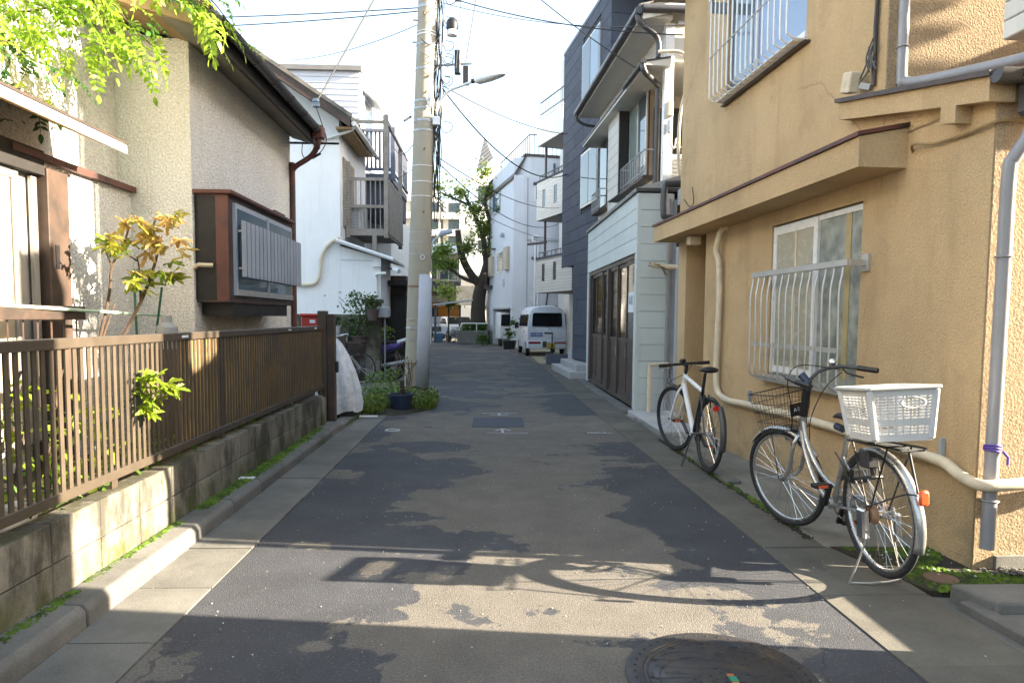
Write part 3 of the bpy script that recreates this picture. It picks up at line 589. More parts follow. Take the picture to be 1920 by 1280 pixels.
# ================================================================== WHITE HOUSE (second on the left)
h2 = root('white_house', 'white plaster house with pitched roof and wooden balcony behind the utility pole', 'house', (-3.4, 16, 0))
wb = MB(); wb.box(-9, -3.36, 16.0, 19.4, 0, 5.35); wb.prism([(-3.37, 16.0, 5.3), (-3.37, 16.0, 5.85), (-9, 16.0, 9.5), (-9, 16.0, 5.3)], (0, 3.4, 0)); wb.box(-3.37, -2.44, 16.004, 17.6, 1.45, 2.70); wb.prism([(-3.37, 16.004, 2.69), (-2.44, 16.004, 2.69), (-2.44, 16.004, 2.76), (-3.37, 16.004, 3.02)], (0, 1.6, 0))
wb.build('wall', 'plaster_white', h2)
s2 = .655; ex, ez = -3.0, 5.72
MB().prism([(ex, 15.5, ez), (ex, 15.5, ez + .10), (-9.2, 15.5, ez + .10 + s2 * 6.2), (-9.2, 15.5, ez + s2 * 6.2)], (0, 4.0, 0)).build('roof', 'roof_sheet', h2)
MB().prism([(ex - .02, 15.46, ez - .16), (ex - .02, 15.46, ez + .02), (-9.2, 15.46, ez + .02 + s2 * 6.2), (-9.2, 15.46, ez - .18 + s2 * 6.2)], (0, .035, 0)).build('verge_board', 'wood_brown', h2)
MB().prism([(ex + .03, 15.44, ez + .03), (ex + .03, 15.44, ez + .12), (-9.2, 15.44, ez + .12 + s2 * 6.2), (-9.2, 15.44, ez + .03 + s2 * 6.2)], (0, .05, 0)).build('verge_flashing', 'roof_tile', h2)
for i in range(6):
    y = 15.75 + i * .42; MB().tube([(ex + .05, y, ez + .02), (ex - .6, y, ez + .45)], .07, 8).build('ridge_tile', 'roof_tile', h2, smooth=True)
MB().tube([(ex + .05, 15.55, ez - .06), (ex + .05, 18.4, ez - .06)], .055, 10).build('gutter', 'plaster_pale', h2, smooth=True)
MB().tube(smooth_path([(ex + .03, 15.7, ez - .1), (ex - .1, 15.75, ez - .18), (-3.6, 15.95, ez - .28), (-3.95, 15.97, ez - .42), (-3.97, 15.97, ez - .7)], 5), .035, 8).build('downpipe', 'plaster_pale', h2, smooth=True)
MB().box(-3.36, -3.02, 15.6, 18.3, 5.55, 5.60).build('soffit', 'wood_under', h2)
er = MB().prism([(-2.10, 15.72, 2.66), (-2.10, 15.72, 2.72), (-3.42, 15.72, 3.14), (-3.42, 15.72, 3.08)], (0, 2.0, 0)).build('lean_to_roof', 'steel', h2)
MB().tube([(-2.12, 15.74, 2.71), (-3.40, 15.74, 3.13)], .035, 8).build('edge_tube', 'lamp_white', er, smooth=True)
MB().box(-2.60, -2.42, 15.9, 15.99, 2.55, 2.72).build('bracket', 'plaster_white', h2)
MB().tube(smooth_path([(-2.30, 15.85, 2.40), (-2.5, 15.88, 2.38), (-2.53, 15.93, 2.33), (-2.53, 15.95, 2.2), (-2.53, 15.95, .9)], 4), .035, 8).build('downpipe', 'plaster_pale', h2, smooth=True)
MB().tube(smooth_path([(-3.37, 15.93, 3.2), (-3.6, 15.93, 3.05), (-3.78, 15.93, 2.75), (-3.82, 15.93, 2.35), (-3.95, 15.93, 2.15), (-4.3, 15.93, 2.12), (-4.6, 15.93, 2.2)], 6), .04, 8).build('duct', 'cream_plastic', h2, smooth=True)
MB().box(-9, -2.5, 15.9, 16.0, 0, 1.45).build('foundation', 'block', h2)
# shutter window on the street side and air conditioner
MB().box(-3.36, -3.33, 16.3, 17.6, 3.5, 5.1).build('shutter', 'balc_wood', h2)
for i in range(22): MB().box(-3.33, -3.318, 16.35, 17.55, 3.56 + i * .07, 3.60 + i * .07).build('louvre', 'beige_wall', h2)
# wooden balcony
bc = root('wooden_balcony', 'weathered brown timber balcony with open railings on the white house', 'balcony', (-2.9, 17, 3.3))
BX0, BX1, BY0, BY1, BZ = -3.34, -2.34, 16.55, 19.3, 3.33
MB().box(BX0, BX1, BY0, BY0 + .06, BZ, BZ + .16).build('beam', 'balc_wood', bc); MB().box(BX1 - .06, BX1, BY0 + .06, BY1, BZ, BZ + .16).build('beam', 'balc_wood', bc)
me = mkmesh(MB().box(-.5, .47, -.05, .05, 0, .03), 'deck_board', 'balc_wood')
for i in range(23): inst('deck_board', me, bc, (-2.87, BY0 + .12 + i * .115, BZ + .10))
for x, y, z1 in ((BX0 + .05, BY0 + .03, 5.05), (BX1 - .05, BY0 + .03, 6.15), (BX1 - .05, BY1 - .05, 6.0)): MB().box(x - .05, x + .05, y - .05, y + .05, BZ - .05, z1).build('post', 'balc_wood', bc)
MB().box(-2.72, -2.62, BY0 + .0, BY0 + .1, 2.75, BZ).build('post', 'balc_wood', bc)
for z in (3.98, 4.62, 5.95): MB().box(BX0, BX1, BY0, BY0 + .05, z, z + .07).build('rail', 'balc_wood', bc); MB().box(BX1 - .05, BX1, BY0 + .05, BY1, z, z + .07).build('rail', 'balc_wood', bc)
me = mkmesh(MB().box(-.012, .012, -.012, .012, 0, 1.13), 'baluster', 'balc_wood')
for i in range(8): inst('baluster', me, bc, (BX0 + .12 + i * .115, BY0 + .03, BZ + .16))
mes = mkmesh(MB().box(-.01, .01, -.05, .05, 0, 1.2), 'slat', 'balc_wood')
for i in range(20): inst('slat', mes, bc, (BX1 + .011, BY0 + .12 + i * .135, BZ + .05))
ac = root('air_conditioner', 'white outdoor air conditioner unit standing on the timber balcony', 'air conditioner', (-3.1, 16.8, BZ + .13))
MB().box(-3.27, -2.95, 16.68, 17.25, BZ + .13, BZ + .73).build('body', 'white_plastic', ac, bevel=.015)
for i in range(9): MB().box(-3.25, -3.06, 16.668, 16.682, BZ + .19 + i * .055, BZ + .215 + i * .055).build('louvre', 'grey_plastic', ac)
# entrance side of the white house
MB().box(-3.3, -2.05, 17.65, 19.4, 0, 2.45).build('entrance_wall', 'wood_brown', h2); MB().box(-2.42, -1.95, 17.0, 18.6, 2.18, 2.30).build('entrance_roof', 'fascia_dark', h2)
for i in range(6): MB().box(-2.06, -2.03, 17.72 + i * .2, 17.85 + i * .2, .05, 1.95).build('door_slat', 'black', h2)
MB().box(-2.50, -2.05, 17.60, 17.65, .1, 2.0).build('door', 'fascia_dark', h2)
sc_ = root('wall_lamp', 'small white floodlight under the eave of the lean-to roof', 'lamp', (-2.1, 15.9, 2.5)); MB().tube([(-2.13, 15.9, 2.50), (-2.0, 15.8, 2.44)], .055, 10).build('head', 'lamp_white', sc_, smooth=True); MB().cyl((-2.3, 16.0, 2.52), (-2.12, 15.9, 2.50), .02, 8).build('arm', 'black', sc_)
mbx = root('mailbox', 'grey metal mailbox on a thin post beside the dark entrance', 'mailbox', (-2.15, 14.9, 0)); MB().box(-2.36, -2.10, 14.85, 15.1, 1.38, 1.62).build('body', 'grey_plastic', mbx, bevel=.02); MB().cyl((-2.2, 14.97, 0), (-2.2, 14.97, 1.38), .02, 8).build('post', 'pipe_grey', mbx)
ww = MB().box(-2.62, -2.30, 14.9, 15.2, 0, 1.7).build('gate_pillar', 'block', bevel=.01); tag(ww, 'dark grey block pillar behind the potted shrub by the mailbox', 'pillar')
MB_ = MB().box(-2.66, -2.26, 14.86, 15.24, 1.7, 1.78).build('cap', 'block', ww, bevel=.01)
# ================================================================== THIRD HOUSE (white siding, grey balcony)
h3 = root('siding_house', 'tall white siding house with a blue grey balcony rising behind the white house', 'house', (-4, 22, 0))
MB().box(-11, -3.95, 22, 29, 0, 9.0).build('wall', 'siding_pale', h3)
me = mkmesh(MB().box(-3.5, 3.5, -.012, .012, -.092, .085), 'siding_board', 'siding_pale')
for i in range(20): inst('siding_board', me, h3, (-7.45, 21.985, 5.5 + i * .18), (-.13, 0, 0))
MB().box(-11.2, -3.9, 21.85, 29, 9.0, 9.14).build('roof', 'roof_sheet', h3)
fw = MB().box(-6.6, -5.9, 21.93, 21.99, 8.1, 8.7).build('window', 'white_paint', h3); MB().box(-6.5, -6.0, 21.92, 21.93, 8.17, 8.63).build('pane', 'glass', fw)
fw = MB().box(-3.95, -3.90, 22.4, 24.0, 6.9, 8.4).build('window', 'white_paint', h3); MB().box(-3.90, -3.89, 22.5, 23.9, 7.0, 8.3).build('pane', 'glass', fw)
MB().prism([(-3.93, 22.3, 8.55), (-3.5, 22.3, 8.25), (-3.5, 22.3, 8.30), (-3.93, 22.3, 8.62)], (0, 1.9, 0)).build('hood', 'plaster_white', h3)
MB().box(-3.95, -2.75, 20.3, 24, 5.35, 5.55).build('balcony_floor', 'balc_grey', h3)
MB().box(-3.9, -2.78, 20.5, 24, 4.6, 5.35).build('balcony_base', 'panel_dark', h3)
for z in (5.62, 6.72): MB().box(-3.8, -2.70, 20.22, 20.30, z, z + .08).build('balcony_rail', 'balc_grey', h3); MB().box(-2.78, -2.70, 20.30, 24, z, z + .08).build('balcony_rail', 'balc_grey', h3)
MB().box(-2.78, -2.66, 20.2, 20.32, 5.35, 6.85).build('balcony_post', 'balc_grey', h3)
me = mkmesh(MB().box(-.035, .035, -.012, .012, 0, 1.1), 'balcony_slat', 'balc_grey')
for i in range(9): inst('balcony_slat', me, h3, (-3.7 + i * .12, 20.26, 5.66))
for i in range(22): inst('balcony_slat', me, h3, (-2.74, 20.5 + i * .16, 5.66), (0, 0, PI / 2))
MB().box(-11, -3.3, 24, 34, 0, 5.2).build('annex', 'plaster_pale', h3)
# ================================================================== BEIGE HOUSE (right foreground)
bh = root('beige_house', 'sand beige rendered house with barred windows beside the two bicycles', 'house', (2.742, 3.658, 0), (0, 0, R_(2.9)), None, False)
b = MB(); b.box(0, 5, .012, 4.2, -.1, 2.62); b.box(.55, 5, 4.2, 4.86, -.1, 2.62); b.box(0, 5, 4.86, 5.14, -.1, 2.62); b.box(0, 5, .99, 5.14, 2.62, 6.6)
# window openings are cut as recesses: the wall stands round them
def wall_with_holes(y0, y1, z0, z1, holes, x0=0., x1=5.):
    m_ = MB(); ys = sorted({y0, y1, *[h[0] for h in holes], *[h[1] for h in holes]}); zs = sorted({z0, z1, *[h[2] for h in holes], *[h[3] for h in holes]})
    vid = {}
    def V_(y, z, x):
        k = (round(y, 4), round(z, 4), x)
        if k not in vid: vid[k] = len(m_.v); m_.v.append(Vector((x, y, z)))
        return vid[k]
    inh = lambda y, z: any(h[0] < y < h[1] and h[2] < z < h[3] for h in holes)
    for a_, b_ in zip(ys, ys[1:]):
        for c_, d_ in zip(zs, zs[1:]):
            x = x0 + (.10 if inh((a_ + b_) / 2, (c_ + d_) / 2) else 0); m_.f.append((V_(a_, c_, x), V_(a_, d_, x), V_(b_, d_, x), V_(b_, c_, x)))
    for h in holes:
        p = [(h[0], h[2]), (h[1], h[2]), (h[1], h[3]), (h[0], h[3])]
        for (ya, za), (yb, zb) in zip(p, p[1:] + p[:1]): m_.f.append((V_(ya, za, x0), V_(yb, zb, x0), V_(yb, zb, x0 + .1), V_(ya, za, x0 + .1)))
    return m_
w1 = wall_with_holes(.0, 4.2, -.1, 2.62, [(1.18, 2.57, .90, 2.255)]); w2 = wall_with_holes(.98, 5.14, 2.62, 5.47, [(2.08, 3.72, 3.78, 5.3)])
b = MB(); b.add(w1.v, w1.f); b.add(w2.v, w2.f)
b.box(.101, 5, .012, 4.2, -.1, 2.62); b.box(.55, 5, 4.2, 4.86, -.1, 2.62); b.box(0, 5, 4.86, 5.14, -.1, 2.62); b.box(.101, 5, .992, 5.14, 2.62, 5.47)
b.add([(0, 4.2, -.1), (.6, 4.2, -.1), (.6, 4.2, 2.62), (0, 4.2, 2.62)], [(0, 1, 2, 3)]); b.add([(0, 5.14, 2.6), (.6, 5.14, 2.6), (.6, 5.14, 5.47), (0, 5.14, 5.47)], [(0, 3, 2, 1)])
b.build('wall', 'stucco_beige', bh)
p = MB(); p.box(.0, 5, -.006, .011, .0, 2.62); p.box(.0, 5, .972, .985, 2.3, 5.47); p.build('side_wall', 'pebble', bh)
MB().box(.12, 5, -.03, -.007, -.05, .09).build('plinth', 'ground', bh)
MB().add([(-.34, .86, 5.48), (8.2, .86, 5.48), (8.2, 5.4, 5.48), (-.34, 5.4, 5.48), (2.4, 3.0, 7.1), (6.0, 3.2, 7.1)], [(3, 2, 1, 0), (0, 1, 5, 4), (1, 2, 5), (2, 3, 4, 5), (3, 0, 4)]).build('roof', 'roof_tile', bh)
MB().box(4.99, 8, 2.0, 5.14, 0, 5.47).build('added_rear_mass', 'stucco_beige', bh)  # unseen deeper part, added to block sun from the shop end
hd = MB().prism([(-.33, .72, 2.385), (0, .72, 2.385), (0, .72, 2.64), (-.33, .72, 2.575)], (0, 4.45, 0)).build('eave_hood', 'stucco_beige', bh)
MB().prism([(-.35, .705, 2.577), (.0, .705, 2.645), (.0, .705, 2.672), (-.35, .705, 2.604)], (0, 4.49, 0)).build('flashing', 'red_metal', hd)
# lean-to roof of the near extension
el = MB().prism([(-.10, 1.37, 2.985), (-.10, -.06, 2.69), (-.10, -.06, 2.563), (-.10, .0, 2.575), (-.10, .18, 2.612), (-.10, .18, 2.515), (-.10, .30, 2.54), (-.10, .30, 2.637), (-.10, 1.37, 2.865)], (.15, 0, 0)).build('verge_board', 'stucco_beige', bh)
MB().prism([(-.13, 1.38, 2.988), (-.13, -.09, 2.685), (-.13, -.09, 2.712), (-.13, 1.38, 3.018)], (5.1, 0, 0)).build('lean_to_roof', 'brown_metal', bh)
MB().prism([(.05, .97, 2.895), (.05, -.06, 2.68), (.05, -.06, 2.57), (.05, .97, 2.80)], (4.9, 0, 0)).build('soffit', 'wood_under', bh)
MB().prism([(.0, .972, 2.6), (.0, .0, 2.6), (.0, .0, 2.68), (.0, .972, 2.88)], (.05, 0, 0)).build('gable', 'stucco_beige', bh)
g_ = MB(); c0 = (-.125, 2.70); gv = [(c0[0] + .05 * math.cos(a), c0[1] + .065 * math.sin(a)) for a in [PI + i * PI / 8 for i in range(9)]]; gi = [(c0[0] + .044 * math.cos(a), c0[1] + .058 * math.sin(a)) for a in [2 * PI - i * PI / 8 for i in range(9)]]
g_.prism([(-.12, y, z) for y, z in gv + gi], (3.5, 0, 0)); g_.add([(-.118, y, z) for y, z in gv], [tuple(range(9))]); g_.build('gutter', 'gutter_dark', bh, smooth=True)
MB().ring((.0, -.125, 2.70), (1, 0, 0), .056, .006, 16, 6, 0, PI).build('gutter_clip', 'gutter_dark', bh)
MB().box(3.0, 5, .05, 1.0, 2.7, 4.15).build('added_shade_wing', 'stucco_beige', bh)  # unseen wing, added to shade the lower part of the upper side wall
rw = MB()
for z_ in (4.92, 5.16, 5.34): rw.box(3.0, 5, .08, .13, z_, z_ + .05)
for x_ in (3.02, 3.8, 4.6): rw.box(x_, x_ + .05, .08, .13, 4.15, 5.32)
rw.build('added_shade_rails', 'alu', bh)  # unseen rails, added to cast bar shadows on the side wall
MB().box(.045, .165, -.185, -.065, 2.48, 2.66).build('hopper', 'gutter_dark', bh, bevel=.02)
MB().tube(smooth_path([(.10, -.125, 2.50), (.10, -.125, 2.43), (.085, -.11, 2.36), (.05, -.075, 2.27), (.037, -.062, 2.18), (.035, -.062, 1.6), (.03, -.062, .15)], 4), .036, 12).build('downpipe', 'pipe_grey', bh, smooth=True)
for z in (1.75, .42): MB().ring((.033, -.062, z), (0, 0, 1), .039, .006, 20, 6).build('pipe_clip', 'pipe_grey', bh, smooth=True)
tie = MB()
for i in range(3): tie.ring((.031, -.062, .70 + i * .012), (.1, .1 * i, 1), .039, .006, 20, 6)
tie.tube([(.06, -.10, .70), (.075, -.12, .67), (.07, -.125, .63)], .007, 6); tag(tie.build('ribbon', 'purple_tie', None, smooth=True), 'purple ribbon tied round the grey downpipe', 'ribbon')
bpy.data.objects['ribbon'].matrix_world = Matrix.Translation((2.742, 3.658, 0)) @ Matrix.Rotation(R_(2.9), 4, 'Z')
MB().tube(smooth_path([(.07, .92, 5.4), (.07, .92, 4.0), (.07, .92, 3.06), (.07, .88, 2.985), (.08, .70, 2.93), (.095, .2, 2.835), (.10, .0, 2.80), (.105, -.09, 2.785), (.108, -.125, 2.74), (.108, -.125, 2.66)], 4), .034, 12).build('downpipe', 'pipe_grey', bh, smooth=True)
MB().ring((.07, .92, 3.22), (0, 0, 1), .037, .006, 20, 6).build('pipe_clip', 'pipe_grey', bh, smooth=True)
cdt = MB().tube([(-.018, 1.09, 5.45), (-.018, 1.09, 3.02)], .014, 8).build('conduit', 'brown_metal', bh, smooth=True)
cb = MB(); cb.tube(smooth_path([(-.03, 1.06, 5.45), (-.035, 1.075, 5), (-.03, 1.06, 4), (-.04, 1.075, 3.4), (-.04, 1.06, 3.25), (-.05, 1.12, 3.12), (-.07, 1.19, 3.06)], 5), .006, 6)
rr = random.Random(3)
for i in range(7): cb.tube(smooth_path([(-.03 - rr.uniform(0, .03), 1.09 + rr.gauss(0, .02), 3.30 + rr.uniform(-.08, .08)), (-.05, 1.09 + rr.gauss(0, .03), 3.22), (-.03, 1.10 + rr.gauss(0, .04), 3.12 + rr.uniform(-.06, .05))], 4), .006, 5)
cb.build('cable', 'cable_grey', bh, smooth=True)
fl = root('floodlight', 'small cream floodlight standing on the lean-to roof edge', 'lamp', (0, 0, 0), None, None, False); fl.matrix_world = Matrix.Translation((2.742, 3.658, 0)) @ Matrix.Rotation(R_(2.9), 4, 'Z')
MB(Matrix.Translation((-.10, 1.22, 3.075)) @ Matrix.Rotation(R_(14), 4, 'X')).box(-.045, .03, -.05, .06, -.065, .075).build('head', 'cream_plastic', fl, bevel=.008); MB().bar((-.06, 1.18, 3.05), (-.02, 1.12, 3.02), .03, .04).build('bracket', 'grey_plastic', fl)
# balcony box of the near extension, top right
bx = root('balcony_box', 'white boarded balcony corner above the grey gutter at the frame edge', 'balcony', (0, 0, 0), None, None, False); bx.matrix_world = fl.matrix_world.copy()
for i in range(3): MB().prism([(.24, .28, 3.02 + i * .105), (.24, -.04, 3.02 + i * .105), (.24, -.04, 3.12 + i * .105), (.24, .28, 3.12 + i * .105)], (.8, 0, 0)).build('board', 'siding_white', bx, bevel=.006)
MB().box(.28, 1.0, 0, .25, 3.34, 4.2).build('parapet', 'siding_white', bx)
MB().box(.22, .27, .23, .30, 3.34, 4.2).build('corner_post', 'white_paint', bx)
# lower window and its bulging guard
lw = MB().box(.035, .09, 1.18, 2.57, .90, 2.25).build('window', 'glass_frost', bh)
MB().box(.012, .05, 1.80, 1.86, .93, 2.235).build('sash', 'white_paint', lw)
for a_ in ((.015, .05, 2.50, 2.565, .92, 2.24), (.018, .05, 1.86, 2.50, 2.165, 2.238), (.018, .05, 1.86, 2.50, .93, .99), (.022, .05, 1.18, 1.80, 2.20, 2.24)): MB().box(*a_).build('sash', 'white_paint', lw)
MB().box(.020, .026, 2.15, 2.18, .99, 2.165).build('bar', 'cream_plastic', lw)
MB().box(.026, .034, 1.88, 2.50, .99, 2.165).build('pane', mat('cream_pane', (.40, .37, .28), .25, .2, 4), lw); MB().box(.030, .034, 1.36, 1.43, .95, 2.2).build('ochre_strip', mat('ochre_strip_paint', (.42, .33, .16), .5, .2), lw)  # upright ochre strip in the near half of the window
MB().box(-.10, .05, 1.14, 2.62, .855, .902).build('sill', 'alu', lw)
gd = root('window_guard', 'pale bulging bar guard over the lower window of the beige house', 'window guard', (0, 0, 0), None, None, False); gd.matrix_world = fl.matrix_world.copy()
MB().box(-.155, -.125, 1.10, 2.64, 1.785, 1.835).build('top_bar', 'alu', gd, bevel=.004)
MB().box(-.13, -.005, 1.09, 1.11, 1.79, 1.83).build('bracket', 'alu', gd); MB().box(-.13, -.005, 2.62, 2.64, 1.79, 1.83).build('bracket', 'alu', gd)
MB().box(-.020, .0, 1.06, 1.14, 1.75, 1.87).build('plate', 'alu', gd); MB().box(-.155, -.14, 1.18, 2.60, 1.165, 1.20).build('cross_bar', 'alu', gd)
for i in range(14):
    y = 1.16 + i * .1115
    MB().tube(smooth_path([(-.14, y, 1.79), (-.148, y, 1.73), (-.165, y, 1.62), (-.165, y, 1.42), (-.160, y, 1.2), (-.162, y, 1.02), (-.158, y, .93), (-.12, y, .885), (-.03, y, .88)], 4), .0075, 7).build('bar', 'alu', gd, smooth=True)
# upper window and guard
uw = MB().box(.035, .09, 2.08, 3.72, 3.78, 5.3).build('window', M['glass_blue'], bh)
blu = NT('blue_pane'); blu.set((.30, .42, .62), .25, 0, .6)
MB().box(.028, .034, 2.12, 3.05, 3.80, 5.3).build('pane', blu.m, uw); MB().box(.015, .05, 3.02, 3.12, 3.79, 5.3).build('sash', 'alu_grey', uw)
MB().box(-.02, .05, 2.06, 3.74, 3.735, 3.785).build('sill', 'lamp_white', uw)
gu = root('window_guard', 'white rounded bar guard over the upper window of the beige house', 'window guard', (0, 0, 0), None, None, False); gu.matrix_world = fl.matrix_world.copy()
for i in range(16):
    y = 2.02 + i * .112; MB().tube(smooth_path([(-.2, y, 5.4), (-.2, y, 4.4), (-.2, y, 3.80), (-.185, y, 3.735), (-.13, y, 3.705), (-.02, y, 3.70)], 4), .0085, 7).build('bar', 'white_paint', gu, smooth=True)
MB().tube([(-.205, 1.98, 4.15), (-.205, 3.75, 4.15)], .008, 6).build('cross_bar', 'alu', gu); MB().box(-.21, -.18, 1.98, 3.76, 4.74, 4.79).build('top_bar', 'alu', gu); MB().box(-.2, 0, 3.72, 3.76, 4.64, 4.74).build('bracket', 'grey_plastic', gu)
for i in range(15): MB().box(-.14, -.04, 2.035 + i * .112, 2.115 + i * .112, 3.69, 3.70).build('base_plate', 'lamp_white', gu)
MB().box(-.05, 0, 2.0, 3.76, 3.672, 3.690).build('base_bar', 'brown_metal', gu)
# wrapped pipe along the wall
pp = root('wrapped_pipe', 'cream wrapped pipe running down and along the beige wall', 'pipe', (0, 0, 0), None, None, False); pp.matrix_world = fl.matrix_world.copy()
MB().tube(smooth_path([(.02, 3.60, 2.37), (-.05, 3.62, 2.36), (-.075, 3.64, 2.26), (-.075, 3.70, 2.14), (-.055, 3.66, 2.0), (-.05, 3.64, 1.6), (-.05, 3.67, 1.0), (-.05, 3.66, .74), (-.05, 3.58, .61), (-.05, 3.33, .565), (-.05, 3.0, .575), (-.05, 2.43, .585), (-.05, 1.9, .60), (-.05, 1.2, .595), (-.05, .57, .588), (-.05, .30, .585), (-.055, .17, .575), (-.07, .03, .535), (-.06, -.10, .515), (.04, -.125, .52), (.16, -.125, .528), (.30, -.11, .545), (.8, -.10, .60)], 4), .0335, 12).build('tube', 'cream_plastic', pp, smooth=True)
for y, z in ((2.9, .63), (.26, .63)): MB().box(-.03, -.004, y - .012, y + .012, z - .03, z + .08).build('clip', 'grey_plastic', pp)
MB().tube(smooth_path([(.01, .68, 2.47), (-.05, .60, 2.50), (-.03, .45, 2.47), (-.02, .2, 2.46), (-.02, .0, 2.47), (.1, -.03, 2.48), (.6, -.03, 2.48)], 4), .009, 6).build('cable', 'wood_under', pp, smooth=True)
MB().box(-.16, -.02, 4.30, 4.42, 2.27, 2.37).build('lamp', 'cream_plastic', bh, bevel=.01)
wr = MB(); wr.tube(smooth_path([(-.015, 4.95, 2.9), (-.02, 4.75, 2.78), (-.02, 4.6, 2.8), (-.02, 4.66, 3.0)], 6), .005, 5); wr.build('cable', 'cable', bh)
# ================================================================== between the beige house and the shop: pipes and meters
pr = root('service_pipes', 'dark service pipes and meter boxes between the beige house and the shop', 'pipes', (2.66, 9.2, 0))
for x, y, r, z0, z1, m_ in ((2.72, 9.25, .030, 0, 6.2, 'gutter_dark'), (2.66, 9.05, .022, 2.6, 6.0, 'purple_tie'), (2.78, 9.35, .040, 0, 5.6, 'brown_metal'), (2.60, 9.75, .028, .1, 3.1, 'pipe_grey'), (2.69, 9.5, .05, 0, 2.4, 'grey_plastic')):
    MB().tube([(x, y, z0), (x, y, z1)], r, 10).build('pipe', m_ if m_ != 'purple_tie' else 'gutter_dark', pr, smooth=True)
MB().tube(smooth_path([(2.46, 9.45, 3.25), (2.44, 9.45, 3.15), (2.44, 9.45, 2.86), (2.48, 9.45, 2.80), (2.70, 9.45, 2.78)], 4), .045, 10).build('pipe', 'gutter_dark', pr, smooth=True); MB().tube([(2.44, 9.45, 3.25), (2.9, 9.45, 3.27)], .05, 10).build('pipe', 'gutter_dark', pr, smooth=True)
MB().box(2.57, 2.74, 9.1, 9.25, 2.93, 3.14).build('meter_box', 'grey_plastic', pr, bevel=.01); MB().box(2.62, 2.72, 9.0, 9.1, 3.42, 3.48).build('meter_box', 'steel', pr); MB().box(2.60, 2.70, 9.0, 9.1, 2.72, 2.9).build('meter_box', 'lamp_white', pr, bevel=.01)
rr = random.Random(8)
for i in range(7): MB().tube(smooth_path([(2.66 + rr.gauss(0, .04), 9.05, 3.45), (2.62 + rr.gauss(0, .06), 9.05, 3.2), (2.66 + rr.gauss(0, .05), 9.05, 2.95), (2.64 + rr.gauss(0, .05), 9.1, 2.6)], 5), .008, 5).build('cable', 'cable', pr, smooth=True)
MB().tube(smooth_path([(2.33, 9.62, .75), (2.33, 9.62, .74), (2.33, 9.62, .70), (2.33, 9.62, .06)], 3), .026, 10).build('pipe', 'cream_plastic', pr, smooth=True); MB().tube([(2.33, 9.62, .75), (2.60, 9.62, .765)], .026, 10).build('pipe', 'cream_plastic', pr, smooth=True)
MB().tube(smooth_path([(2.30, 9.55, 2.16), (2.45, 9.55, 2.14), (2.65, 9.5, 2.13), (2.9, 9.4, 2.15)], 5), .035, 9).build('pipe', 'cream_plastic', pr, smooth=True)
ws = MB()
for i in range(8): ws.tube(smooth_path([(2.29 + rr.gauss(0, .02), 9.54, 2.16 + rr.gauss(0, .02)), (2.42, 9.53 + rr.gauss(0, .01), 2.14 + rr.gauss(0, .02)), (2.55 + rr.gauss(0, .03), 9.53, 2.08 + rr.gauss(0, .03))], 4), .008, 5)
ws.build('wrapping', 'wood_under', pr, smooth=True)

# ================================================================== SHOP HOUSE (grey-green siding)
sh = root('shop_house', 'grey green boarded shop with bronze sliding doors and a cream upper storey', 'shop', (2.16, 9.8, 0))
s_ = MB(); s_.box(2.45, 6, 9.83, 14.58, .05, 3.13); s_.box(2.19, 2.45, 9.83, 14.58, 2.36, 3.13); s_.box(2.19, 2.45, 9.83, 9.95, .05, 2.36); s_.box(2.19, 2.45, 14.45, 14.58, .05, 2.36); s_.build('wall', 'siding_joint', sh)
z = .07
for i in range(13):
    h_ = .236; MB().box(2.20, 2.68, 9.800, 9.835, z, z + h_).build('siding_board', 'siding', sh, bevel=.004); z += .2405
MB().box(2.155, 2.205, 9.795, 9.84, .05, 3.19).build('corner_trim', 'siding', sh); MB().box(2.66, 2.72, 9.79, 9.84, .05, 3.1).build('corner_trim', 'alu_grey', sh)
for i in range(4):
    z = 2.36 + i * .212
    for y0, y1 in ((9.842, 11.70), (11.706, 14.60)): MB().box(2.16, 2.195, y0, y1, z, z + .207).build('siding_board', 'siding', sh, bevel=.004)
for y0, y1 in ((9.842, 9.95), (14.45, 14.60)): MB().box(2.158, 2.2, y0, y1, .08, 2.355).build('siding_board', 'siding', sh)
MB().box(2.12, 6, 9.77, 14.62, 3.21, 3.26).build('lower_roof', 'gutter_dark', sh)
MB().prism([(2.13, 9.78, 3.26), (2.75, 9.78, 3.26), (2.75, 9.78, 3.44)], (0, 4.82, 0)).build('lower_roof', 'steel', sh)
dr = MB(); dr.box(2.20, 2.24, 9.95, 14.45, .08, .14); dr.box(2.19, 2.24, 9.95, 14.45, 2.29, 2.355); dr.box(2.165, 2.25, 12.14, 12.26, .14, 2.29); dr.box(2.175, 2.24, 9.95, 10.0, .14, 2.29); dr.box(2.175, 2.24, 14.30, 14.45, .14, 2.29)
dro = dr.build('door_frame', 'shop_brown', sh)
MB().box(2.42, 2.44, 10, 14.4, .14, 2.3).build('dark_room_sheet', 'black', sh)  # black sheet stands in for the darkness of the unlit shop room
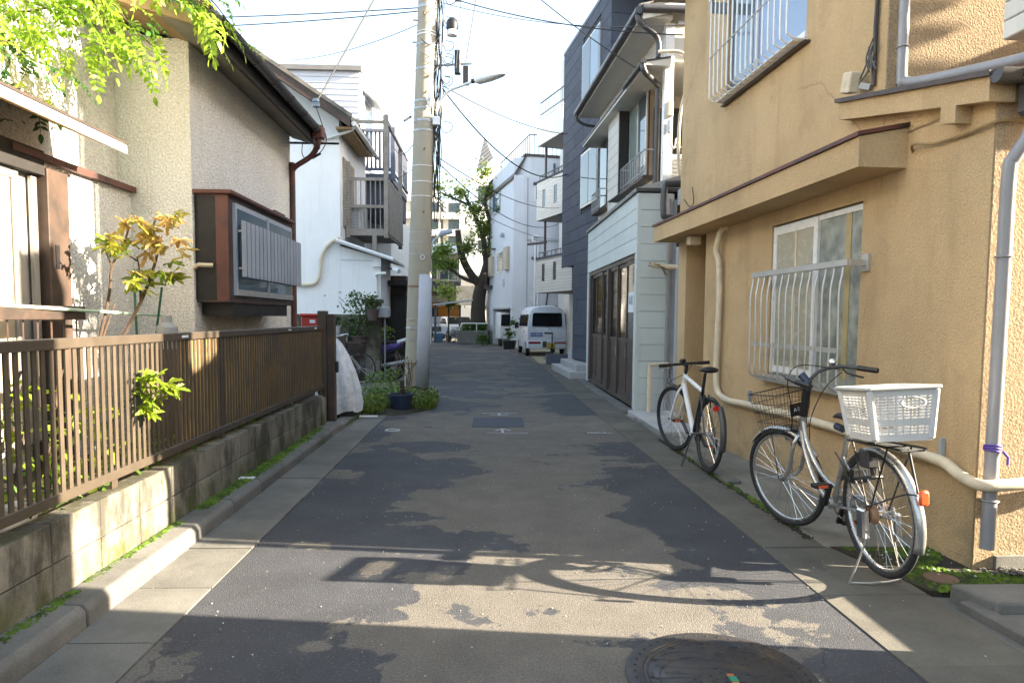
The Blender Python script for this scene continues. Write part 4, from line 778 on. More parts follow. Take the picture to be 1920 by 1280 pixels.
for k, (y0, y1) in enumerate(((10.01, 10.72), (10.74, 11.43), (11.45, 12.13), (12.27, 12.96), (12.98, 13.66), (13.68, 14.29))):
    xo = 2.205 + (.02 if k % 2 else 0)
    d_ = MB(); d_.box(xo, xo + .03, y0, y0 + .035, .14, 2.29); d_.box(xo, xo + .03, y1 - .035, y1, .14, 2.29); d_.box(xo, xo + .03, y0 + .035, y1 - .035, 1.03, 1.09); d_.box(xo, xo + .03, y0 + .035, y1 - .035, .14, .24); d_.box(xo, xo + .03, y0 + .035, y1 - .035, 2.23, 2.29)
    do = d_.build('door', 'shop_brown', sh)
    MB().box(xo + .012, xo + .02, y0 + .036, y1 - .036, .241, 1.029).build('lower_panel', 'shop_brown', do)
    MB().box(xo + .012, xo + .018, y0 + .036, y1 - .036, 1.091, 2.229).build('pane', 'glass_shop' if 'glass_shop' in M else 'glass_dark', do)
    if k in (1, 2, 4): MB().box(xo + .030, xo + .034, y0 + .05, y1 - (.05 if k != 2 else .3), 1.1, 2.22).build('curtain', 'amber', do)
    if k in (1, 2, 3): MB().box(xo - .01, xo, y0 + .05, y0 + .07, .78, .93).build('handle', 'steel', do)
nt = MB().box(2.195, 2.199, 10.14, 10.52, 1.50, 1.80).build('notice', 'sign_white', sh)
tx = text('notice_text', 'ル区', .15, 'black', sh, Matrix.Translation((2.193 - 2.16, 10.33 - 9.8, 1.67)) @ Matrix(((0, 0, -1, 0), (-1, 0, 0, 0), (0, 1, 0, 0), (0, 0, 0, 1))))
# upper storey, turned slightly with the street
US = Matrix.Translation((2.6, 10.0, 0)) @ Matrix.Rotation(R_(2.8), 4, 'Z')
def ub(*a): return MB(US).box(*a)
q = MB(US); q.box(0, 4, 1.55, 4.55, 3.2, 5.62); q.box(0.02, 4, 0, 1.55, 5.1, 5.62); q.build('upper_wall', 'siding_white', sh)
for i in range(3): ub(-.015, .02, 0, 4.55, 5.06 + i * .195, 5.25 + i * .195).build('siding_board', 'siding_white', sh, bevel=.004)
for i in range(8): ub(-.015, .0, 3.52, 3.72, 3.46 + i * .195, 3.65 + i * .195).build('siding_board', 'siding_white', sh)
for i in range(2): ub(-.02, .0, 1.0, 4.55, 3.27 + i * .17, 3.43 + i * .17).build('siding_board', 'siding_white', sh)
ub(-.05, .08, -.02, .10, 3.2, 5.62).build('corner_post', 'white_paint', sh)
ub(1.0, 1.1, -.02, .10, 3.2, 5.62).build('corner_post', 'white_paint', sh); ub(0, 3, -.02, 1.55, 3.14, 3.26).build('veranda_floor', 'wood_brown', sh)
ub(.05, 3.5, 1.52, 1.55, 3.26, 5.1).build('veranda_wall', 'siding_white', sh)
vw = ub(.25, .95, 1.49, 1.52, 3.3, 4.9).build('window', 'wood_brown', sh); ub(.3, .9, 1.47, 1.49, 3.36, 4.84).build('pane', 'glass', vw)
w_ = ub(-.01, .02, .95, 2.05, 3.62, 5.03).build('window', 'wood_brown', sh); ub(-.02, -.012, 1.02, 1.50, 3.70, 4.97).build('pane', 'glass', w_); ub(-.03, -.022, 1.50, 1.98, 3.70, 4.97).build('pane', mat('pale_pane', (.22, .27, .25), .15, .15, 3), w_)
for y in (.98, 1.49, 2.0): ub(-.034, -.01, y - .022, y + .022, 3.64, 5.0).build('sash', 'alu', w_)
tb = ub(-.20, -.016, 2.06, 2.85, 3.56, 5.04).build('shutter_box', 'siding_joint', sh)
for i in range(8): ub(-.215, -.20, 2.07, 2.86, 3.57 + i * .184, 3.748 + i * .184).build('siding_board', 'siding_white', tb, bevel=.003)
ub(-.205, -.01, 2.045, 2.06, 3.56, 5.04).build('side_panel', 'fascia_dark', tb)
w_ = ub(-.02, .02, 3.74, 4.44, 3.62, 5.03).build('window', 'wood_brown', sh); ub(-.03, -.022, 3.80, 4.38, 3.70, 4.97).build('pane', 'glass', w_)
for y0, y1 in ((.55, 2.04), (3.7, 4.5)):
    rr_ = MB(US); rr_.tube([(-.17, y0, 3.98), (-.17, y1, 3.98)], .013, 6); rr_.tube([(-.17, y0, 3.66), (-.17, y1, 3.66)], .011, 6); rr_.tube([(-.17, y0, 3.98), (0, y0, 3.98)], .012, 6); rr_.tube([(-.17, y1, 3.98), (0, y1, 3.98)], .012, 6); ro = rr_.build('railing', 'steel', sh)
    n_ = int((y1 - y0) / .11)
    for i in range(n_ + 1): y = y0 + (y1 - y0) * i / n_; MB(US).tube([(-.17, y, 3.60), (-.17, y, 3.98)], .007, 5).build('bar', 'steel', ro)
    ub(-.19, -.0, y0, y1, 3.55, 3.60).build('ledge', 'wood_brown', ro)
hp = MB(US).prism([(-.36, -.12, 4.99), (0.0, -.12, 4.99), (0.0, -.12, 5.10), (-.36, -.12, 5.035)], (0, 4.75, 0)).build('window_hood', 'siding_white', sh)
MB(US).prism([(-.38, -.13, 5.036), (0, -.13, 5.105), (0, -.13, 5.125), (-.38, -.13, 5.056)], (0, 4.77, 0)).build('hood_sheet', 'gutter_dark', sh)
MB(US).tube([(-.40, -.15, 5.04), (-.40, 1.0, 5.04)], .035, 8).build('gutter', 'gutter_dark', sh, smooth=True)
es = MB(US).prism([(-.45, -.16, 5.62), (0, -.16, 5.62), (0, -.16, 5.68), (-.45, -.16, 5.68)], (0, 4.85, 0)).build('soffit', 'siding_white', sh)
MB(US).prism([(-.46, -.2, 5.68), (-.46, -.2, 5.76), (2.6, -.2, 6.55), (2.6, -.2, 6.45)], (0, 4.9, 0)).build('roof', 'siding_joint', sh)
MB(US).prism([(-.44, -.21, 5.58), (-.44, -.21, 5.72), (2.6, -.21, 6.48), (2.6, -.21, 6.36)], (0, .03, 0)).build('verge_board', 'siding_white', sh)
tl = MB()
for k in range(6): tl.tube([(0, -.14 + k * .0, 0), (0, .14, 0)], .001, 3)
me = mkmesh(MB().prism([(0, -.13, 0), (0, .13, 0), (0, .13, .02), (0, .06, .05), (0, -.06, .05), (0, -.13, .02)], (.3, 0, 0)), 'tile', 'roof_tile')
rot = US.to_euler().z
for i in range(9):
    for j in range(18):
        if j > 5 and i > 3: continue
        pt = US @ Vector((-.47 + i * .26, -.08 + j * .27, 5.765 + i * .0672)); o = inst('tile', me, sh, pt, (0, -.25, rot))
gt = MB(US); gt.tube([(-.50, -.22, 5.70), (-.50, 4.72, 5.70)], .055, 10); gt.build('gutter', 'gutter_dark', sh, smooth=True)
MB(US).tube(smooth_path([(-.50, 4.6, 5.66), (-.48, 4.62, 5.55), (-.3, 4.6, 5.45), (-.05, 4.58, 5.42)], 4), .03, 8).build('downpipe', 'gutter_dark', sh, smooth=True)
MB(US).tube([(-.45, -.22, 5.72), (2.2, -.22, 5.74)], .06, 10).build('gutter', 'gutter_dark', sh, smooth=True)
MB(US).tube(smooth_path([(-.50, -.15, 5.66), (-.46, -.15, 5.55), (-.25, -.12, 5.42), (-.18, -.1, 5.30), (-.18, -.1, 5.1)], 4), .04, 10).build('downpipe', 'gutter_dark', sh, smooth=True)
MB(US).tube(smooth_path([(-.40, -.1, 5.0), (-.36, -.08, 4.9), (-.12, .15, 4.82), (-.07, .25, 4.7), (-.07, .28, 3.3)], 4), .04, 10).build('downpipe', 'gutter_dark', sh, smooth=True)
MB(US).tube(smooth_path([(-.2, -.16, 5.16), (.1, -.17, 5.17), (.22, -.17, 5.05), (.24, -.17, 4.8), (.14, -.16, 4.3), (.13, -.16, 3.7), (.2, -.14, 3.2)], 5), .024, 8).build('duct', 'cream_plastic', sh, smooth=True)
tr = MB(US); tr.bar((.15, -.1, 5.15), (.75, -.1, 5.6), .03, .03); tr.bar((.1, -.1, 5.6), (.8, -.1, 5.6), .03, .03)
for i in range(4): tr.bar((.25 + i * .13, -.1, 5.6), (.32 + i * .13, -.1, 5.3 + i * .08), .02, .02)
tr.build('bracket', 'steel', sh)
m1 = MB(US).box(-.02, .06, -.10, -.02, 4.30, 4.52).build('gas_regulator', 'cream_plastic', sh, bevel=.01); MB(US).tube(smooth_path([(.02, -.06, 4.3), (.02, -.06, 4.0), (.08, -.08, 3.85), (.12, -.06, 4.0)], 4), .012, 6).build('hose', 'grey_plastic', sh, smooth=True); MB(US).lathe([(.035, 0), (.035, .14), (.02, .17)], (.02, -.06, 4.08), 10).build('gas_valve', 'steel', sh)
va = root('air_conditioner', 'white louvred air conditioner on the shop veranda beside the beige house', 'air conditioner', (2.95, 10.4, 3.26)); MB().box(2.74, 3.05, 10.3, 10.75, 3.26, 3.86).build('body', 'white_plastic', va, bevel=.01)
for i in range(9): MB().box(2.77, 3.02, 10.288, 10.302, 3.31 + i * .058, 3.335 + i * .058).build('louvre', 'grey_plastic', va)
rl = MB(); rl.tube([(2.63, 10.05, 3.9), (3.4, 10.05, 3.9)], .012, 6); rl.tube([(2.63, 10.05, 3.72), (3.4, 10.05, 3.72)], .012, 6); rl.build('railing', 'steel', sh)

# ================================================================== DARK PANEL BUILDING
dk = root('panel_building', 'slate grey panelled three storey building beyond the shop', 'building', (2.65, 15.0, 0), (0, 0, R_(7.6)), None, False)
d = MB(); d.box(.02, 7, 0.02, 2.88, .34, 8.5); d.box(.02, 7, 2.88, 4.16, 2.82, 8.5); d.box(.8, 7, -.9, .02, .34, 8.9); d.box(1.9, 7, 4.16, 8.2, 0, 8.2); d.build('wall', 'panel_joint', dk)  # last box added behind the parking to block sun from the road
MB().box(.03, 7, .03, 2.86, 0, .34).build('plinth', 'ground', dk)
rows = 27; ph = (8.54 - .36) / rows
for i in range(rows):
    z0 = .36 + i * ph; y = -.6 + (i % 3) * .3
    y1max = 4.18 if z0 > 2.75 else 2.90
    while y < y1max:
        y0, y1 = max(y, 0.0), min(y + .9, y1max)
        wins = ((.74, 2.22, 6.72, 8.06), (.78, 2.22, 4.12, 5.44))
        segs = [(y0, y1)]
        for wy0, wy1, wz0, wz1 in wins:
            if z0 + ph > wz0 and z0 < wz1:
                ns = []
                for a_, b_ in segs:
                    if b_ <= wy0 or a_ >= wy1: ns.append((a_, b_))
                    else:
                        if a_ < wy0: ns.append((a_, wy0))
                        if b_ > wy1: ns.append((wy1, b_))
                segs = ns
        for a_, b_ in segs:
            if b_ - a_ > .04: MB().box(0, .018, a_ + .005, b_ - .005, z0 + .005, z0 + ph - .005).build('panel', 'panel_dark', dk)
        y += .9
for i in range(rows):
    z0 = .36 + i * ph
    if z0 > 3: MB().box(.02, .8, -.016, .018, z0 + .005, z0 + ph - .005).build('panel', 'panel_dark', dk)
MB().box(-.2, 2, -1.2, .0, 8.56, 8.7).build('roof_eave', 'soffit', dk); MB().box(-.01, 7, 0, 4.19, 8.54, 8.62).build('parapet_cap', 'gutter_dark', dk)
for (y0, y1, z0, z1, nm) in ((.74, 2.22, 6.72, 8.06, 0), (.78, 2.22, 4.12, 5.44, 1)):
    w_ = MB().box(-.03, .03, y0, y1, z0, z1).build('window', 'alu', dk); ym = (y0 + y1) / 2
    MB().box(-.038, -.03, y0 + .05, ym - .02, z0 + .06, z1 - .05).build('pane', 'glass_blue' if nm == 0 else 'glass', w_); MB().box(-.038, -.03, ym + .02, y1 - .05, z0 + .06, z1 - .05).build('pane', 'glass_dark', w_)
MB().box(1.2, 1.25, -.93, -.9, 7.2, 8.0).build('window', 'alu', dk)
st_ = root('entrance_steps', 'pale concrete entrance steps with a pink side beside the grey building', 'steps', (2.2, 17, 0))
MB().prism([(1.93, 15.6, 0), (2.6, 15.6, 0), (2.4, 18.6, 0), (1.80, 18.6, 0)], (0, 0, .17)).build('step', 'step', st_, bevel=.01); MB().prism([(2.10, 15.8, .17), (2.66, 15.8, .17), (2.45, 18.4, .17), (2.02, 18.4, .17)], (0, 0, .15)).build('step', 'step', st_, bevel=.01); MB().lathe([(.10, 0), (.11, .18), (.06, .25)], (2.28, 18.0, .32), 12).build('post_foot', 'step', st_, smooth=True)
lwl = MB().box(1.82, 2.62, 20.5, 20.62, 0, .33).build('low_wall', 'balc_grey'); tag(lwl, 'low slate grey wall beside the parked van and the entrance steps', 'wall')

# ================================================================== WHITE TILED BALCONY BUILDING
tb = root('tiled_building', 'white tiled building with three stacked balconies above the parked van', 'building', (2.41, 22.0, 0), (0, 0, R_(18.5)), None, False)
MB().box(1.25, 8, -.2, 2.0, 0, 8.4).build('wall', 'tile_white', tb); MB().box(4, 14, 2.0, 9, 0, 13).build('added_sun_block', 'tile_white', tb)  # second box mostly hidden, added to shade the garage house
me_t = mkmesh(MB().box(-.008, .008, -.1, .1, -.028, .028), 'tile', 'tile_white')
tn = 0
for z0, z1, yr in ((2.27, 3.44, -.78), (4.76, 6.06, 0.0), (7.30, 8.14, 0.0)):
    bl_ = MB(); bl_.box(.01, .14, yr, 2.12, z0, z1); bl_.box(.14, 1.3, yr + .0, 2.12, z0, z0 + .16); bl_.box(.14, 1.3, 2.0, 2.12, z0 + .16, z1); bo = bl_.build('balcony', 'tile_joint', tb)
    wins = ((.42, .66), (1.36, 1.60)) if z0 < 7 else ()
    if z0 < 7:
        nz = int((z1 - z0) / .098)
        for i in range(nz):
            z = z0 + .05 + i * .098; y = yr - .01
            segs = [(yr, 2.12)]
            if z0 + .38 < z < z0 + .98:
                segs = [(yr, wins[0][0]), (wins[0][1], wins[1][0]), (wins[1][1], 2.12)]
            for a_, b_ in segs: MB().box(-.006, .012, a_ + .004, b_ - .004, z - .044, z + .044).build('tile_course', 'tile_white', bo)
        for a_, b_ in wins: MB().box(.005, .013, a_, b_, z0 + .34, z0 + 1.02).build('slot_window', 'glass_dark', bo)
    else: MB().box(-.006, .012, yr, 2.12, z0, z1).build('panel', 'plaster_pale', bo)
    MB().box(-.02, .16, yr, 2.14, z1, z1 + .05).build('cap', 'panel_dark' if z0 < 7 else 'plaster_pale', bo)
    rl = MB(); rl.tube([(.08, yr, z1 + .22), (.08, 2.05, z1 + .22)], .018, 6); n_ = 9 if z0 < 7 else 16
    if z0 > 7: rl.tube([(.08, yr, z1 + .62), (.08, 2.05, z1 + .62)], .022, 6)
    for i in range(n_): rl.tube([(.08, yr + (2.05 - yr) * i / (n_ - 1), z1), (.08, yr + (2.05 - yr) * i / (n_ - 1), z1 + (.22 if z0 < 7 else .62))], .011, 5)
    rl.build('railing', 'gutter_dark', bo)
for y, z0, z1 in ((2.05, 3.4, 4.76), (2.05, 6.0, 7.3)): MB().tube([(.3, y, z0), (.3, y, z1)], .045, 8).build('pillar', 'gutter_dark', tb)
MB().tube([(.35, 2.05, 4.05), (.0, 2.9, 4.05)], .05, 8).build('pipe', 'gutter_dark', tb)
MB().box(1.50, 1.72, 2.45, 2.95, 0, 2.3).build('pillar', 'tile_white', tb); dw = MB().box(1.74, 2.5, 2.3, 2.4, 0, 2.1).build('door', 'shop_brown', tb); MB().box(1.8, 1.83, 2.27, 2.3, .9, 1.2).build('handle', 'steel', dw)

# ================================================================== WHITE THREE STOREY HOUSE WITH GARAGE
w3 = root('garage_house', 'white three storey house with brown mansard edge, roof railing and open garage', 'house', (1.274, 32.0, 0), (0, 0, R_(11.4)), None, False)
q = MB()
q.prism([(0, .55, 1.86), (.45, 0, 1.86), (8, 0, 1.86), (8, 6.4, 1.86), (0, 6.4, 1.86)], (0, 0, 6.1)); q.prism([(0, .12, 0), (.45, -.0, 0), (8, 0, 0), (8, .6, 0), (0, .6, 0)], (0, 0, 1.86)); q.prism([(0, .1, 1.80), (.45, 0, 1.80), (.45, .55, 1.80), (0, .55, 1.80)], (0, 0, 6.2))
q.box(0, 8, 4.6, 6.4, 0, 1.86); q.box(4.5, 8, .6, 4.6, 0, 1.86); q.prism([(.1, .5, 7.96), (.75, 0, 7.96), (8, 0, 7.96), (8, 6.4, 7.96), (.1, 6.4, 7.96)], (0, 0, .9))
q.build('wall', 'plaster_cool', w3)
MB().prism([(-.05, .1, 7.8), (.62, .1, 8.92), (.62, 6.5, 8.92), (-.05, 6.5, 7.8)], (-.04, 0, .06)).build('mansard', 'brown_metal', w3); MB().box(.55, 8, -.05, .06, 8.86, 8.98).build('coping', 'brown_metal', w3); MB().box(.5, .62, .06, 6.5, 8.92, 9.0).build('coping', 'brown_metal', w3)
rl = MB()
for z in (9.0, 9.9): rl.tube([(.75, 6.3, z), (.75, .15, z), (6, .15, z)], .028, 6)
for i in range(16): rl.tube([(.75, .15 + i * .4, 8.95), (.75, .15 + i * .4, 9.9)], .018, 5); rl.tube([(.75 + i * .22, .15, 8.95), (.75 + i * .22, .15, 9.9)], .018, 5)
rl.build('roof_railing', 'gutter_dark', w3)
for (y0, y1, z0, z1, g_) in ((2.85, 4.7, 6.75, 7.88, 'glass'), (5.45, 5.85, 6.4, 7.75, 'glass'), (2.3, 3.6, 3.7, 4.72, 'glass')):
    w_ = MB().box(-.035, .02, y0, y1, z0, z1).build('window', 'alu', w3); MB().box(-.045, -.036, y0 + .06, (y0 + y1) / 2 - .02, z0 + .06, z1 - .06).build('pane', g_, w_); MB().box(-.045, -.036, (y0 + y1) / 2 + .02, y1 - .06, z0 + .06, z1 - .06).build('pane', 'glass_blue', w_)
for (y0, y1, z0, z1) in ((.85, 1.6, 3.72, 4.80), (4.35, 5.2, 3.6, 4.62)): MB().box(-.16, -.002, y0, y1, z0, z1).build('shutter', 'beige_wall', w3)
vb = MB().box(-.35, 0, 4.7, 6.2, 2.95, 3.12).build('window_balcony', 'brown_metal', w3)
for i in range(9): MB().box(-.35, -.32, 4.72 + i * .18, 4.77 + i * .18, 3.12, 3.75).build('bar', 'brown_metal', vb)
MB().box(-.36, -.31, 4.7, 6.2, 3.75, 3.80).build('rail', 'brown_metal', vb)
for i in range(4): MB().box(-.03, 0, 1.9, 2.2, 2.95 + i * .1, 3.0 + i * .1).build('vent', 'grey_plastic', w3)
ml = MB().lathe([(.08, 0), (.10, .1), (.06, .22)], (-.12, 2.05, 5.35), 10).build('wall_lamp', 'grey_plastic', w3); MB().box(-.2, 0, 4.0, 4.4, 4.95, 5.02).build('vent_hood', 'gutter_dark', w3)
w_ = MB().box(.95, 1.75, -.05, 0, 6.82, 7.55).build('window', 'white_paint', w3); MB().box(1.02, 1.68, -.06, -.051, 6.9, 7.48).build('pane', 'glass_blue', w_); MB().box(.9, 1.8, -.12, .0, 7.56, 7.68).build('hood', 'gutter_dark', w_)
MB().box(.62, .66, -.03, 0, 1.9, 7.9).build('joint', 'grey_plastic', w3)
for x, z0, z1, m_ in ((1.9, 6.9, 8.6, 'gutter_dark'), (1.0, 1.2, 5.0, 'lamp_white'), (1.15, 1.2, 5.0, 'lamp_white')): MB().tube([(x, -.06, z0), (x, -.06, z1)], .05, 8).build('pipe', m_, w3, smooth=True)
MB().box(.85, 6, -.04, 0, 4.15, 4.25).build('band', 'brown_metal', w3); MB().box(.62, 6, -.03, 0, 5.0, 5.06).build('band', 'grey_plastic', w3); MB().tube(smooth_path([(.9, -.07, 4.95), (.9, -.07, 5.2), (1.2, -.07, 5.2)], 3), .05, 8).build('pipe', 'lamp_white', w3)
MB().box(1.0, 6, -.05, 0, 1.90, 1.98).build('band', 'gutter_dark', w3)
for x in (1.55, 2.2): MB().bar((x, -.12, 1.95), (x + .1, -.12, 2.75), .06, .06).build('brace', 'gutter_dark', w3)
MB().box(-.02, .0, .62, 4.55, 1.84, 1.92).build('lintel', 'grey_plastic', w3)
MB().box(4.3, 4.4, .6, 4.6, 0, 1.8).build('garage_back', 'black', w3); MB().box(.4, .5, 3.9, 4.55, 0, 1.75).build('garage_door', 'beige_wall', w3)
# ================================================================== UTILITY POLE
PX, PY = -1.205, 11.75
def pole_pt(z): return Vector((PX + .032 * z, PY, z))
up = root('utility_pole', 'tall concrete utility pole with steel bands, cable bundles and a white sheet', 'utility pole', (PX, PY, 0))
MB().tube([pole_pt(z) for z in (-.4, 2, 4, 6, 8, 10.5)], [.205, .192, .178, .165, .152, .138], 32).build('pole', 'pole', up, smooth=True)
sh_ = MB(); vs = []; zs_ = (.18, 1.0, 2.12)
for z in zs_:
    c = pole_pt(z); r = .212 - .0066 * z + .004
    for k in range(15): a = R_(-86 + k * 11.8); vs.append((c.x + (r + (.0035 if k % 2 else 0)) * math.cos(a), c.y + (r + (.0035 if k % 2 else 0)) * math.sin(a), z))
sh_.add(vs, [(j * 15 + k, j * 15 + k + 1, (j + 1) * 15 + k + 1, (j + 1) * 15 + k) for j in range(2) for k in range(14)])
so = sh_.build('sheet', 'sheet_white', up, smooth=True, ang=80); sm = so.modifiers.new('solid', 'SOLIDIFY'); sm.thickness = .005
def band(z, h=.022, dr=.005, m_='steel'):
    c = pole_pt(z); r = .205 - .0066 * z + dr; MB().lathe([(r - .006, -h / 2), (r, -h / 2), (r, h / 2), (r - .006, h / 2)], c, 28).build('band', m_, up, smooth=True)
for z, h, m_ in ((.62, .02, 'rust'), (1.02, .012, 'steel'), (1.22, .03, 'steel'), (1.36, .012, 'steel'), (1.92, .03, 'rust'), (2.46, .012, 'steel'), (2.66, .012, 'steel'), (2.82, .012, 'steel'), (3.42, .012, 'lamp_white'), (3.66, .012, 'lamp_white'), (3.92, .012, 'lamp_white'), (4.50, .035, 'steel'), (4.66, .04, 'steel'), (4.86, .03, 'steel'), (4.98, .035, 'steel'), (5.5, .03, 'steel'), (5.9, .03, 'steel'), (6.05, .02, 'lamp_white'), (6.1, .012, 'lamp_white'), (6.5, .05, 'steel')): band(z, h, .009 if z < 2.1 else .005, m_)
for z, a in ((4.18, -80), (3.15, -75), (2.9, 10), (5.35, -70), (5.1, -80), (6.3, 190), (6.35, -100), (5.95, 185)): c = pole_pt(z); r = .205 - .0066 * z; MB().tube([(c.x + r * math.cos(R_(a)), c.y + r * math.sin(R_(a)), z), (c.x + (r + .07) * math.cos(R_(a)), c.y + (r + .07) * math.sin(R_(a)), z)], .014, 7).build('bolt', 'rust' if a < 0 else 'steel', up, smooth=True)
hk = MB(); c = pole_pt(2.44); hk.ring((c.x + .06, c.y - .20, 2.40), (0, 1, 0), .035, .008, 14, 6); hk.build('hook', 'lamp_white', up, smooth=True)
rr = random.Random(12); bun = MB(); bun2 = MB()
for i in range(12):
    x0 = PX + .37 + rr.gauss(0, .035); y0 = PY - .03 + rr.gauss(0, .05); zlo = rr.choice([3.0, 3.6, 4.0, 4.6, 5.0])
    pts = [(x0 + rr.gauss(0, .022) + .03 * (z - 3) * .35, y0 + rr.gauss(0, .02), z) for z in [zlo + k * .38 for k in range(int((9.5 - zlo) / .38))]]
    (bun if i % 3 else bun2).tube(smooth_path(pts, 3), rr.uniform(.005, .011), 6)
for i in range(9):
    zc = rr.uniform(4.6, 6.8); R0 = rr.uniform(.06, .16); cx = PX + .33 + .03 * zc
    bun.tube(smooth_path([(cx, PY - .1, zc), (cx + R0, PY - .12, zc - R0 * .3), (cx + R0 * .9, PY - .1, zc - R0), (cx + .02, PY - .08, zc - R0 * 1.2), (cx - .04, PY - .1, zc - R0 * .5)], 5), .006, 5)
for i in range(6):
    zc = rr.uniform(5.2, 7.0); cx = PX + .03 * zc
    bun2.tube(smooth_path([(cx - .06, PY - .19, zc), (cx + .05, PY - .2, zc - .1), (cx + .15, PY - .15, zc - .05), (cx + .25, PY - .1, zc + .1)], 5), .006, 5)
for i in range(4):
    x0 = PX + .36 + rr.gauss(0, .02); bun.tube(smooth_path([(x0 + .08, PY - .05, 4.9), (x0 + .02, PY - .06, 4.2), (x0 - .04, PY - .05, 3.5), (x0 + .02, PY - .05, 3.45 - .05 * i), (x0 + .14, PY, 3.4 - .08 * i)], 6), .009, 5)
bun.build('cable_bundle', 'cable', up, smooth=True); bun2.build('cable_bundle', 'cable_grey', up, smooth=True)
eq = MB(); eq.lathe([(.02, 0), (.085, .02), (.09, .09), (.085, .10)], (PX + .62, PY - .1, 6.02), 14); eq.build('transformer_cap', 'lamp_white', up, smooth=True); MB().lathe([(.09, 0), (.10, .06), (.085, .15), (.04, .19)], (PX + .62, PY - .1, 6.13), 14).build('junction', 'black', up, smooth=True)
MB().box(PX + .66, PX + .76, PY - .15, PY - .05, 5.42, 5.80).build('splice_box', 'black', up, bevel=.01); MB().box(PX + .80, PX + .90, PY - .15, PY - .05, 5.25, 5.55).build('splice_box', 'black', up, bevel=.01); MB().box(PX + .66, PX + .78, PY - .1, PY - .06, 6.6, 6.64).build('cross_arm', 'steel', up)
MB().bar((PX + .3, PY, 5.58), (PX + .95, PY - .1, 5.60), .02, .03).build('cross_arm', 'steel', up); MB().bar((PX + .3, PY, 4.72), (PX + .18, PY - .05, 4.72), .05, .07).build('bracket', 'lamp_white', up); MB().box(PX + .30, PX + .42, PY - .16, PY - .04, 4.58, 4.72).build('junction_box', 'lamp_white', up, bevel=.01); MB().box(PX + .22, PX + .28, PY - .24, PY - .18, 4.85, 5.05).build('junction_box', 'steel', up)
MB().tube([(PX - .06, PY - .1, 4.72), (PX - .16, PY - .2, 4.62)], .018, 8).build('clamp', 'black', up)
# street lamp on the pole
sl_ = root('street_lamp', 'white street lamp on a curved arm fixed to the utility pole', 'street lamp', (PX + .33, PY - .1, 5.0))
MB().tube(smooth_path([(PX + .36, PY - .12, 4.80), (PX + .42, PY - .15, 4.95), (PX + .58, PY - .25, 5.10), (PX + .75, PY - .32, 5.15), (PX + .97, PY - .4, 5.21)], 5), .022, 10).build('arm', 'lamp_white', sl_, smooth=True)
T = Matrix.Translation((PX + .97, PY - .4, 5.20)) @ Matrix.Rotation(R_(-20), 4, 'Z') @ Matrix.Rotation(R_(-7), 4, 'Y')
MB(T).tube([(-.02, 0, .015), (.05, 0, .015)], .035, 10).build('collar', 'black', sl_, smooth=True)
hb = MB(T); vs = []
for x, wd, zt, zb in ((.04, .055, .05, -.02), (.10, .085, .065, -.055), (.30, .09, .06, -.05), (.50, .075, .045, -.02), (.565, .03, .03, .0)):
    for k in range(12): a = 2 * PI * k / 12; vs.append((x, wd * math.cos(a), (zt if math.sin(a) > 0 else -zb) * math.sin(a)))
hb.add(vs, [(j * 12 + k, j * 12 + (k + 1) % 12, (j + 1) * 12 + (k + 1) % 12, (j + 1) * 12 + k) for j in range(4) for k in range(12)] + [tuple(range(12))[::-1], tuple(range(48, 60))]); hb.build('lamp_head', 'lamp_white', sl_, smooth=True, ang=60)
MB(T).tube([(.56, 0, .01), (.58, 0, .02)], .012, 8).build('sensor', 'black', sl_)
PK = .965
for o_ in (up, sl_): o_.location = Vector((0, 0, 1.4)) + (o_.location - Vector((0, 0, 1.4))) * PK; o_.scale = (PK,) * 3
# overhead wires
def wire(lab, p, q, d, r=.008, n=20, m_='cable'):
    p, q = [Vector((0, 0, 1.4)) + (Vector(e) - Vector((0, 0, 1.4))) * PK if abs(e[1] - 11.7) < .15 else Vector(e) for e in (p, q)]
    o = MB().tube(sag(p, q, d, n), r, 6).build('overhead_wire', m_, None, smooth=True); tag(o, lab, 'wire', 'overhead wires'); return o
wire('upper of two thin wires running left from the pole top', (-1.05, 11.7, 6.50), (-11, 13.4, 6.85), .12)
wire('lower of two thin wires running left from the pole top', (-1.05, 11.7, 6.45), (-11, 13.2, 6.65), .2)
wire('single thin wire sloping down left from the pole to the white house roof', (-1.03, 11.7, 6.28), (-4.3, 15.45, 6.95), .12, .006)
wire('thick cable rising steeply from the roof corner of the stucco house', (-2.09, 8.62, 4.0), (-.95, 11.65, 8.3), .05, .010)
wire('wire from the pole top to the beige house wall', (-.75, 11.7, 6.70), (2.48, 8.85, 5.0), .12)
wire('thin wire just under the one from the pole top to the beige house', (-.75, 11.7, 6.58), (3.2, 8.85, 5.2), .2, .005, m_='cable_grey')
wire('steep wire falling from above the picture to the shop hood gutter', (-.6, 11.6, 7.9), (2.24, 10.1, 4.98), .15)
wire('wire crossing from the street lamp arm to the slate building', (-.72, 11.65, 5.22), (2.16, 18.7, 6.35), .15)
wire('sagging wire from the street lamp arm down to the tiled balcony', (-.74, 11.65, 5.18), (2.2, 18.75, 5.3), .55, .012)
wire('low wire from the cable bundle to the white garage house', (-.78, 11.7, 4.05), (2.3, 21.9, 4.9), .25)
wire('second low wire from the cable bundle to the white garage house', (-.78, 11.7, 3.95), (2.3, 21.9, 4.4), .45)
wire('lowest long wire passing in front of the white garage house', (-.78, 11.7, 3.55), (2.3, 21.9, 3.9), .2, .006)
wire('steep wire going up from the splice boxes beside the pole', (-.36, 11.6, 5.6), (.1, 11.2, 8.2), .0, .008, 4)
wire('very steep wire close to the pole going up out of the picture', (-.52, 11.6, 5.5), (-.32, 11.6, 8.2), .0, .006, 4)
wire('short wire from the pole to the blue grey balcony', (-1.1, 11.75, 4.55), (-2.7, 20.2, 6.3), .3)
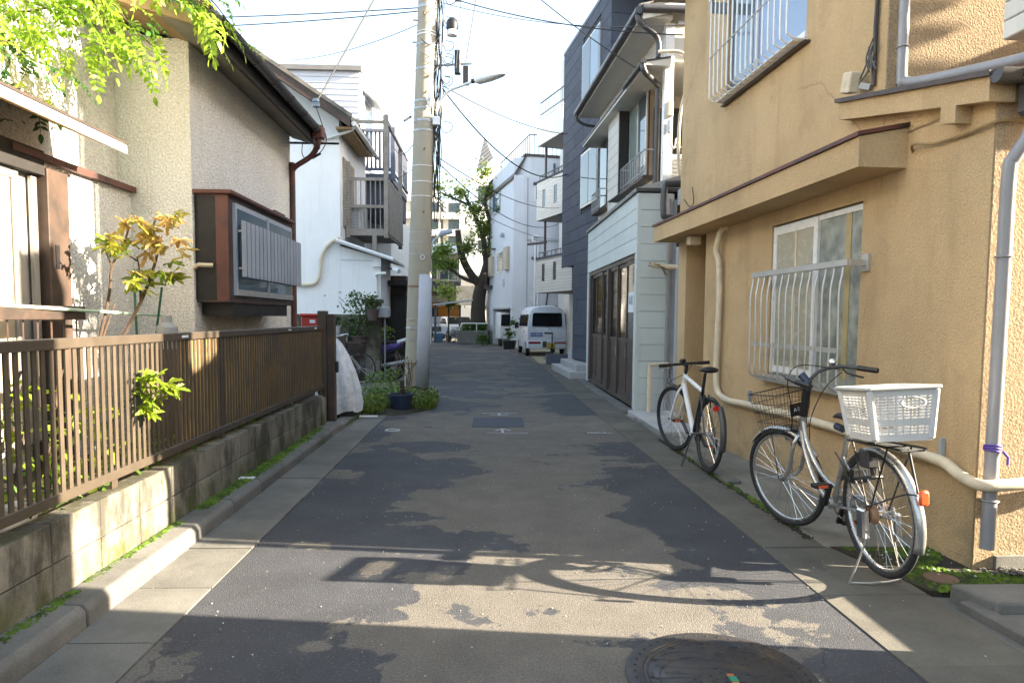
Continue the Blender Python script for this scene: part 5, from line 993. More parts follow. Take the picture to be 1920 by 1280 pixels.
wire('level wire from the pole to the timber balcony post', (-1.15, 11.75, 3.98), (-2.36, 16.6, 4.7), .1, .006)
wire('pale wire leaving the lower pole towards the far lamp', (-.95, 11.75, 2.5), (-2.2, 36, 2.8), .3, .006, m_='cable_grey')
ins = root('insulator', 'small blue insulator with hanging wire loop at the eave of the stucco house', 'insulator', (-2.09, 8.62, 3.95)); MB().lathe([(.02, -.05), (.045, -.04), (.05, 0), (.03, .01), (.045, .02), (.04, .05), (.015, .06)], (-2.09, 8.62, 3.99), 12).build('body', mat('insulator_blue', (.20, .27, .34), .3, .1), ins, smooth=True)
MB().tube(smooth_path([(-2.09, 8.62, 3.95), (-2.02, 8.63, 3.74), (-1.98, 8.66, 3.56), (-2.08, 8.7, 3.41), (-2.25, 8.75, 3.36), (-2.31, 8.78, 3.44), (-2.29, 8.78, 3.6)], 6), .006, 6).build('loop', 'cable', ins, smooth=True); MB().tube([(-2.17, 8.73, 3.36), (-2.06, 8.69, 3.41)], .016, 8).build('splice', 'black', ins)

# ================================================================== BICYCLES
def wheel(par, c, r, T, name='wheel', rim='silver', tr=.018, nsp=32, seed=0):
    c = Vector(c); t = MB(T).ring(c, (1, 0, 0), r - tr, tr, 56, 10).build(name, 'rubber', par, smooth=True)
    MB(T).ring(c, (1, 0, 0), r - 2.1 * tr - .004, .0105, 56, 6).build('rim', rim, t, smooth=True)
    s = MB(T)
    for i in range(nsp):
        a = 2 * PI * i / nsp; a2 = a + (.55 if (i // 2) % 2 else -.55); sx = .028 if i % 2 else -.028
        s.tube([c + Vector((sx, .022 * math.cos(a2), .022 * math.sin(a2))), c + Vector((0, (r - 2 * tr - .01) * math.cos(a), (r - 2 * tr - .01) * math.sin(a)))], .0013, 4)
    s.build('spokes', 'chrome', t)['kind'] = 'stuff'
    MB(T).tube([c + Vector((-.05, 0, 0)), c + Vector((-.03, 0, 0)), c + Vector((-.029, 0, 0)), c + Vector((.029, 0, 0)), c + Vector((.03, 0, 0)), c + Vector((.05, 0, 0))], [.008, .01, .024, .024, .01, .008], 14).build('hub', 'chrome', t, smooth=True)
    return t
def fender(par, c, r, a0, a1, T, m_, wd=.05, name='fender'):
    mb = MB(T); vs = []; n = 26
    for i in range(n + 1):
        a = a0 + (a1 - a0) * i / n
        for k in range(7):
            b = -1 + 2 * k / 6; rr_ = r - .012 * b * b * 1.6; vs.append((b * wd / 2, c[1] + rr_ * math.cos(a), c[2] + rr_ * math.sin(a)))
    mb.add(vs, [(i * 7 + k, i * 7 + k + 1, (i + 1) * 7 + k + 1, (i + 1) * 7 + k) for i in range(n) for k in range(6)])
    o = mb.build(name, m_, par, smooth=True, ang=180); sm = o.modifiers.new('solid', 'SOLIDIFY'); sm.thickness = .002; return o
def basket_wire(par, T, c, tw, tl, bw_, bl_, h, m_='black', nv=9, nh=4, r=.0016):
    c = Vector(c); w_ = MB(T); P = lambda sx, sy, t: c + Vector((sx * (bw_ + (tw - bw_) * t) / 2, sy * (bl_ + (tl - bl_) * t) / 2, h * t))
    cs = [(-1, -1), (1, -1), (1, 1), (-1, 1)]
    for j in range(4):
        a, b_ = cs[j], cs[(j + 1) % 4]
        for i in range(nv):
            u = i / nv; sx, sy = a[0] + (b_[0] - a[0]) * u, a[1] + (b_[1] - a[1]) * u; w_.tube([P(sx, sy, 0), P(sx, sy, 1)], r, 4)
        for i in range(nh + 1):
            t = i / nh; w_.tube([P(*a, t), P(*b_, t)], r * (2.4 if i == nh else 1.3), 5)
    for i in range(nv): u = -1 + 2 * i / (nv - 1); w_.tube([P(u, -1, 0), P(u, 1, 0)], r, 4); w_.tube([P(-1, u, 0), P(1, u, 0)], r, 4)
    return w_.build('basket', m_, par)
def saddle(par, c, m_='black', s=1.):
    c = Vector(c); vs = []; n = 12; L = [(.14, .02, .0, .018), (.10, .028, .01, .03), (.02, .045, .012, .035), (-.06, .085, .018, .045), (-.11, .095, .026, .05), (-.14, .06, .02, .035)]
    for y, wd, z, h in L:
        for k in range(n): a = 2 * PI * k / n; vs.append(c + Vector((wd * s * math.cos(a), y, z + h * .6 * math.sin(a))))
    return MB().add(vs, [(j * n + k, j * n + (k + 1) % n, (j + 1) * n + (k + 1) % n, (j + 1) * n + k) for j in range(len(L) - 1) for k in range(n)] + [tuple(range(n))[::-1], tuple(range((len(L) - 1) * n, len(L) * n))]).build('saddle', m_, par, smooth=True, ang=80)
def crank(par, bb, ang, m_='black', Lc=.17, pedal='orange', ring=.085, ringm='chrome'):
    bb = Vector(bb); MB().ring(bb + Vector((.04, 0, 0)), (1, 0, 0), ring, .006, 28, 6).build('chainring', ringm, par, smooth=True)
    for sx, a in ((1, ang), (-1, ang + PI)):
        e = bb + Vector((sx * .075, Lc * math.cos(a), Lc * math.sin(a))); c_ = MB().bar(bb + Vector((sx * .06, 0, 0)), e, .018, .026, (1, 0, 0)).build('crank', m_, par)
        p = MB(); p.box(e.x + sx * .012, e.x + sx * .10, e.y - .032, e.y + .032, e.z - .013, e.z + .013); po = p.build('pedal', 'black', c_, bevel=.004)
        for sy in (-1, 1): MB().box(e.x + sx * .03, e.x + sx * .085, e.y + sy * .032, e.y + sy * .036, e.z - .008, e.z + .008).build('reflector', pedal, c_)
def seat_stays(m_, par, bb, ra, st, r=.008, w2=.05):
    f = MB()
    for s in (-1, 1): f.tube([(s * .028, bb[1] - .03, bb[2]), (s * w2, ra[1] + .05, ra[2] - .0), (s * w2, ra[1], ra[2])], r, 8); f.tube([(s * .02, st[1] - .02, st[2]), (s * w2, ra[1] + .0, ra[2] + .02), (s * w2, ra[1], ra[2])], r * .8, 8)
    return f.build('stays', m_, par, smooth=True)
def xform(loc, rz=0, lean=0, pitch=0): return Matrix.Translation(loc) @ Matrix.Rotation(R_(rz), 4, 'Z') @ Matrix.Rotation(R_(pitch), 4, 'X') @ Matrix.Rotation(R_(lean), 4, 'Y')
# ---- silver city bicycle
cb = root('bicycle', 'silver city bicycle with a black wire front basket and a white rear basket', 'bicycle', (0, 0, 0), None, 'bicycles by the beige house', False)
cb.matrix_world = xform((2.088, 3.44, .062), 1.6, -3.2, -2.1)
r = .33; RA = (0, 0, .33); FA = (0, 1.0, .33); BB = (0, .44, .275)
HB_, HT = Vector((0, .815, .64)), Vector((0, .745, .86))
ax = (HT - HB_).normalized(); TS = Matrix.Translation(HB_) @ Matrix.Rotation(R_(20), 4, ax) @ Matrix.Translation(-HB_)
wheel(cb, RA, r, None, 'rear_wheel'); wheel(cb, FA, r, TS, 'front_wheel')
f = MB(); f.tube([HB_, HT], .019, 12)
f.tube(smooth_path([HB_ + ax * .03, (0, .77, .55), (0, .68, .40), (0, .56, .31), BB], 6), .0175, 12); f.tube(smooth_path([HB_ + ax * .10, (0, .74, .60), (0, .63, .47), (0, .50, .40), (0, .40, .385)], 6), .0155, 12)
ST = Vector((0, .27, .70)); f.tube([BB, ST], .0155, 12); f.tube([(-.035, BB[1], BB[2]), (.035, BB[1], BB[2])], .022, 14); f.build('frame', 'silver', cb, smooth=True); seat_stays('silver', cb, BB, RA, (0, .31, .58))
fk = MB(TS)
for s in (-1, 1): fk.tube(smooth_path([HB_ + Vector((0, .005, -.005)), HB_ + Vector((s * .03, .01, -.02)), (s * .052, .845, .56), (s * .054, .89, .43), (s * .052, .94, .36), (s * .050, 1.0, .33)], 5), [.0135] * 21 + [.012] * 3 + [.010] * 2, 10)
fk.build('fork', 'silver', cb, smooth=True)
hbm = MB(TS); stem = HT + ax * .12
hbm.tube([HT, stem], .013, 10)
for s in (-1, 1): hbm.tube(smooth_path([stem, stem + Vector((s * .06, .03, .015)), stem + Vector((s * .14, .02, .055)), stem + Vector((s * .21, -.06, .07)), stem + Vector((s * .25, -.16, .055)), stem + Vector((s * .27, -.25, .04))], 6), .0115, 10)
hbo = hbm.build('handlebar', 'gutter_dark', cb, smooth=True)
for s in (-1, 1):
    MB(TS).tube([stem + Vector((s * .252, -.165, .054)), stem + Vector((s * .274, -.285, .034))], .0165, 10).build('grip', 'black', hbo, smooth=True)
    MB(TS).tube(smooth_path([stem + Vector((s * .215, -.09, .06)), stem + Vector((s * .20, -.13, .03)), stem + Vector((s * .225, -.22, .0))], 5), .006, 6).build('brake_lever', 'black', hbo, smooth=True)
MB(TS).tube([HB_ + ax * .13, HT + ax * .10], .026, 12).build('stem_cover', 'black', cb, smooth=True)
MB(TS).lathe([(.006, -.02), (.028, 0), (.027, .008), (.016, .022), (.004, .026)], stem + Vector((.20, -.03, .10)), 16).build('bell', 'chrome', hbo, smooth=True)
MB(TS).tube([stem + Vector((-.01, -.02, .0)), stem + Vector((-.01, .03, .055))], .024, 10).build('shifter', 'blue_dark', hbo, smooth=True)
cbl = MB(TS)
cbl.tube(smooth_path([stem + Vector((.20, -.10, .05)), stem + Vector((.08, .12, .10)), stem + Vector((-.04, .12, .02)), HT + Vector((-.03, .09, -.06)), HB_ + Vector((-.02, .06, .02))], 6), .0035, 5); cbl.tube(smooth_path([stem + Vector((-.20, -.10, .05)), stem + Vector((-.06, .14, .06)), stem + Vector((.05, .10, -.02)), HT + Vector((.05, .05, -.1)), HB_ + Vector((.025, .0, .02))], 6), .0035, 5); cbl.tube(smooth_path([stem + Vector((.19, -.10, .04)), stem + Vector((.16, .02, -.06)), HT + Vector((.06, .03, -.12)), HB_ + Vector((.03, -.03, -.06))], 6), .0035, 5)
cbl.build('cable', 'cable', cb, smooth=True)
bk = basket_wire(cb, TS, (0, .955, .665), .30, .24, .24, .18, .25)
MB(TS).box(-.05, .05, .826, .832, .76, .84).build('maker_plate', 'black', bk)
text('plate_text', 'A·2', .035, 'sign_white', bk, TS @ Matrix.Translation((0, .8245, .80)) @ Matrix.Rotation(PI / 2, 4, 'X'))
bs = MB(TS)
for s in (-1, 1): bs.tube([(s * .06, 1.0, .33), (s * .085, .985, .665)], .003, 5)
bs.bar((0, .83, .66), (0, 1.0, .655), .03, .01); bs.build('basket_stay', 'black', cb)
fender(cb, FA, r + .018, R_(38), R_(150), TS, 'silver'); fender(cb, RA, r + .020, R_(18), R_(200), None, 'silver', .056)
MB(TS).tube([(.03, .93, .60), (.03, .965, .605)], [.022, .026], 12).build('headlamp', 'chrome', cb, smooth=True)
saddle(cb, (0, .25, .80)); MB().tube([ST, (0, .255, .79)], .0125, 10).build('seat_post', 'chrome', cb, smooth=True)
MB().tube([(0, .32, .735), (0, .385, .745)], .022, 8).build('reflector_mount', 'blue_dark', cb, smooth=True)
crank(cb, BB, R_(-55), 'black'); MB().prism([(.052, -.06, .30), (.052, .50, .24), (.052, .52, .31), (.052, .30, .36), (.052, -.04, .37)], (.012, 0, 0)).build('chain_guard', 'silver', cb, bevel=.005)
rk = MB()
for s in (-1, 1): rk.tube([(s * .06, .17, .70), (s * .065, -.30, .715)], .006, 6); rk.tube([(s * .062, -.19, .71), (s * .052, -.0, .34)], .005, 6); rk.tube([(s * .06, .12, .70), (s * .05, .02, .35)], .004, 6)
for y in (.15, 0, -.15, -.29): rk.tube([(-.06, y, .706), (.06, y, .706)], .005, 6)
rk.tube([(0, -.26, .71), (0, -.32, .50)], .006, 6); rk.build('rack', 'black', cb, smooth=True)
MB().box(-.026, .026, -.372, -.350, .455, .53).build('rear_reflector', 'orange', cb, bevel=.010, smooth=True)
ksd = MB()
for s in (-1, 1): ksd.tube(smooth_path([(s * .055, 0, .33), (s * .075, .0, .2), (s * .14, .05, -.040), (s * .133, .05, -.046), (s * .05, .02, -.044), (0, .01, -.038)], 5), .0055, 7)
ksd.build('stand', 'alu', cb, smooth=True)
dl = MB(); dl.box(-.10, -.058, -.02, .05, .20, .36); dlo = dl.build('derailleur', 'chrome', cb, bevel=.01); MB().box(.058, .09, -.06, -.02, .18, .34).build('derailleur', 'chrome', cb, bevel=.01); MB().tube([(-.056, 0, .33), (-.030, 0, .33)], [.04, .055], 18).build('sprocket', 'rust', cb, smooth=True)
cl = MB(); cl.tube(smooth_path([(-.03, .36, .60), (-.06, .20, .52), (-.065, .10, .36), (-.06, .04, .30)], 5), .004, 5); cl.tube(smooth_path([(-.05, .06, .35), (-.07, -.12, .42), (-.05, -.30, .50), (-.01, -.36, .50)], 6), .004, 5); cl.build('cable', 'cable', cb, smooth=True)
lk = MB(); lk.box(-.05, .05, .145, .185, .46, .54); lk.ring((0, .09, .50), (0, .3, 1), .07, .01, 20, 6); lk.build('ring_lock', 'black', cb, bevel=.006)
MB().box(-.035, .035, .03, .12, .56, .66).build('brake_unit', 'gutter_dark', cb, bevel=.01); MB().tube([(.0, .04, .64), (.03, .08, .52)], .02, 8).build('brake_unit', 'gutter_dark', cb)
# white plastic basket on the rack
wk = root('rear_basket', 'large white plastic lattice basket carried on the rear rack', 'basket', (0, 0, 0), None, None, False); wk.matrix_world = xform((2.088, 3.44, .062), 1.6, -3.2, -2.1) @ xform((0, -.105, .742), -6, 0, -3)
WB, WT, LB, LT, H = .265, .315, .27, .33, .26
def bp(sx, sy, t, o=0.): return Vector((sx * ((WB + (WT - WB) * t) / 2 + o), sy * ((LB + (LT - LB) * t) / 2 + o), H * t))
def bflat(a, b_, t): # corner on side path param
    return bp(a, b_, t)
sides = [((-1, -1), (1, -1), 'rear'), ((1, -1), (1, 1), 'side'), ((1, 1), (-1, 1), 'front'), ((-1, 1), (-1, -1), 'side')]
for a_, b_, nm in sides:
    lt = MB(); nrm = Vector((0, -1, 0)) if nm == 'rear' else Vector((0, 1, 0)) if nm == 'front' else Vector((a_[0], 0, 0))
    nh = 13
    cut = lambda u: 1.0
    for i in range(nh + 1):
        t = .12 + (.86 - .12) * i / nh
        lt.bar(bp(*a_, t), bp(*b_, t), .0065 if i not in (4,) else .022, .005, nrm.cross(Vector((1, 0, 0))) if False else nrm)
    for i in range(9):
        u = i / 8; sx, sy = a_[0] + (b_[0] - a_[0]) * u, a_[1] + (b_[1] - a_[1]) * u; wdt = .018 if i in (0, 8) else .0065
        lt.bar(bp(sx, sy, .05), bp(sx, sy, .95), wdt, .006, nrm)
    lo = lt.build('lattice', 'white_plastic', wk)
    MB().bar(bp(*a_, .05), bp(*b_, .05), .028, .008, nrm).build('base_band', 'white_plastic', wk); MB().bar(bp(*a_, .92), bp(*b_, .92), .040, .006, nrm).build('top_band', 'white_plastic', wk)
for sx in (-1, 1):
    for sy in (-1, 1): MB().bar(bp(sx, sy, .02), bp(sx, sy, .98), .032, .032).build('corner', 'white_plastic', wk, bevel=.008)
rmv = MB(); rp = [bp(-1, -1, 1, .012), bp(1, -1, 1, .012), bp(1, 1, 1, .012), bp(-1, 1, 1, .012)]
for i in range(4): rmv.bar(rp[i], rp[(i + 1) % 4], .026, .016)
rmv.build('rim', 'white_plastic', wk, bevel=.004)
MB().box(-WB / 2, WB / 2, -LB / 2, LB / 2, -.002, .012).build('floor', 'white_plastic', wk)
hm = MB(); hm.ring(bp(.25, -1, .72, .012), (0, 1, 0), .042, .006, 30, 6); hm.v = [Vector((bp(.25, -1, .72).x + (v.x - bp(.25, -1, .72).x) * 1.35, v.y, bp(.25, -1, .72).z + (v.z - bp(.25, -1, .72).z) * .62)) for v in hm.v]; hm.build('handle_hole_frame', 'white_plastic', wk, smooth=True)
# ---- white cross bicycle
wb_ = root('bicycle', 'white flat bar bicycle with black tyres leaning on its kickstand by the doorstep', 'bicycle', (0, 0, 0), None, 'bicycles by the beige house', False)
wb_.matrix_world = xform((1.995, 6.0, .035), 1.0, 2.5, 0)
r = .338; RA = (0, 0, .338); FA = (0, 1.02, .338); BB = (0, .43, .275); HB_, HT = Vector((0, .845, .685)), Vector((0, .80, .82)); ax = (HT - HB_).normalized()
TS = Matrix.Translation(HB_) @ Matrix.Rotation(R_(17), 4, ax) @ Matrix.Translation(-HB_)
wheel(wb_, RA, r, None, 'rear_wheel', 'black', .0165, 28); wheel(wb_, FA, r, TS, 'front_wheel', 'black', .0165, 28)
SC = Vector((0, .255, .70)); f = MB(); f.tube([HB_, HT], .023, 12); f.tube([HB_ + ax * .03, BB], .026, 12); f.tube([HT - ax * .03, SC], .021, 12); f.tube([(-.036, .43, .275), (.036, .43, .275)], .024, 12)
fo = f.build('frame', 'white_paint', wb_, smooth=True); MB().tube([BB, SC], .0185, 12).build('seat_tube', 'black', wb_, smooth=True); seat_stays('gutter_dark', wb_, BB, RA, (0, .265, .66), .009)
d = (Vector(BB) - HB_).normalized(); mid = HB_ + (Vector(BB) - HB_) * .42
Mx = Matrix.Translation(mid + Vector((-.0275, 0, 0))) @ Matrix(((0, 0, -1, 0), (d.y, -d.z, 0, 0), (d.z, d.y, 0, 0), (0, 0, 0, 1)))
text('frame_text', 'AMASITE', .046, 'black', fo, Mx)
fk = MB(TS)
for s in (-1, 1): fk.tube(smooth_path([HB_ + Vector((0, 0, -.01)), HB_ + Vector((s * .035, .01, -.025)), (s * .052, .90, .57), (s * .052, .96, .45), (s * .05, 1.02, .338)], 5), .0125, 10)
fk.build('fork', 'white_paint', wb_, smooth=True); MB(TS).tube([(-.075, 1.02, .338), (.075, 1.02, .338)], .008, 8).build('axle', 'black', wb_, smooth=True)
stem = HT + ax * .09 + Vector((0, .03, .0)); hbm = MB(TS); hbm.tube([HT, HT + ax * .09], .017, 10); hbm.tube([HT + ax * .085, stem + Vector((0, .04, .01))], .016, 10); hbm.tube([stem + Vector((-.28, .01, .01)), stem + Vector((-.08, .04, .01)), stem + Vector((.08, .04, .01)), stem + Vector((.28, .01, .01))], .0135, 10); hbo = hbm.build('handlebar', 'black', wb_, smooth=True)
for s in (-1, 1):
    MB(TS).tube([stem + Vector((s * .17, .025, .01)), stem + Vector((s * .29, .01, .01))], .018, 10).build('grip', 'black', hbo, smooth=True); MB(TS).tube([stem + Vector((s * .12, .05, .0)), stem + Vector((s * .26, .065, -.03))], .007, 6).build('brake_lever', 'chrome', hbo, smooth=True)
MB(TS).box(-.03, .03, stem.y + .02, stem.y + .07, stem.z + .02, stem.z + .06).build('cycle_lamp', 'black', hbo, bevel=.01)
cbl = MB(TS)
for s, o in ((-1, .0), (1, .03), (-1, .05)): cbl.tube(smooth_path([stem + Vector((s * .12, .05, .01)), stem + Vector((s * .10, .14, -.06 - o)), stem + Vector((-.08 - o, .13, -.18)), HB_ + Vector((-.03, .03, -.0))], 6), .0035, 5)
cbl.build('cable', 'cable', wb_, smooth=True)
saddle(wb_, (0, .21, .885), 'black', .85); MB().tube([SC, (0, .225, .87)], .0145, 10).build('seat_post', 'black', wb_, smooth=True)
crank(wb_, BB, R_(215), 'gutter_dark', .17, 'orange', .09, 'black'); MB().tube([(.045, 0, .338), (.03, 0, .338)], [.03, .05], 16).build('sprocket', 'gutter_dark', wb_, smooth=True); MB().box(.05, .075, -.02, .03, .16, .30).build('derailleur', 'black', wb_, bevel=.008)
fender(wb_, RA, r + .022, R_(128), R_(196), None, 'gutter_dark', .055); MB().lathe([(.026, -.008), (.026, .008)], (0, 0, 0), 18).build('rear_reflector', 'red', wb_)
ob = bpy.data.objects['rear_reflector.001']; ob.location = (-.045, -.235, .60); ob.rotation_euler = (PI / 2, 0, 0)
MB().tube([(-.045, -.235, .60), (-.02, -.12, .66), (0, .2, .64)], .006, 6).build('reflector_arm', 'black', wb_)
MB().tube([(-.03, .38, .27), (-.14, .30, -.025)], .008, 8).build('kickstand', 'black', wb_, smooth=True)
bb2 = MB(); bb2.box(-.03, .03, .10, .15, .60, .66); bb2.tube([(-.04, .13, .56), (-.02, .15, .68)], .008, 6); bb2.tube([(.04, .13, .56), (.02, .15, .68)], .008, 6); bb2.build('brake', 'black', wb_); bb3 = MB(TS); bb3.tube([(-.045, .89, .58), (-.03, .87, .70), (.03, .87, .70), (.045, .89, .58)], .008, 6); bb3.build('brake', 'black', wb_)
# ---- old bicycle in the yard
ob_ = root('bicycle', 'old dark bicycle with a brown front basket behind the white tarpaulin', 'bicycle', (0, 0, 0), None, None, False)
ob_.matrix_world = xform((-3.66, 14.35, 0), -94, 4, 0); r = .335; RA, FA, BB = (0, 0, .335), (0, 1.05, .335), (0, .45, .28)
wheel(ob_, RA, r, None, 'rear_wheel', 'silver'); wheel(ob_, FA, r, None, 'front_wheel', 'silver')
f = MB(); f.tube([(0, .86, .66), (0, .80, .88)], .02, 10); f.tube([(0, .855, .68), BB], .018, 10); f.tube([(0, .84, .74), (0, .30, .62)], .015, 10); f.tube([BB, (0, .26, .74)], .016, 10); f.build('frame', 'carblue', ob_, smooth=True); seat_stays('carblue', ob_, BB, RA, (0, .28, .66))
for s in (-1, 1): MB().tube(smooth_path([(0, .86, .66), (s * .05, .90, .56), (s * .05, 1.05, .335)], 4), .012, 8).build('fork_blade', 'silver', ob_, smooth=True)
f = MB()
for s in (-1, 1): f.tube(smooth_path([(0, .79, .98), (s * .15, .78, 1.03), (s * .26, .58, 1.0)], 5), .011, 8)
f.tube([(0, .8, .88), (0, .79, .98)], .012, 8); f.build('handlebar', 'silver', ob_, smooth=True); saddle(ob_, (0, .24, .84)); crank(ob_, BB, R_(30), 'black'); basket_wire(ob_, None, (0, 1.0, .62), .36, .28, .28, .22, .26, 'wood_brown', 7, 5, .006)
# ---- purple motorcycle
mc = root('motorcycle', 'purple and white motorcycle parked behind the old bicycle', 'motorcycle', (0, 0, 0), None, None, False); mc.matrix_world = xform((-2.05, 15.2, 0), 82, 5, 0)
for nm, y in (('rear_wheel', 0), ('front_wheel', 1.3)):
    t = MB().ring((0, y, .3), (1, 0, 0), .24, .06, 40, 10).build(nm, 'rubber', mc, smooth=True); MB().ring((0, y, .3), (1, 0, 0), .18, .02, 32, 8).build('rim', 'black', t, smooth=True); MB().tube([(-.06, y, .3), (.06, y, .3)], .06, 12).build('hub', 'steel', t)
MB().prism([(-.11, -.15, .72), (-.11, .35, .56), (-.11, .95, .62), (-.11, .98, .86), (-.11, .55, .92), (-.11, .35, .76), (-.11, -.18, .84)], (.22, 0, 0)).build('body', 'purple', mc, bevel=.04, seg=2, smooth=True)
MB().prism([(-.09, -.42, .92), (-.09, .05, .76), (-.09, .12, .82), (-.09, -.40, .98)], (.18, 0, 0)).build('tail_cowl', 'lamp_white', mc, bevel=.02, seg=2); MB().prism([(-.1, -.1, .80), (-.1, .5, .76), (-.1, .5, .84), (-.1, -.1, .88)], (.2, 0, 0)).build('seat', 'black', mc, bevel=.02); MB().prism([(-.12, .3, .25), (-.12, .85, .25), (-.12, .85, .6), (-.12, .35, .58)], (.24, 0, 0)).build('engine', 'gutter_dark', mc, bevel=.03)
for s in (-1, 1): MB().tube([(s * .09, 1.3, .3), (s * .09, 1.02, 1.0)], .025, 10).build('fork_leg', 'black', mc, smooth=True)
f = MB(); f.box(-.11, .11, .98, 1.06, .98, 1.04)
for s in (-1, 1): f.tube([(0, 1.0, 1.02), (s * .2, .98, 1.08), (s * .36, .86, 1.04)], .014, 8); f.tube([(s * .26, .94, 1.08), (s * .32, .9, 1.28)], .008, 6); f.lathe([(.02, -.04), (.06, -.02), (.06, .02), (.02, .04)], (s * .34, .89, 1.31), 10)
f.build('handlebar', 'black', mc, smooth=True); MB().tube([(-.14, .3, .3), (-.15, -.3, .42)], .045, 10).build('exhaust', 'steel', mc, smooth=True)

# ================================================================== VAN
vn = root('van', 'white kei van with dark rear window and a blue sticker parked tail first', 'van', (2.24, 25.0, 0), (0, 0, R_(4)), None, False)
L_, HW = 3.3, .735
sec = []  # cross-sections along y: (y, half width low, half width top, z top, z bottom)
prof = [(-HW, .30), (-HW, .95), (-HW + .02, 1.08), (-.655, 1.55), (-.60, 1.70), (-.48, 1.80), (-.25, 1.85), (0, 1.862), (.25, 1.85), (.48, 1.80), (.60, 1.70), (.655, 1.55), (HW - .02, 1.08), (HW, .95), (HW, .30)]
st = [(0.0, .955, -.03), (.03, .985, -.005), (.12, 1.0, 0), (1.6, 1.0, 0), (2.7, .99, 0), (3.0, .95, -.12), (3.25, .88, -.62), (3.33, .84, -.80)]
vs = []
for y, sc_, dz in st:
    for x, z in prof: vs.append((x * sc_, y, (z + dz * max(0, (z - .9) / .96)) if z > .9 else z))
n = len(prof); mb = MB(); mb.add(vs, [(j * n + k, (j + 1) * n + k, (j + 1) * n + (k + 1) % n, j * n + (k + 1) % n) for j in range(len(st) - 1) for k in range(n)] + [tuple(range(n)), tuple(range((len(st) - 1) * n, len(st) * n))[::-1]])
mb.build('body', mat('van_white', (.66, .71, .80), .28, .04), vn, smooth=True, ang=50)
def rrect(w_, h_, r_, n=5):
    P = []
    for cx, cz, a0 in ((w_ / 2 - r_, h_ / 2 - r_, 0), (-w_ / 2 + r_, h_ / 2 - r_, 90), (-w_ / 2 + r_, -h_ / 2 + r_, 180), (w_ / 2 - r_, -h_ / 2 + r_, 270)):
        for i in range(n + 1): a = R_(a0 + 90 * i / n); P.append((cx + r_ * math.cos(a), cz + r_ * math.sin(a)))
    return P
rg = MB(); rg.prism([(x * (1.0 - .05 * (z + .25) / .5), -.012 + .0, 1.345 + z) for x, z in rrect(1.13, .50, .07)], (0, .03, 0)); rg.build('rear_window', 'glass_dark', vn)
MB().box(-.60, .60, -.006, .01, 1.065, 1.075).build('door_seam', 'gutter_dark', vn); MB().box(-.69, .69, -.05, .02, .28, .56).build('bumper', M['van_white'] if 'van_white' in M else bpy.data.materials['van_white'], vn, bevel=.03, seg=2)
for s in (-1, 1): MB().box(s * .24, s * .69, -.055, -.04, .46, .545).build('tail_lamp', 'tailred', vn, bevel=.01)
MB().box(-.62, -.16, -.010, .0, .73, .87).build('sticker', 'blue_sign', vn)
text('sticker_text', '安全運転中', .092, 'sign_white', vn, Matrix.Translation((-.39, -.013, .80)) @ Matrix.Rotation(PI / 2, 4, 'X'))
MB().box(.0, .30, -.062, -.05, .30, .48).build('number_plate', 'plate_yellow', vn)
MB().bar((.0, -.025, 1.08), (.18, -.03, .97), .02, .012).build('wiper', 'black', vn); MB().lathe([(.035, -.01), (.035, .005)], (.03, -.01, .97), 12).build('emblem', 'chrome', vn)
MB().box(-.12, .06, .3, .5, 1.1, 1.42).build('headrest', 'black', vn)
for y0, y1 in ((.15, .95), (1.05, 1.75), (1.85, 2.5)): MB().prism([(-.737, y0, 1.10), (-.737, y1, 1.10), (-.672, y1, 1.53), (-.672, y0 + .05, 1.53)], (-.012, 0, 0)).build('side_window', 'glass_dark', vn); MB().prism([(.737, y0, 1.10), (.737, y1, 1.10), (.672, y1, 1.53), (.672, y0 + .05, 1.53)], (.012, 0, 0)).build('side_window', 'glass_dark', vn)
MB().box(-.75, -.735, .85, 1.0, .90, .94).build('handle', 'black', vn)
for sx in (-1, 1): MB().box(sx * .76, sx * .92, 2.45, 2.52, 1.0, 1.24).build('mirror', 'black', vn, bevel=.02)
for y in (.52, 2.75):
    for sx in (-1, 1):
        t = MB().tube([(sx * .745, y, .275), (sx * .60, y, .275)], .275, 24).build('wheel', 'rubber', vn, bevel=.03, smooth=True); MB().tube([(sx * .755, y, .275), (sx * .745, y, .275)], [.15, .18], 18).build('rim', 'steel', t, smooth=True)
wr_ = root('wire_rack', 'black post with a wire grid panel standing right behind the white van', 'rack', (2.3, 24.3, 0))
f = MB(); f.tube([(2.36, 24.3, 0), (2.36, 24.3, .88)], .022, 8); f.box(2.08, 2.38, 24.28, 24.32, .84, .90); f.build('post', 'black', wr_)
gdm = MB()
for i in range(15): gdm.tube([(2.40 + i * .042, 24.3, .50), (2.40 + i * .042, 24.3, .90)], .004, 4)
for i in range(5): gdm.tube([(2.40, 24.3, .50 + i * .1), (2.99, 24.3, .50 + i * .1)], .004, 4)
gdm.build('grid', 'steel', wr_); MB().box(2.02, 2.16, 24.26, 24.34, .36, .58).build('box', 'gutter_dark', wr_); MB().box(2.17, 2.30, 24.26, 24.34, .36, .54).build('box', 'plate_yellow', wr_)
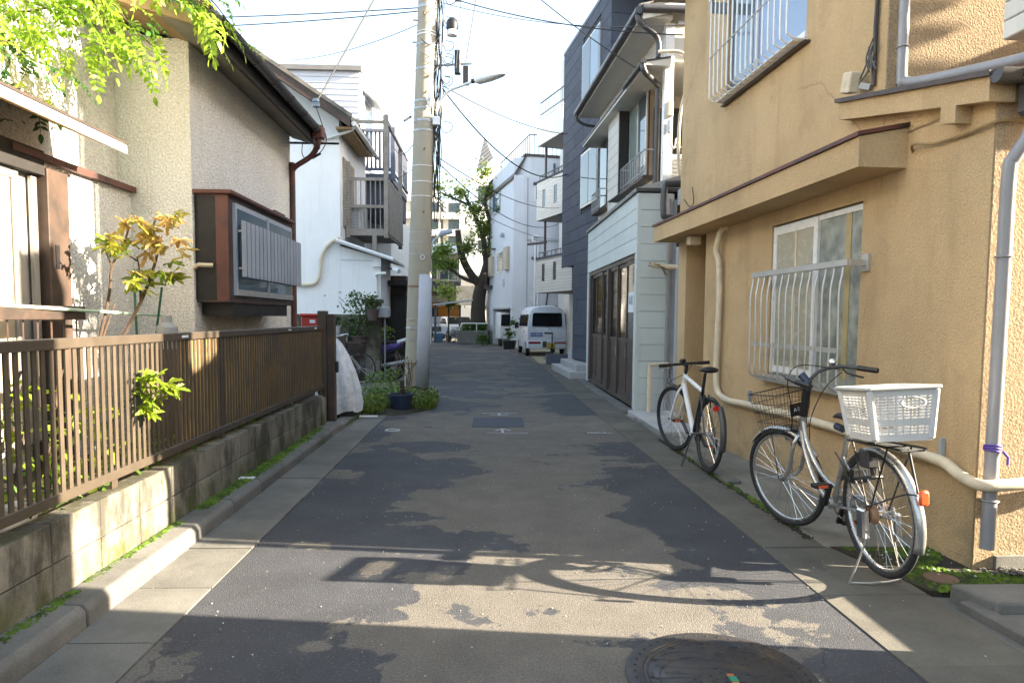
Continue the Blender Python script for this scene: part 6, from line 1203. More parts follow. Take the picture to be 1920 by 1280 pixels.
# ================================================================== LEAVES AND PLANTS
def leaf_simple(l, wd, fold=.25, curl=.2):
    vs = [(0, 0, 0), (-wd * .40, l * .22, l * fold * .1), (0, l * .25, -.0), (wd * .40, l * .22, l * fold * .1), (-wd * .5, l * .48, l * fold * .12 - curl * l * .05), (0, l * .5, -curl * l * .06), (wd * .5, l * .48, l * fold * .12 - curl * l * .05), (-wd * .28, l * .78, -curl * l * .12), (0, l * .78, -curl * l * .2), (wd * .28, l * .78, -curl * l * .12), (0, l, -curl * l * .42)]
    fs = [(0, 2, 1), (0, 3, 2), (1, 2, 5, 4), (2, 3, 6, 5), (4, 5, 8, 7), (5, 6, 9, 8), (7, 8, 10), (8, 9, 10)]
    return vs, fs
def leaf_palm(s, seed):
    rr = random.Random(seed); vs = [(0, 0, 0)]; out = []
    for k, (a, ln) in enumerate(((-100, .45), (-52, .8), (0, 1.), (52, .8), (100, .45))):
        a = R_(a + rr.uniform(-8, 8)); ln *= s * rr.uniform(.9, 1.1)
        for da, fr, dz in ((-17, .62, .02), (-9, .72, -.01), (-10, .84, -.01), (0, 1.0, -.12), (10, .84, -.01), (9, .70, -.01), (17, .62, .02)):
            b = a + R_(da); out.append((ln * fr * math.sin(b), ln * fr * math.cos(b), s * (dz + rr.uniform(-.03, .03))))
        if k < 4: b = a + R_(27); out.append((s * .26 * math.sin(b), s * .26 * math.cos(b), s * .03))
    vs += out; n = len(out)
    return vs, [(0, i + 1, i + 2) for i in range(n - 1)][::1]
def frond(L, pairs, seed):
    rr = random.Random(seed); mb = MB(); pts = [Vector((0, L * t, -L * .35 * t * t)) for t in [i / 8 for i in range(9)]]
    mb.tube(pts, [.0022] * 8 + [.001], 4)
    for i in range(pairs):
        t = .18 + .78 * i / pairs; c = Vector((0, L * t, -L * .35 * t * t)); ll = .052 * (1 - .35 * abs(t - .5)) * rr.uniform(.85, 1.15)
        for sd in (-1, 1):
            vs, fs = leaf_simple(ll, ll * .46, .3, rr.uniform(.1, .6)); T = Matrix.Translation(c) @ Matrix.Rotation(R_(-sd * rr.uniform(52, 74)), 4, 'Z') @ Matrix.Rotation(R_(rr.uniform(-35, 10)), 4, 'X') @ Matrix.Rotation(R_(rr.uniform(-25, 25)), 4, 'Y')
            mb.add([T @ Vector(v) for v in vs], fs)
    vs, fs = leaf_simple(.065, .03); T = Matrix.Translation(pts[-1]) @ Matrix.Rotation(R_(-38), 4, 'X'); mb.add([T @ Vector(v) for v in vs], fs)
    return mb
def aim(d, roll=0.):                      # euler that turns local +y onto d
    d = Vector(d).normalized(); q = d.to_track_quat('Y', 'Z'); return (q.to_matrix() @ Matrix.Rotation(roll, 3, 'Y')).to_euler()
rr = random.Random(21)
# ---- tree with feathery leaves hanging into the top left corner
tt = root('tree', 'leafy tree with feathery bright green leaves hanging over the fence', 'tree', (-3.0, 3.45, .36))
tk = MB(); tk.tube(smooth_path([(-3.0, 3.45, .3), (-3.05, 3.5, 1.6), (-2.98, 3.6, 2.8), (-2.95, 3.75, 3.4), (-2.9, 3.9, 4.2)], 5), [.06] * 6 + [.05] * 6 + [.04] * 6 + [.03] * 3, 8); tk.build('trunk', 'bark', tt, smooth=True)
fr_m = []
for s in range(5):
    for m_ in ('leaf_top', 'leaf_topd'): fr_m.append((m_, mkmesh(frond(.23, 6 if s < 3 else 7, s), 'leaf', m_, True)))
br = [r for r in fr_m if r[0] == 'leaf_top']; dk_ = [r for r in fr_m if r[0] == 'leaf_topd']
def W(x, y, Y): return Vector(((x - 911) / 1280 * Y * .975, Y, 1.4 + (597 - y) / 1280 * Y * 1.01))
boughs = [([(-60, -40), (60, -30), (170, -5), (270, 15), (345, 38), (392, 62)], 4.6, .45), ([(-80, 20), (20, 40), (110, 62), (165, 95)], 4.3, .4), ([(-80, 60), (0, 110), (40, 150), (20, 190)], 4.1, .3), ([(130, -20), (200, 20), (232, 55), (262, 92), (300, 125)], 4.7, .3), ([(250, 5), (330, 18), (390, 30), (430, 70)], 4.9, .3), ([(-80, 120), (-20, 150), (30, 120), (70, 140)], 4.0, .3), ([(-60, 60), (60, 70), (150, 60), (215, 110)], 4.4, .35), ([(-60, -60), (90, -50), (220, -40), (330, -20), (410, 0)], 4.8, .4), ([(-80, 0), (-10, 20), (60, 15), (120, 25)], 4.0, .4), ([(60, -40), (130, 0), (190, 45), (210, 80)], 4.4, .3)]
bm_ = MB()
leaves = []
for pts, Y0, jit in boughs:
    P = smooth_path([W(x, y, Y0 + i * .12) for i, (x, y) in enumerate(pts)], 6); bm_.tube(P, [.012 - .009 * i / (len(P) - 1) for i in range(len(P))], 5)
    for i in range(len(P)):
        for _ in range(3 if pts[0][1] > -50 else 2):
            leaves.append((P[i] + Vector((rr.gauss(0, .10), rr.gauss(0, jit * .6), rr.gauss(-.02, .11))), (P[min(i + 1, len(P) - 1)] - P[max(i - 1, 0)]).normalized()))
bm_.tube([(-2.98, 3.6, 2.8), W(-60, 20, 4.1)], .02, 6); bm_.tube([(-2.95, 3.75, 3.4), W(-60, -40, 4.6)], .02, 6)
bm_.build('branches', 'twig', tt, smooth=True)
rr.shuffle(leaves)
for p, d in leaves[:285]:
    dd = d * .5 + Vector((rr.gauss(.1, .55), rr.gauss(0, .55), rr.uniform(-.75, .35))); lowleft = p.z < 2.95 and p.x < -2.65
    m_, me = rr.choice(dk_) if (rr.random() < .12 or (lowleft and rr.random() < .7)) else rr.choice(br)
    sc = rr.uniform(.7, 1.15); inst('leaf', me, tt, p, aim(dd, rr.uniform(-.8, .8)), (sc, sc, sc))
for (x, y, dx, dz) in ((398, 75, .05, -1), (385, 55, .55, -.55), (178, 118, .02, -1), (242, 100, -.1, -1), (290, 140, .1, -1), (262, 110, .6, -.5)):
    inst('leaf', br[int(x) % 5][1], tt, W(x, y, 4.75), aim((dx, -.25, dz), .3), (1.05, 1.05, 1.05))
# ---- tree peony with autumn leaves
tpn = root('shrub', 'bare stemmed garden shrub with orange and green lobed leaves by the house wall', 'shrub', (-2.7, 5.0, .36))
st_m = MB()
for pts, r0 in (([(180, 660), (205, 560), (212, 510), (235, 468), (245, 440)], .011), ([(212, 512), (200, 480)], .008), ([(225, 640), (262, 575), (285, 520), (296, 480), (290, 440), (294, 425)], .014), ([(262, 580), (262, 520), (258, 492)], .008), ([(258, 500), (235, 485)], .008), ([(296, 480), (305, 455)], .008), ([(190, 640), (215, 575)], .009)):
    P = smooth_path([W(x, y, 5.0 + (x - 230) * .002) for x, y in pts], 4); st_m.tube(P, [r0 * (1 - .5 * i / (len(P) - 1)) for i in range(len(P))], 6)
st_m.build('stem', 'twig', tpn, smooth=True)
pal = {m_: [mkmesh(MB().add(*leaf_palm(.115, 40 + s)), 'leaf', m_, True) for s in range(4)] for m_ in ('leaf_peony', 'leaf_peonyg', 'leaf_shrub')}
for (x, y, n, m_) in ((240, 430, 5, 'leaf_peony'), (262, 428, 3, 'leaf_peony'), (285, 440, 4, 'leaf_peony'), (310, 430, 5, 'leaf_peony'), (325, 425, 4, 'leaf_peony'), (335, 462, 4, 'leaf_peony'), (345, 485, 4, 'leaf_peony'), (275, 462, 4, 'leaf_peony'), (300, 470, 4, 'leaf_peony'), (205, 462, 4, 'leaf_peonyg'), (222, 478, 4, 'leaf_peonyg'), (238, 485, 4, 'leaf_peonyg'), (212, 455, 3, 'leaf_peony'), (245, 465, 3, 'leaf_peonyg'), (255, 530, 5, 'leaf_peonyg'), (250, 512, 3, 'leaf_peony'), (275, 520, 4, 'leaf_peonyg'), (305, 522, 4, 'leaf_peonyg'), (328, 525, 3, 'leaf_peonyg'), (320, 508, 2, 'leaf_peonyg'), (265, 545, 3, 'leaf_peonyg')):
    for _ in range(n):
        p = W(x + rr.gauss(0, 6), y + rr.gauss(0, 6), 5.0 + (x - 230) * .002 + rr.gauss(0, .06)); d = Vector((rr.gauss(.1, .6), rr.gauss(-.3, .5), rr.uniform(-.7, .1))); s = rr.uniform(.75, 1.2)
        inst('leaf', rr.choice(pal[m_]), tpn, p, aim(d, rr.uniform(-.9, .9)), (s, s, s))
# ---- pale green shrub behind the fence and the sprig that grows through it
gsr = root('shrub', 'bushy pale green shrub growing close behind the brown fence slats', 'shrub', (-2.45, 3.2, .36))
sm_ = MB()
for i in range(9): y = 2.6 + i * .17; sm_.tube(smooth_path([(-2.5, y, .34), (-2.45 + rr.gauss(0, .05), y + rr.gauss(0, .05), .7), (-2.4 + rr.gauss(0, .08), y + rr.gauss(0, .1), 1.1)], 3), .007, 5)
sm_.build('stem', 'twig', gsr)
shm = {m_: [mkmesh(MB().add(*leaf_simple(.095, .055, .35, .3 + .2 * s)), 'leaf', m_, True) for s in range(3)] for m_ in ('leaf_shrub', 'leaf_mid', 'leaf_dark')}
for i in range(270):
    y = rr.uniform(2.35, 4.15) if i < 220 else rr.uniform(4.1, 4.8); top = 1.18 - max(0, y - 3.1) * .33; z = .42 + (top - .42) * rr.random() ** .8
    p = Vector((rr.uniform(-2.62, -2.12), y, z)); d = Vector((rr.gauss(.35, .6), rr.gauss(-.2, .6), rr.uniform(-.5, .5))); s = rr.uniform(.7, 1.35)
    inst('leaf', rr.choice(shm['leaf_shrub' if rr.random() < .8 else 'leaf_mid']), gsr, p, aim(d, rr.uniform(-1, 1)), (s, s, s))
spg = root('sprig', 'bright yellow green leafy sprig poking out through the fence slats', 'plant', (-2.0, 3.95, .9))
sp = MB(); sp.tube(smooth_path([(-2.25, 4.05, .70), (-2.06, 4.0, .9), (-1.97, 3.98, .95), (-1.93, 3.98, .88)], 4), .006, 5); sp.build('stem', 'twig', spg)
for (x, y) in ((272, 700), (290, 710), (262, 712), (285, 735), (303, 725), (265, 750), (275, 765), (255, 742), (320, 731), (268, 778), (295, 745), (250, 728)):
    for _ in range(2):
        p = W(x + rr.gauss(0, 4), y + rr.gauss(0, 4), 4.0 + rr.gauss(0, .04)); p.x = max(p.x, -1.985) if x > 245 else p.x
        s = rr.uniform(.7, 1.05); inst('leaf', rr.choice(pal['leaf_shrub']), spg, p, aim((rr.gauss(.4, .3), rr.gauss(0, .4), rr.uniform(-.7, .1)), rr.uniform(-.6, .6)), (s, s, s))
# plants along the wall top under the bottom rail
def blades(name, n, area, hmin, hmax, matn, wd=.004, lean=.5, seed=1, kind='stuff', par=None):
    rr = random.Random(seed); mb = MB()
    for _ in range(n):
        x, y, z = area(rr); h = rr.uniform(hmin, hmax); a = rr.uniform(0, 2 * PI); l = rr.uniform(.1, 1) * lean * h; b = a + PI / 2; w_ = wd * rr.uniform(.6, 1.5)
        q = Vector((math.cos(b) * w_, math.sin(b) * w_, 0)); p0 = Vector((x, y, z)); d = Vector((math.cos(a), math.sin(a), 0)); p1 = p0 + d * l * .35 + Vector((0, 0, h * .6)); p2 = p0 + d * l + Vector((0, 0, h * rr.uniform(.75, 1)))
        mb.add([p0 - q, p0 + q, p1 + q * .8, p1 - q * .8, p2], [(0, 1, 2, 3), (3, 2, 4)])
    o = mb.build(name, matn, par); o['kind'] = kind; return o
def scatter_leaves(name, n, area, l, matn, seed, par=None, up=.3, kind='stuff'):
    rr = random.Random(seed); mb = MB()
    for _ in range(n):
        p = Vector(area(rr)); s = l * rr.uniform(.6, 1.4); vs, fs = leaf_simple(s, s * .55, .3, rr.uniform(0, .6)); d = Vector((rr.gauss(0, .7), rr.gauss(0, .7), rr.gauss(up, .4)))
        T = Matrix.Translation(p) @ Matrix(aim(d, rr.uniform(-1, 1)).to_matrix()).to_4x4(); mb.add([T @ Vector(v) for v in vs], fs)
    o = mb.build(name, matn, par); o['kind'] = kind; return o
scatter_leaves('ground_cover', 420, lambda r: (r.uniform(-2.35, -2.02), r.uniform(3.0, 6.6), .44 + r.uniform(0, .09)), .05, 'leaf_mid', 3)
# ---- weeds round the pole
def weedarea(r):
    while True:
        x, y = r.uniform(-2.0, -.78), r.uniform(9.75, 12.6)
        if (x + 1.24) ** 2 + (y - 9.95) ** 2 < .07: continue
        if ((x + 1.42) / .64) ** 2 + ((y - 10.9) / 1.35) ** 2 < 1 + .25 * math.sin(x * 9) * math.sin(y * 7): return (x, y, 0)
wd_ = MB(); wd_.lathe([(.62, 0), (.55, .03), (.3, .07), (.05, .08)], (-1.42, 10.9, 0), 28, (1, 2.0)); struct(wd_.build('soil_mound', 'soil', smooth=True))
blades('grass', 4800, weedarea, .06, .22, 'weed', .0035, .9, 5); blades('grass', 1500, weedarea, .08, .28, 'leaf_mid', .004, .8, 6)
scatter_leaves('weeds', 1100, lambda r: (lambda p: (p[0], p[1], r.uniform(.03, .26) * (1.1 - .5 * abs(p[1] - 10.9))))(weedarea(r)), .06, 'leaf_mid', 7); scatter_leaves('weeds', 500, lambda r: (lambda p: (p[0], p[1], r.uniform(.06, .26)))(weedarea(r)), .05, 'weed', 8)
blades('grass', 160, lambda r: (r.uniform(-1.98, -1.72), r.uniform(8.6, 9.6), 0), .02, .09, 'leaf_mid', .004, .8, 9); blades('grass', 60, lambda r: (r.gauss(-1.80, .02), r.gauss(7.4, .1), .02), .02, .07, 'leaf_shrub', .005, .9, 10)
sk = MB()
for i in range(14):
    x = -1.30 + rr.gauss(0, .05); y = 11.05 + rr.gauss(0, .05); sk.tube(smooth_path([(x, y, .1), (x + rr.gauss(0, .06), y, .45), (x + rr.gauss(0, .14), y + rr.gauss(0, .1), rr.uniform(.6, 1.0))], 4), .005, 4)
tag(sk.build('dead_stalks', 'brown_dead'), kind='stuff')
blp = root('flower_pot', 'wide dark blue flower pot with sprouting weeds at the foot of the utility pole', 'flower pot', (-1.26, 10.15, 0)); MB().lathe([(.13, 0), (.175, .22), (.20, .22), (.20, .25), (.17, .25), (.165, .20)], (-1.26, 10.15, .02), 28).build('pot', 'blue_dark', blp, smooth=True)
for i in range(18):
    p = Vector((-1.26 + rr.gauss(0, .08), 10.15 + rr.gauss(0, .08), .25 + rr.uniform(0, .1))); inst('leaf', rr.choice(shm['leaf_shrub']), blp, p, aim((rr.gauss(0, 1), rr.gauss(0, 1), .3)), (.8, .8, .8))
tag(MB().tube([(-1.24, 10.15, .24), (-1.24, 10.15, .46)], .035, 8).build('stump', 'bark', blp), None)
tag(MB().lathe([(.02, -.01), (.028, .01), (.01, .03)], (-1.86, 10.15, .26), 10).build('yellow_flower', mat('flower_yellow', (.65, .45, .03), .6, .1), smooth=True), 'single small yellow flower in the weeds by the white tarpaulin', 'flower')
tag(MB().box(-1.75, -1.50, 9.46, 9.52, .012, .03).build('paper_strip', 'sign_white'), 'pale strip of litter on the gutter edge by the weeds', 'litter')
tag(MB().box(-1.96, -1.84, 5.4, 5.47, .108, .118).build('paper_scrap', 'sign_white'), 'small pale scrap lying on the mossy kerb', 'litter')
# ---- potted plants in the yard
def potplant(lab, x, y, z, pr, ph, pm, cw, ch, n, matn, seed, ls=.07, nm='potted_plant'):
    r_ = root(nm, lab, 'potted plant', (x, y, z)); MB().lathe([(pr * .7, 0), (pr, ph), (pr * 1.08, ph), (pr * 1.08, ph + .02), (pr * .9, ph + .02)], (x, y, z), 18).build('pot', pm, r_, smooth=True); q = random.Random(seed); t = MB()
    for i in range(6): t.tube(smooth_path([(x, y, z + ph), (x + q.gauss(0, cw * .2), y + q.gauss(0, cw * .2), z + ph + ch * .5), (x + q.gauss(0, cw * .4), y + q.gauss(0, cw * .4), z + ph + ch * .9)], 3), .006, 5)
    t.build('stem', 'twig', r_)
    o = scatter_leaves('foliage', n, lambda r: (x + r.gauss(0, cw * .42), y + r.gauss(0, cw * .42), z + ph + ch * (r.random() ** .7)), ls, matn, seed, r_); return r_
potplant('tall potted shrub with light green leaves in front of the white wall', -2.72, 14.75, .75, .16, .22, 'terra', .42, .95, 420, 'leaf_mid', 31)
potplant('small white pot with sparse plant on a ledge behind the tarpaulin', -3.2, 14.6, .98, .13, .2, 'white_plastic', .15, .22, 60, 'leaf_dark', 32)
potplant('brown hanging pot by the pillar under the mailbox', -2.42, 14.7, 1.32, .14, .22, 'terra', .16, .3, 90, 'leaf_mid', 33)
potplant('low green plant in a dark pot behind the motorcycle', -2.3, 15.6, .55, .13, .2, 'terra', .22, .4, 140, 'leaf_shrub', 34)
scatter_leaves('undergrowth', 900, lambda r: (r.uniform(-3.6, -2.5), r.uniform(15.3, 15.8), r.uniform(.1, 1.35)), .08, 'leaf_dark', 35); scatter_leaves('undergrowth', 260, lambda r: (r.uniform(-2.3, -1.7), r.uniform(12.6, 14.2), r.uniform(.02, .35)), .07, 'leaf_mid', 36)
tag(MB().box(-3.3, -2.3, 15.2, 15.5, 0, .72).build('bench', 'wood_brown'), 'dark low bench carrying the potted plants in the yard', 'bench')
tag(MB().box(-3.5, -2.95, 14.5, 14.75, 0, .97).build('shelf', 'wood_brown'), 'dark shelf holding the small white pot', 'shelf')
# ================================================================== FAR END OF THE STREET
ft = root('cherry_tree', 'old dark trunked tree with sparse foliage at the bend in the street', 'tree', (-.55, 37.6, .5))
tr = MB(); tr.tube(smooth_path([(-.35, 37.6, .3), (-.45, 37.6, 1.6), (-.35, 37.6, 2.8), (.0, 37.6, 3.9), (.1, 37.6, 4.8)], 5), [.52, .48, .45, .43, .41, .40, .39, .38, .37, .36, .35, .34, .34, .33, .32, .31, .29, .26, .24, .2, .16], 12); tr.tube(smooth_path([(-.3, 37.6, 3.1), (-1.0, 37.4, 4.0), (-1.4, 37.3, 5.0), (-1.55, 37.2, 6.1)], 5), [.24 - i * .006 for i in range(16)], 9); tr.tube(smooth_path([(-.4, 37.6, 3.3), (-1.2, 37.2, 3.5), (-2.0, 37, 4.0), (-2.6, 36.8, 4.1)], 4), [.14 - i * .009 for i in range(13)], 8)
tr.tube(smooth_path([(.0, 37.6, 4.3), (-.25, 37.4, 6.0), (-.9, 37.2, 7.4), (-1.3, 37, 8.2)], 4), [.18 - i * .012 for i in range(13)], 8); tr.tube(smooth_path([(.1, 37.6, 4.6), (.3, 37.4, 6.2), (-.1, 37.3, 7.6), (.3, 37.2, 8.8)], 4), [.2 - i * .013 for i in range(13)], 8); tr.tube([(-.9, 37.2, 7.4), (-2.4, 37, 8.0), (-3.0, 36.9, 8.6)], [.08, .05, .02], 6); tr.tube([(-1.3, 37.3, 4.8), (-.9, 37.2, 5.6)], [.1, .05], 6)
tr.build('trunk', 'bark', ft, smooth=True)
def crown(par, n, blobs, ls, matn, seed):
    q = random.Random(seed); mb = MB(); tot = sum(b[4] for b in blobs)
    for cx, cy, cz, rad, wgt in blobs:
        for _ in range(int(n * wgt / tot)):
            v = Vector((q.gauss(0, 1), q.gauss(0, 1), q.gauss(0, 1))); v.normalize(); p = Vector((cx, cy, cz)) + Vector((v.x, v.y, v.z * .85)) * rad * abs(q.gauss(0, .62)) * (1 + .5 * math.sin(v.x * 5 + cx * 3) * math.sin(v.z * 6)); s = ls * q.uniform(.6, 1.4); vs, fs = leaf_simple(s, s * .5, .3, .4)
            T = Matrix.Translation(p) @ aim((q.gauss(0, 1), q.gauss(0, 1), q.gauss(-.3, .6)), q.uniform(-2, 2)).to_matrix().to_4x4(); mb.add([T @ Vector(a) for a in vs], fs)
    o = mb.build('crown', matn, par); o['kind'] = 'stuff'; return o
crown(ft, 3900, [(.0, 37.5, 6.2, .9, 3), (-.6, 37.3, 7.2, .9, 2), (.3, 37.3, 8.2, .8, 1.5), (-1.4, 37.1, 8.1, 1.0, 1), (-2.6, 37, 8.3, .9, .7), (-1.0, 37.2, 5.2, .8, 1.5), (.4, 37.4, 5.2, .7, 1.6), (-.1, 37.4, 9.2, .8, .8)], .17, 'leaf_far', 41)
crown(ft, 1300, [(-2.3, 37.0, 5.0, .75, 3), (-2.6, 36.9, 4.2, .7, 2), (-1.9, 37.1, 4.3, .6, 2), (-2.9, 36.8, 4.6, .5, 1)], .19, 'weed', 42)
gb = root('bush', 'light green bush beside the orange walled building at the bend', 'bush', (-2.1, 38.5, 1.6)); crown(gb, 700, [(-2.2, 38.5, 2.9, .75, 2), (-2.0, 38.5, 2.2, .6, 1)], .18, 'weed', 43); MB().tube([(-2.1, 38.5, 0), (-2.1, 38.5, 2.6)], .05, 6).build('trunk', 'bark', gb)
pl = root('planter', 'grey concrete planter with hedge round the old tree', 'planter', (-.6, 37, 0)); MB().prism([(-1.55, 36.6, 0), (.1, 35.9, 0), (.2, 38.4, 0), (-1.5, 38.8, 0)], (0, 0, .72)).build('wall', 'ground', pl, bevel=.03); o = scatter_leaves('hedge', 700, lambda r: (r.uniform(-1.3, .05), r.uniform(36.4, 37.1), r.uniform(.7, 1.05)), .12, 'leaf_mid', 44, pl)
f = MB(); f.tube([(-1.45, 36.55, .72), (-1.3, 36.5, 1.1), (.1, 35.9, 1.1)], .03, 6); f.tube([(-.5, 36.2, .72), (-.5, 36.2, 1.1)], .025, 6); f.build('rail', 'lamp_white', pl)
fb = root('bush', 'small dark bush at the corner of the white garage house', 'bush', (-.1, 34.6, 0)); crown(fb, 420, [(-.15, 34.6, .35, .42, 1)], .12, 'leaf_mid', 45)
gpp = root('potted_plant', 'leafy plant in a black planter beside the parked van', 'potted plant', (1.1, 30.8, 0)); MB().lathe([(.25, 0), (.32, .38), (.30, .40)], (1.05, 30.6, 0), 16).build('pot', 'black', gpp); crown(gpp, 330, [(1.05, 30.6, .7, .32, 2), (1.2, 30.6, 1.2, .22, 1)], .10, 'leaf_mid', 46)
cpn = root('carport', 'flat carport roof on thin posts beside the old tree', 'carport', (-1.7, 38.2, 0)); MB().prism([(-2.9, 37.4, 2.05), (-.5, 37.4, 2.35), (-.5, 37.4, 2.43), (-2.9, 37.4, 2.13)], (0, 3.5, 0)).build('roof', 'steel', cpn)
for x in (-1.45, -2.8): MB().box(x - .06, x + .06, 37.9, 38.02, 0, 2.1).build('post', 'gutter_dark', cpn)
def car(lab, loc, rz, paint, s=1.):
    r_ = root('parked_car', lab, 'car', (0, 0, 0), None, None, False); r_.matrix_world = xform(loc, rz) @ Matrix.Scale(s, 4)
    side = [(-1.9, .35), (-2.0, .6), (-1.95, .85), (-1.15, 1.0), (-.5, 1.42), (.9, 1.45), (1.6, 1.0), (2.0, .92), (2.05, .4)]
    MB().prism([(-.8, y, z) for y, z in side], (1.6, 0, 0)).build('body', paint, r_, bevel=.09, seg=3, smooth=True)
    for sx in (-1, 1): MB().prism([(sx * .795, -.98, 1.0), (sx * .795, -.45, 1.36), (sx * .795, .85, 1.38), (sx * .795, 1.35, 1.02)], (sx * .012, 0, 0)).build('side_window', 'glass_dark', r_)
    MB().prism([(-.70, -1.10, 1.04), (.70, -1.10, 1.04), (.62, -.55, 1.42), (-.62, -.55, 1.42)], (0, -.02, .02)).build('windscreen', 'glass_dark', r_)
    for sx in (-1, 1):
        MB().box(sx * .45, sx * .74, -2.02, -1.93, .68, .82).build('headlight', 'lamp_white', r_, bevel=.02)
        for y in (-1.3, 1.3): MB().tube([(sx * .82, y, .31), (sx * .62, y, .31)], .31, 20).build('wheel', 'rubber', r_)
    MB().box(-.25, .25, -2.05, -2.0, .42, .55).build('number_plate', 'sign_white', r_); return r_
car('silver car nosing out from under the carport roof', (-1.75, 41.0, 0), 14, 'carsilver'); car('dark blue car half hidden behind the silver car', (-3.3, 43.5, 0), 10, 'carblue')
# kei truck in the garage
kt = root('mini_truck', 'white mini truck facing out of the open garage', 'truck', (0, 0, 0), None, None, False); kt.matrix_world = xform((1.28, 33.9, 0), 8)
MB().prism([(-.62, -.0, .35), (-.62, 0, .95), (-.62, .28, 1.65), (-.62, 1.3, 1.7), (-.62, 1.3, .35)], (1.24, 0, 0)).build('cab', 'white_paint', kt, bevel=.05, seg=2); MB().prism([(-.55, -.01, 1.0), (.55, -.01, 1.0), (.5, .22, 1.56), (-.5, .22, 1.56)], (0, -.01, .01)).build('windscreen', 'glass_dark', kt); MB().box(-.35, .35, -.02, 0, .78, .88).build('grille', 'black', kt); MB().box(-.3, .3, -.03, 0, .45, .56).build('number_plate', 'sign_white', kt)
for sx in (-1, 1): MB().tube([(sx * .6, .35, .26), (sx * .45, .35, .26)], .26, 16).build('wheel', 'rubber', kt); MB().box(sx * .38, sx * .56, -.02, .02, .62, .74).build('headlight', 'lamp_white', kt)
# second bike + crate + white panel fence at the bend
fbk = root('bicycle', 'small bicycle parked by the silver car at the bend', 'bicycle', (0, 0, 0), None, None, False); fbk.matrix_world = xform((-1.95, 38.9, 0), 75, 4)
wheel(fbk, (0, 0, .33), .33, None, 'rear_wheel', 'silver', .018, 14); wheel(fbk, (0, 1.0, .33), .33, None, 'front_wheel', 'silver', .018, 14); f = MB(); f.tube([(0, .8, .9), (0, 1.0, .33)], .016, 6); f.tube([(0, .82, .75), (0, .42, .28), (0, 0, .33)], .016, 6); f.tube([(0, .42, .28), (0, .25, .8)], .016, 6); f.tube([(-.25, .72, .98), (0, .8, .95), (.25, .72, .98)], .014, 6); f.build('frame', 'balc_grey', fbk)
tag(MB().box(-2.95, -2.45, 38.6, 38.9, 0, .5).build('crate', mat('crate_blue', (.03, .11, .19), .5, .1), None, bevel=.03), 'blue crate standing by the far bicycle', 'crate')
wf = root('white_fence', 'bright white rail fence with green mesh at the bend of the street', 'fence', (-4, 46, 0)); MB().box(-3.85, -3.1, 46, 46.05, .55, 1.3).build('panel', 'sign_white', wf); f = MB()
for z in (.95, 1.32): f.tube([(-6, 46, z), (-1.5, 46, z)], .04, 6)
for i in range(5): f.tube([(-6 + i * 1.1, 46, 0), (-6 + i * 1.1, 46, 1.32)], .04, 6)
f.build('rail', 'lamp_white', wf); gm = MB().box(-6, -1.5, 46.08, 46.1, .5, 1.28).build('mesh_panel', mat('mesh_green', (.03, .09, .06), .7, .2), wf)
scatter_leaves('weeds', 500, lambda r: (r.uniform(-4.4, -3.2), r.uniform(44.5, 45.8), r.uniform(.02, .55)), .16, 'weed', 48)
tag(bpy.data.objects['weeds.002'], kind='stuff')
ab = root('apartment_block', 'beige low apartment block with orange ground floor beyond the bend', 'building', (-4, 56, 0)); MB().box(-9, -1.2, 55, 66, 2.6, 7.2).build('wall', 'beige_wall', ab); MB().box(-8.9, -1.3, 55.3, 66, 0, 2.6).build('ground_floor', 'orange_wall', ab); MB().box(-6, -3.9, 55.2, 55.35, 0, 2.2).build('dark_opening_panel', 'black', ab)  # black panel paints the darkness of an unlit garage
for z in (3.7, 6.7): MB().box(-9.1, -1.8, 54.2, 55, z - .3, z + .5).build('balcony', 'plaster_pale' if z > 5 else 'gutter_dark', ab)
for x in (-6.2, -4.6, -3.0):
    w_ = MB().box(x - .75, x + .75, 54.93, 54.99, 4.3, 5.9).build('window', 'alu', ab); MB().box(x - .68, x - .03, 54.91, 54.93, 4.4, 5.8).build('pane', 'glass_dark', w_); MB().box(x + .03, x + .68, 54.91, 54.93, 4.4, 5.8).build('pane', 'glass', w_)
# stepped white flats behind the tree, with the pointed roof gable
wf2 = root('white_flats', 'white block of flats with stepped balconies and a pointed gable behind the tree', 'building', (0, 45, 0))
MB().box(-.75, 6, 45.6, 58, 0, 10.3).build('wall', 'plaster_pale', wf2); MB().box(-1.75, 6, 47.5, 58, 0, 7.1).build('wall', 'plaster_pale', wf2)
MB().prism([(-1.05, 44.6, 10.35), (.8, 44.6, 11.2), (.8, 44.6, 11.32), (-1.05, 44.6, 10.47)], (0, 4, 0)).build('eave', 'plaster_pale', wf2); MB().prism([(-.72, 45.2, 10.75), (.42, 45.2, 11.75), (-.17, 45.2, 13.1)], (0, .25, 0)).build('gable_roof', 'roof_sheet', wf2)
for i in range(7):
    t = i / 7; MB().prism([(-.72 + .55 * t * .95, 45.17, 10.75 + 2.2 * t), (.42 - .59 * t * .95, 45.17, 11.75 + 1.2 * t), (.42 - .59 * t * .95, 45.17, 11.78 + 1.2 * t), (-.72 + .55 * t * .95, 45.17, 10.79 + 2.2 * t)], (0, .04, 0)).build('slat', 'steel', wf2)
for z in (7.3, 4.4): MB().box(-1.75, -.2, 44.6, 47.5, z - .25, z + 1.0).build('balcony', 'plaster_pale', wf2); f = MB(); [f.tube([(-1.7 + k * .15, 44.62, z + 1.0), (-1.7 + k * .15, 44.62, z + 1.35)], .02, 4) for k in range(11)]; f.tube([(-1.7, 44.62, z + 1.35), (-.2, 44.62, z + 1.35)], .03, 5); f.build('railing', 'steel', wf2)
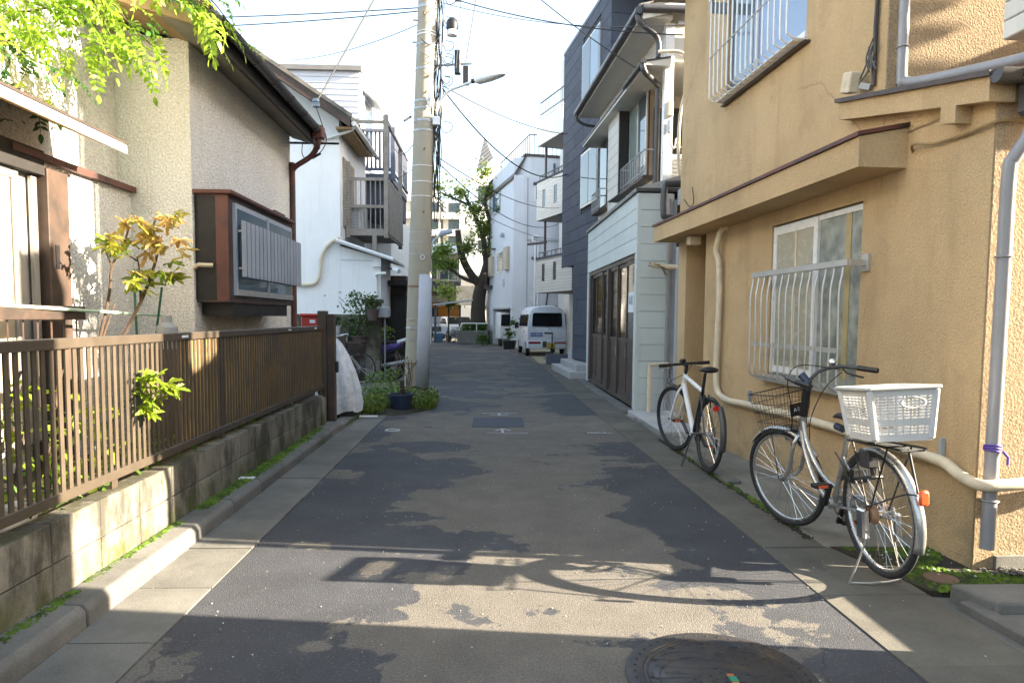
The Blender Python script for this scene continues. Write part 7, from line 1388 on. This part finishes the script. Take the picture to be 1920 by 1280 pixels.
for z in (9.1, 5.6, 2.4): w_ = MB().box(-.55, .3, 45.54, 45.6, z - .4, z + .9).build('window', 'gutter_dark', wf2); MB().box(-.5, .25, 45.52, 45.54, z - .35, z + .85).build('pane', 'glass', w_)
MB().box(-1.9, 3, 43.5, 44.6, 2.2, 3.4).build('parapet', 'ground', wf2)
l2 = root('street_lamp', 'distant pale street lamp reaching out left of the old tree', 'street lamp', (-2.6, 36, 0)); MB().tube(smooth_path([(-2.9, 36.2, 0), (-2.9, 36.2, 4.5), (-2.8, 36.2, 5.3), (-2.45, 36.2, 5.65)], 5), .05, 8).build('arm', 'steel', l2, smooth=True); MB().tube([(-2.5, 36.2, 5.66), (-2.35, 36.2, 5.78), (-1.8, 36.2, 5.9)], [.07, .16, .12], 12).build('lamp_head', 'alu_grey', l2, smooth=True)
twb = root('apartment_tower', 'pale tall apartment tower far beyond the street', 'building', (-11, 120, 0)); MB().box(-24, -4.4, 121.5, 140, 0, 21.5).build('wall', 'farblock', twb); MB().box(-20, -9, 121, 135, 21.5, 24).build('wall', 'farblock', twb)
me = mkmesh(MB().box(-9.8, 9.8, -.7, .7, -.55, .55), 'balcony', 'farblock'); me2 = mkmesh(MB().box(-.12, .12, -.7, .7, -1.4, 1.4), 'divider', 'farblock'); me3 = mkmesh(MB().box(-1.2, 1.2, -.02, .02, -.9, .9), 'window', 'glass')
for k in range(7):
    inst('balcony', me, twb, (-14.2, 120.8, 1.6 + k * 2.9))
    for j in range(6): inst('window', me3, twb, (-22 + j * 3.3, 121.48, 3.1 + k * 2.9)); inst('divider', me2, twb, (-23.8 + j * 3.9, 120.85, 3.1 + k * 2.9))
lf = root('terrace_house', 'pale house closing the view left of the utility pole', 'house', (-7, 40, 0)); MB().box(-18, -4.6, 44, 54, 0, 6.4).build('wall', 'plaster_pale', lf); MB().box(-18.4, -4.3, 43.6, 54, 6.4, 6.6).build('roof', 'roof_sheet', lf)
for x in (-5.6, -7.6): w_ = MB().box(x - .6, x + .6, 43.94, 44, 3.6, 4.9).build('window', 'alu', lf); MB().box(x - .54, x + .54, 43.92, 43.94, 3.66, 4.84).build('pane', 'glass', w_)
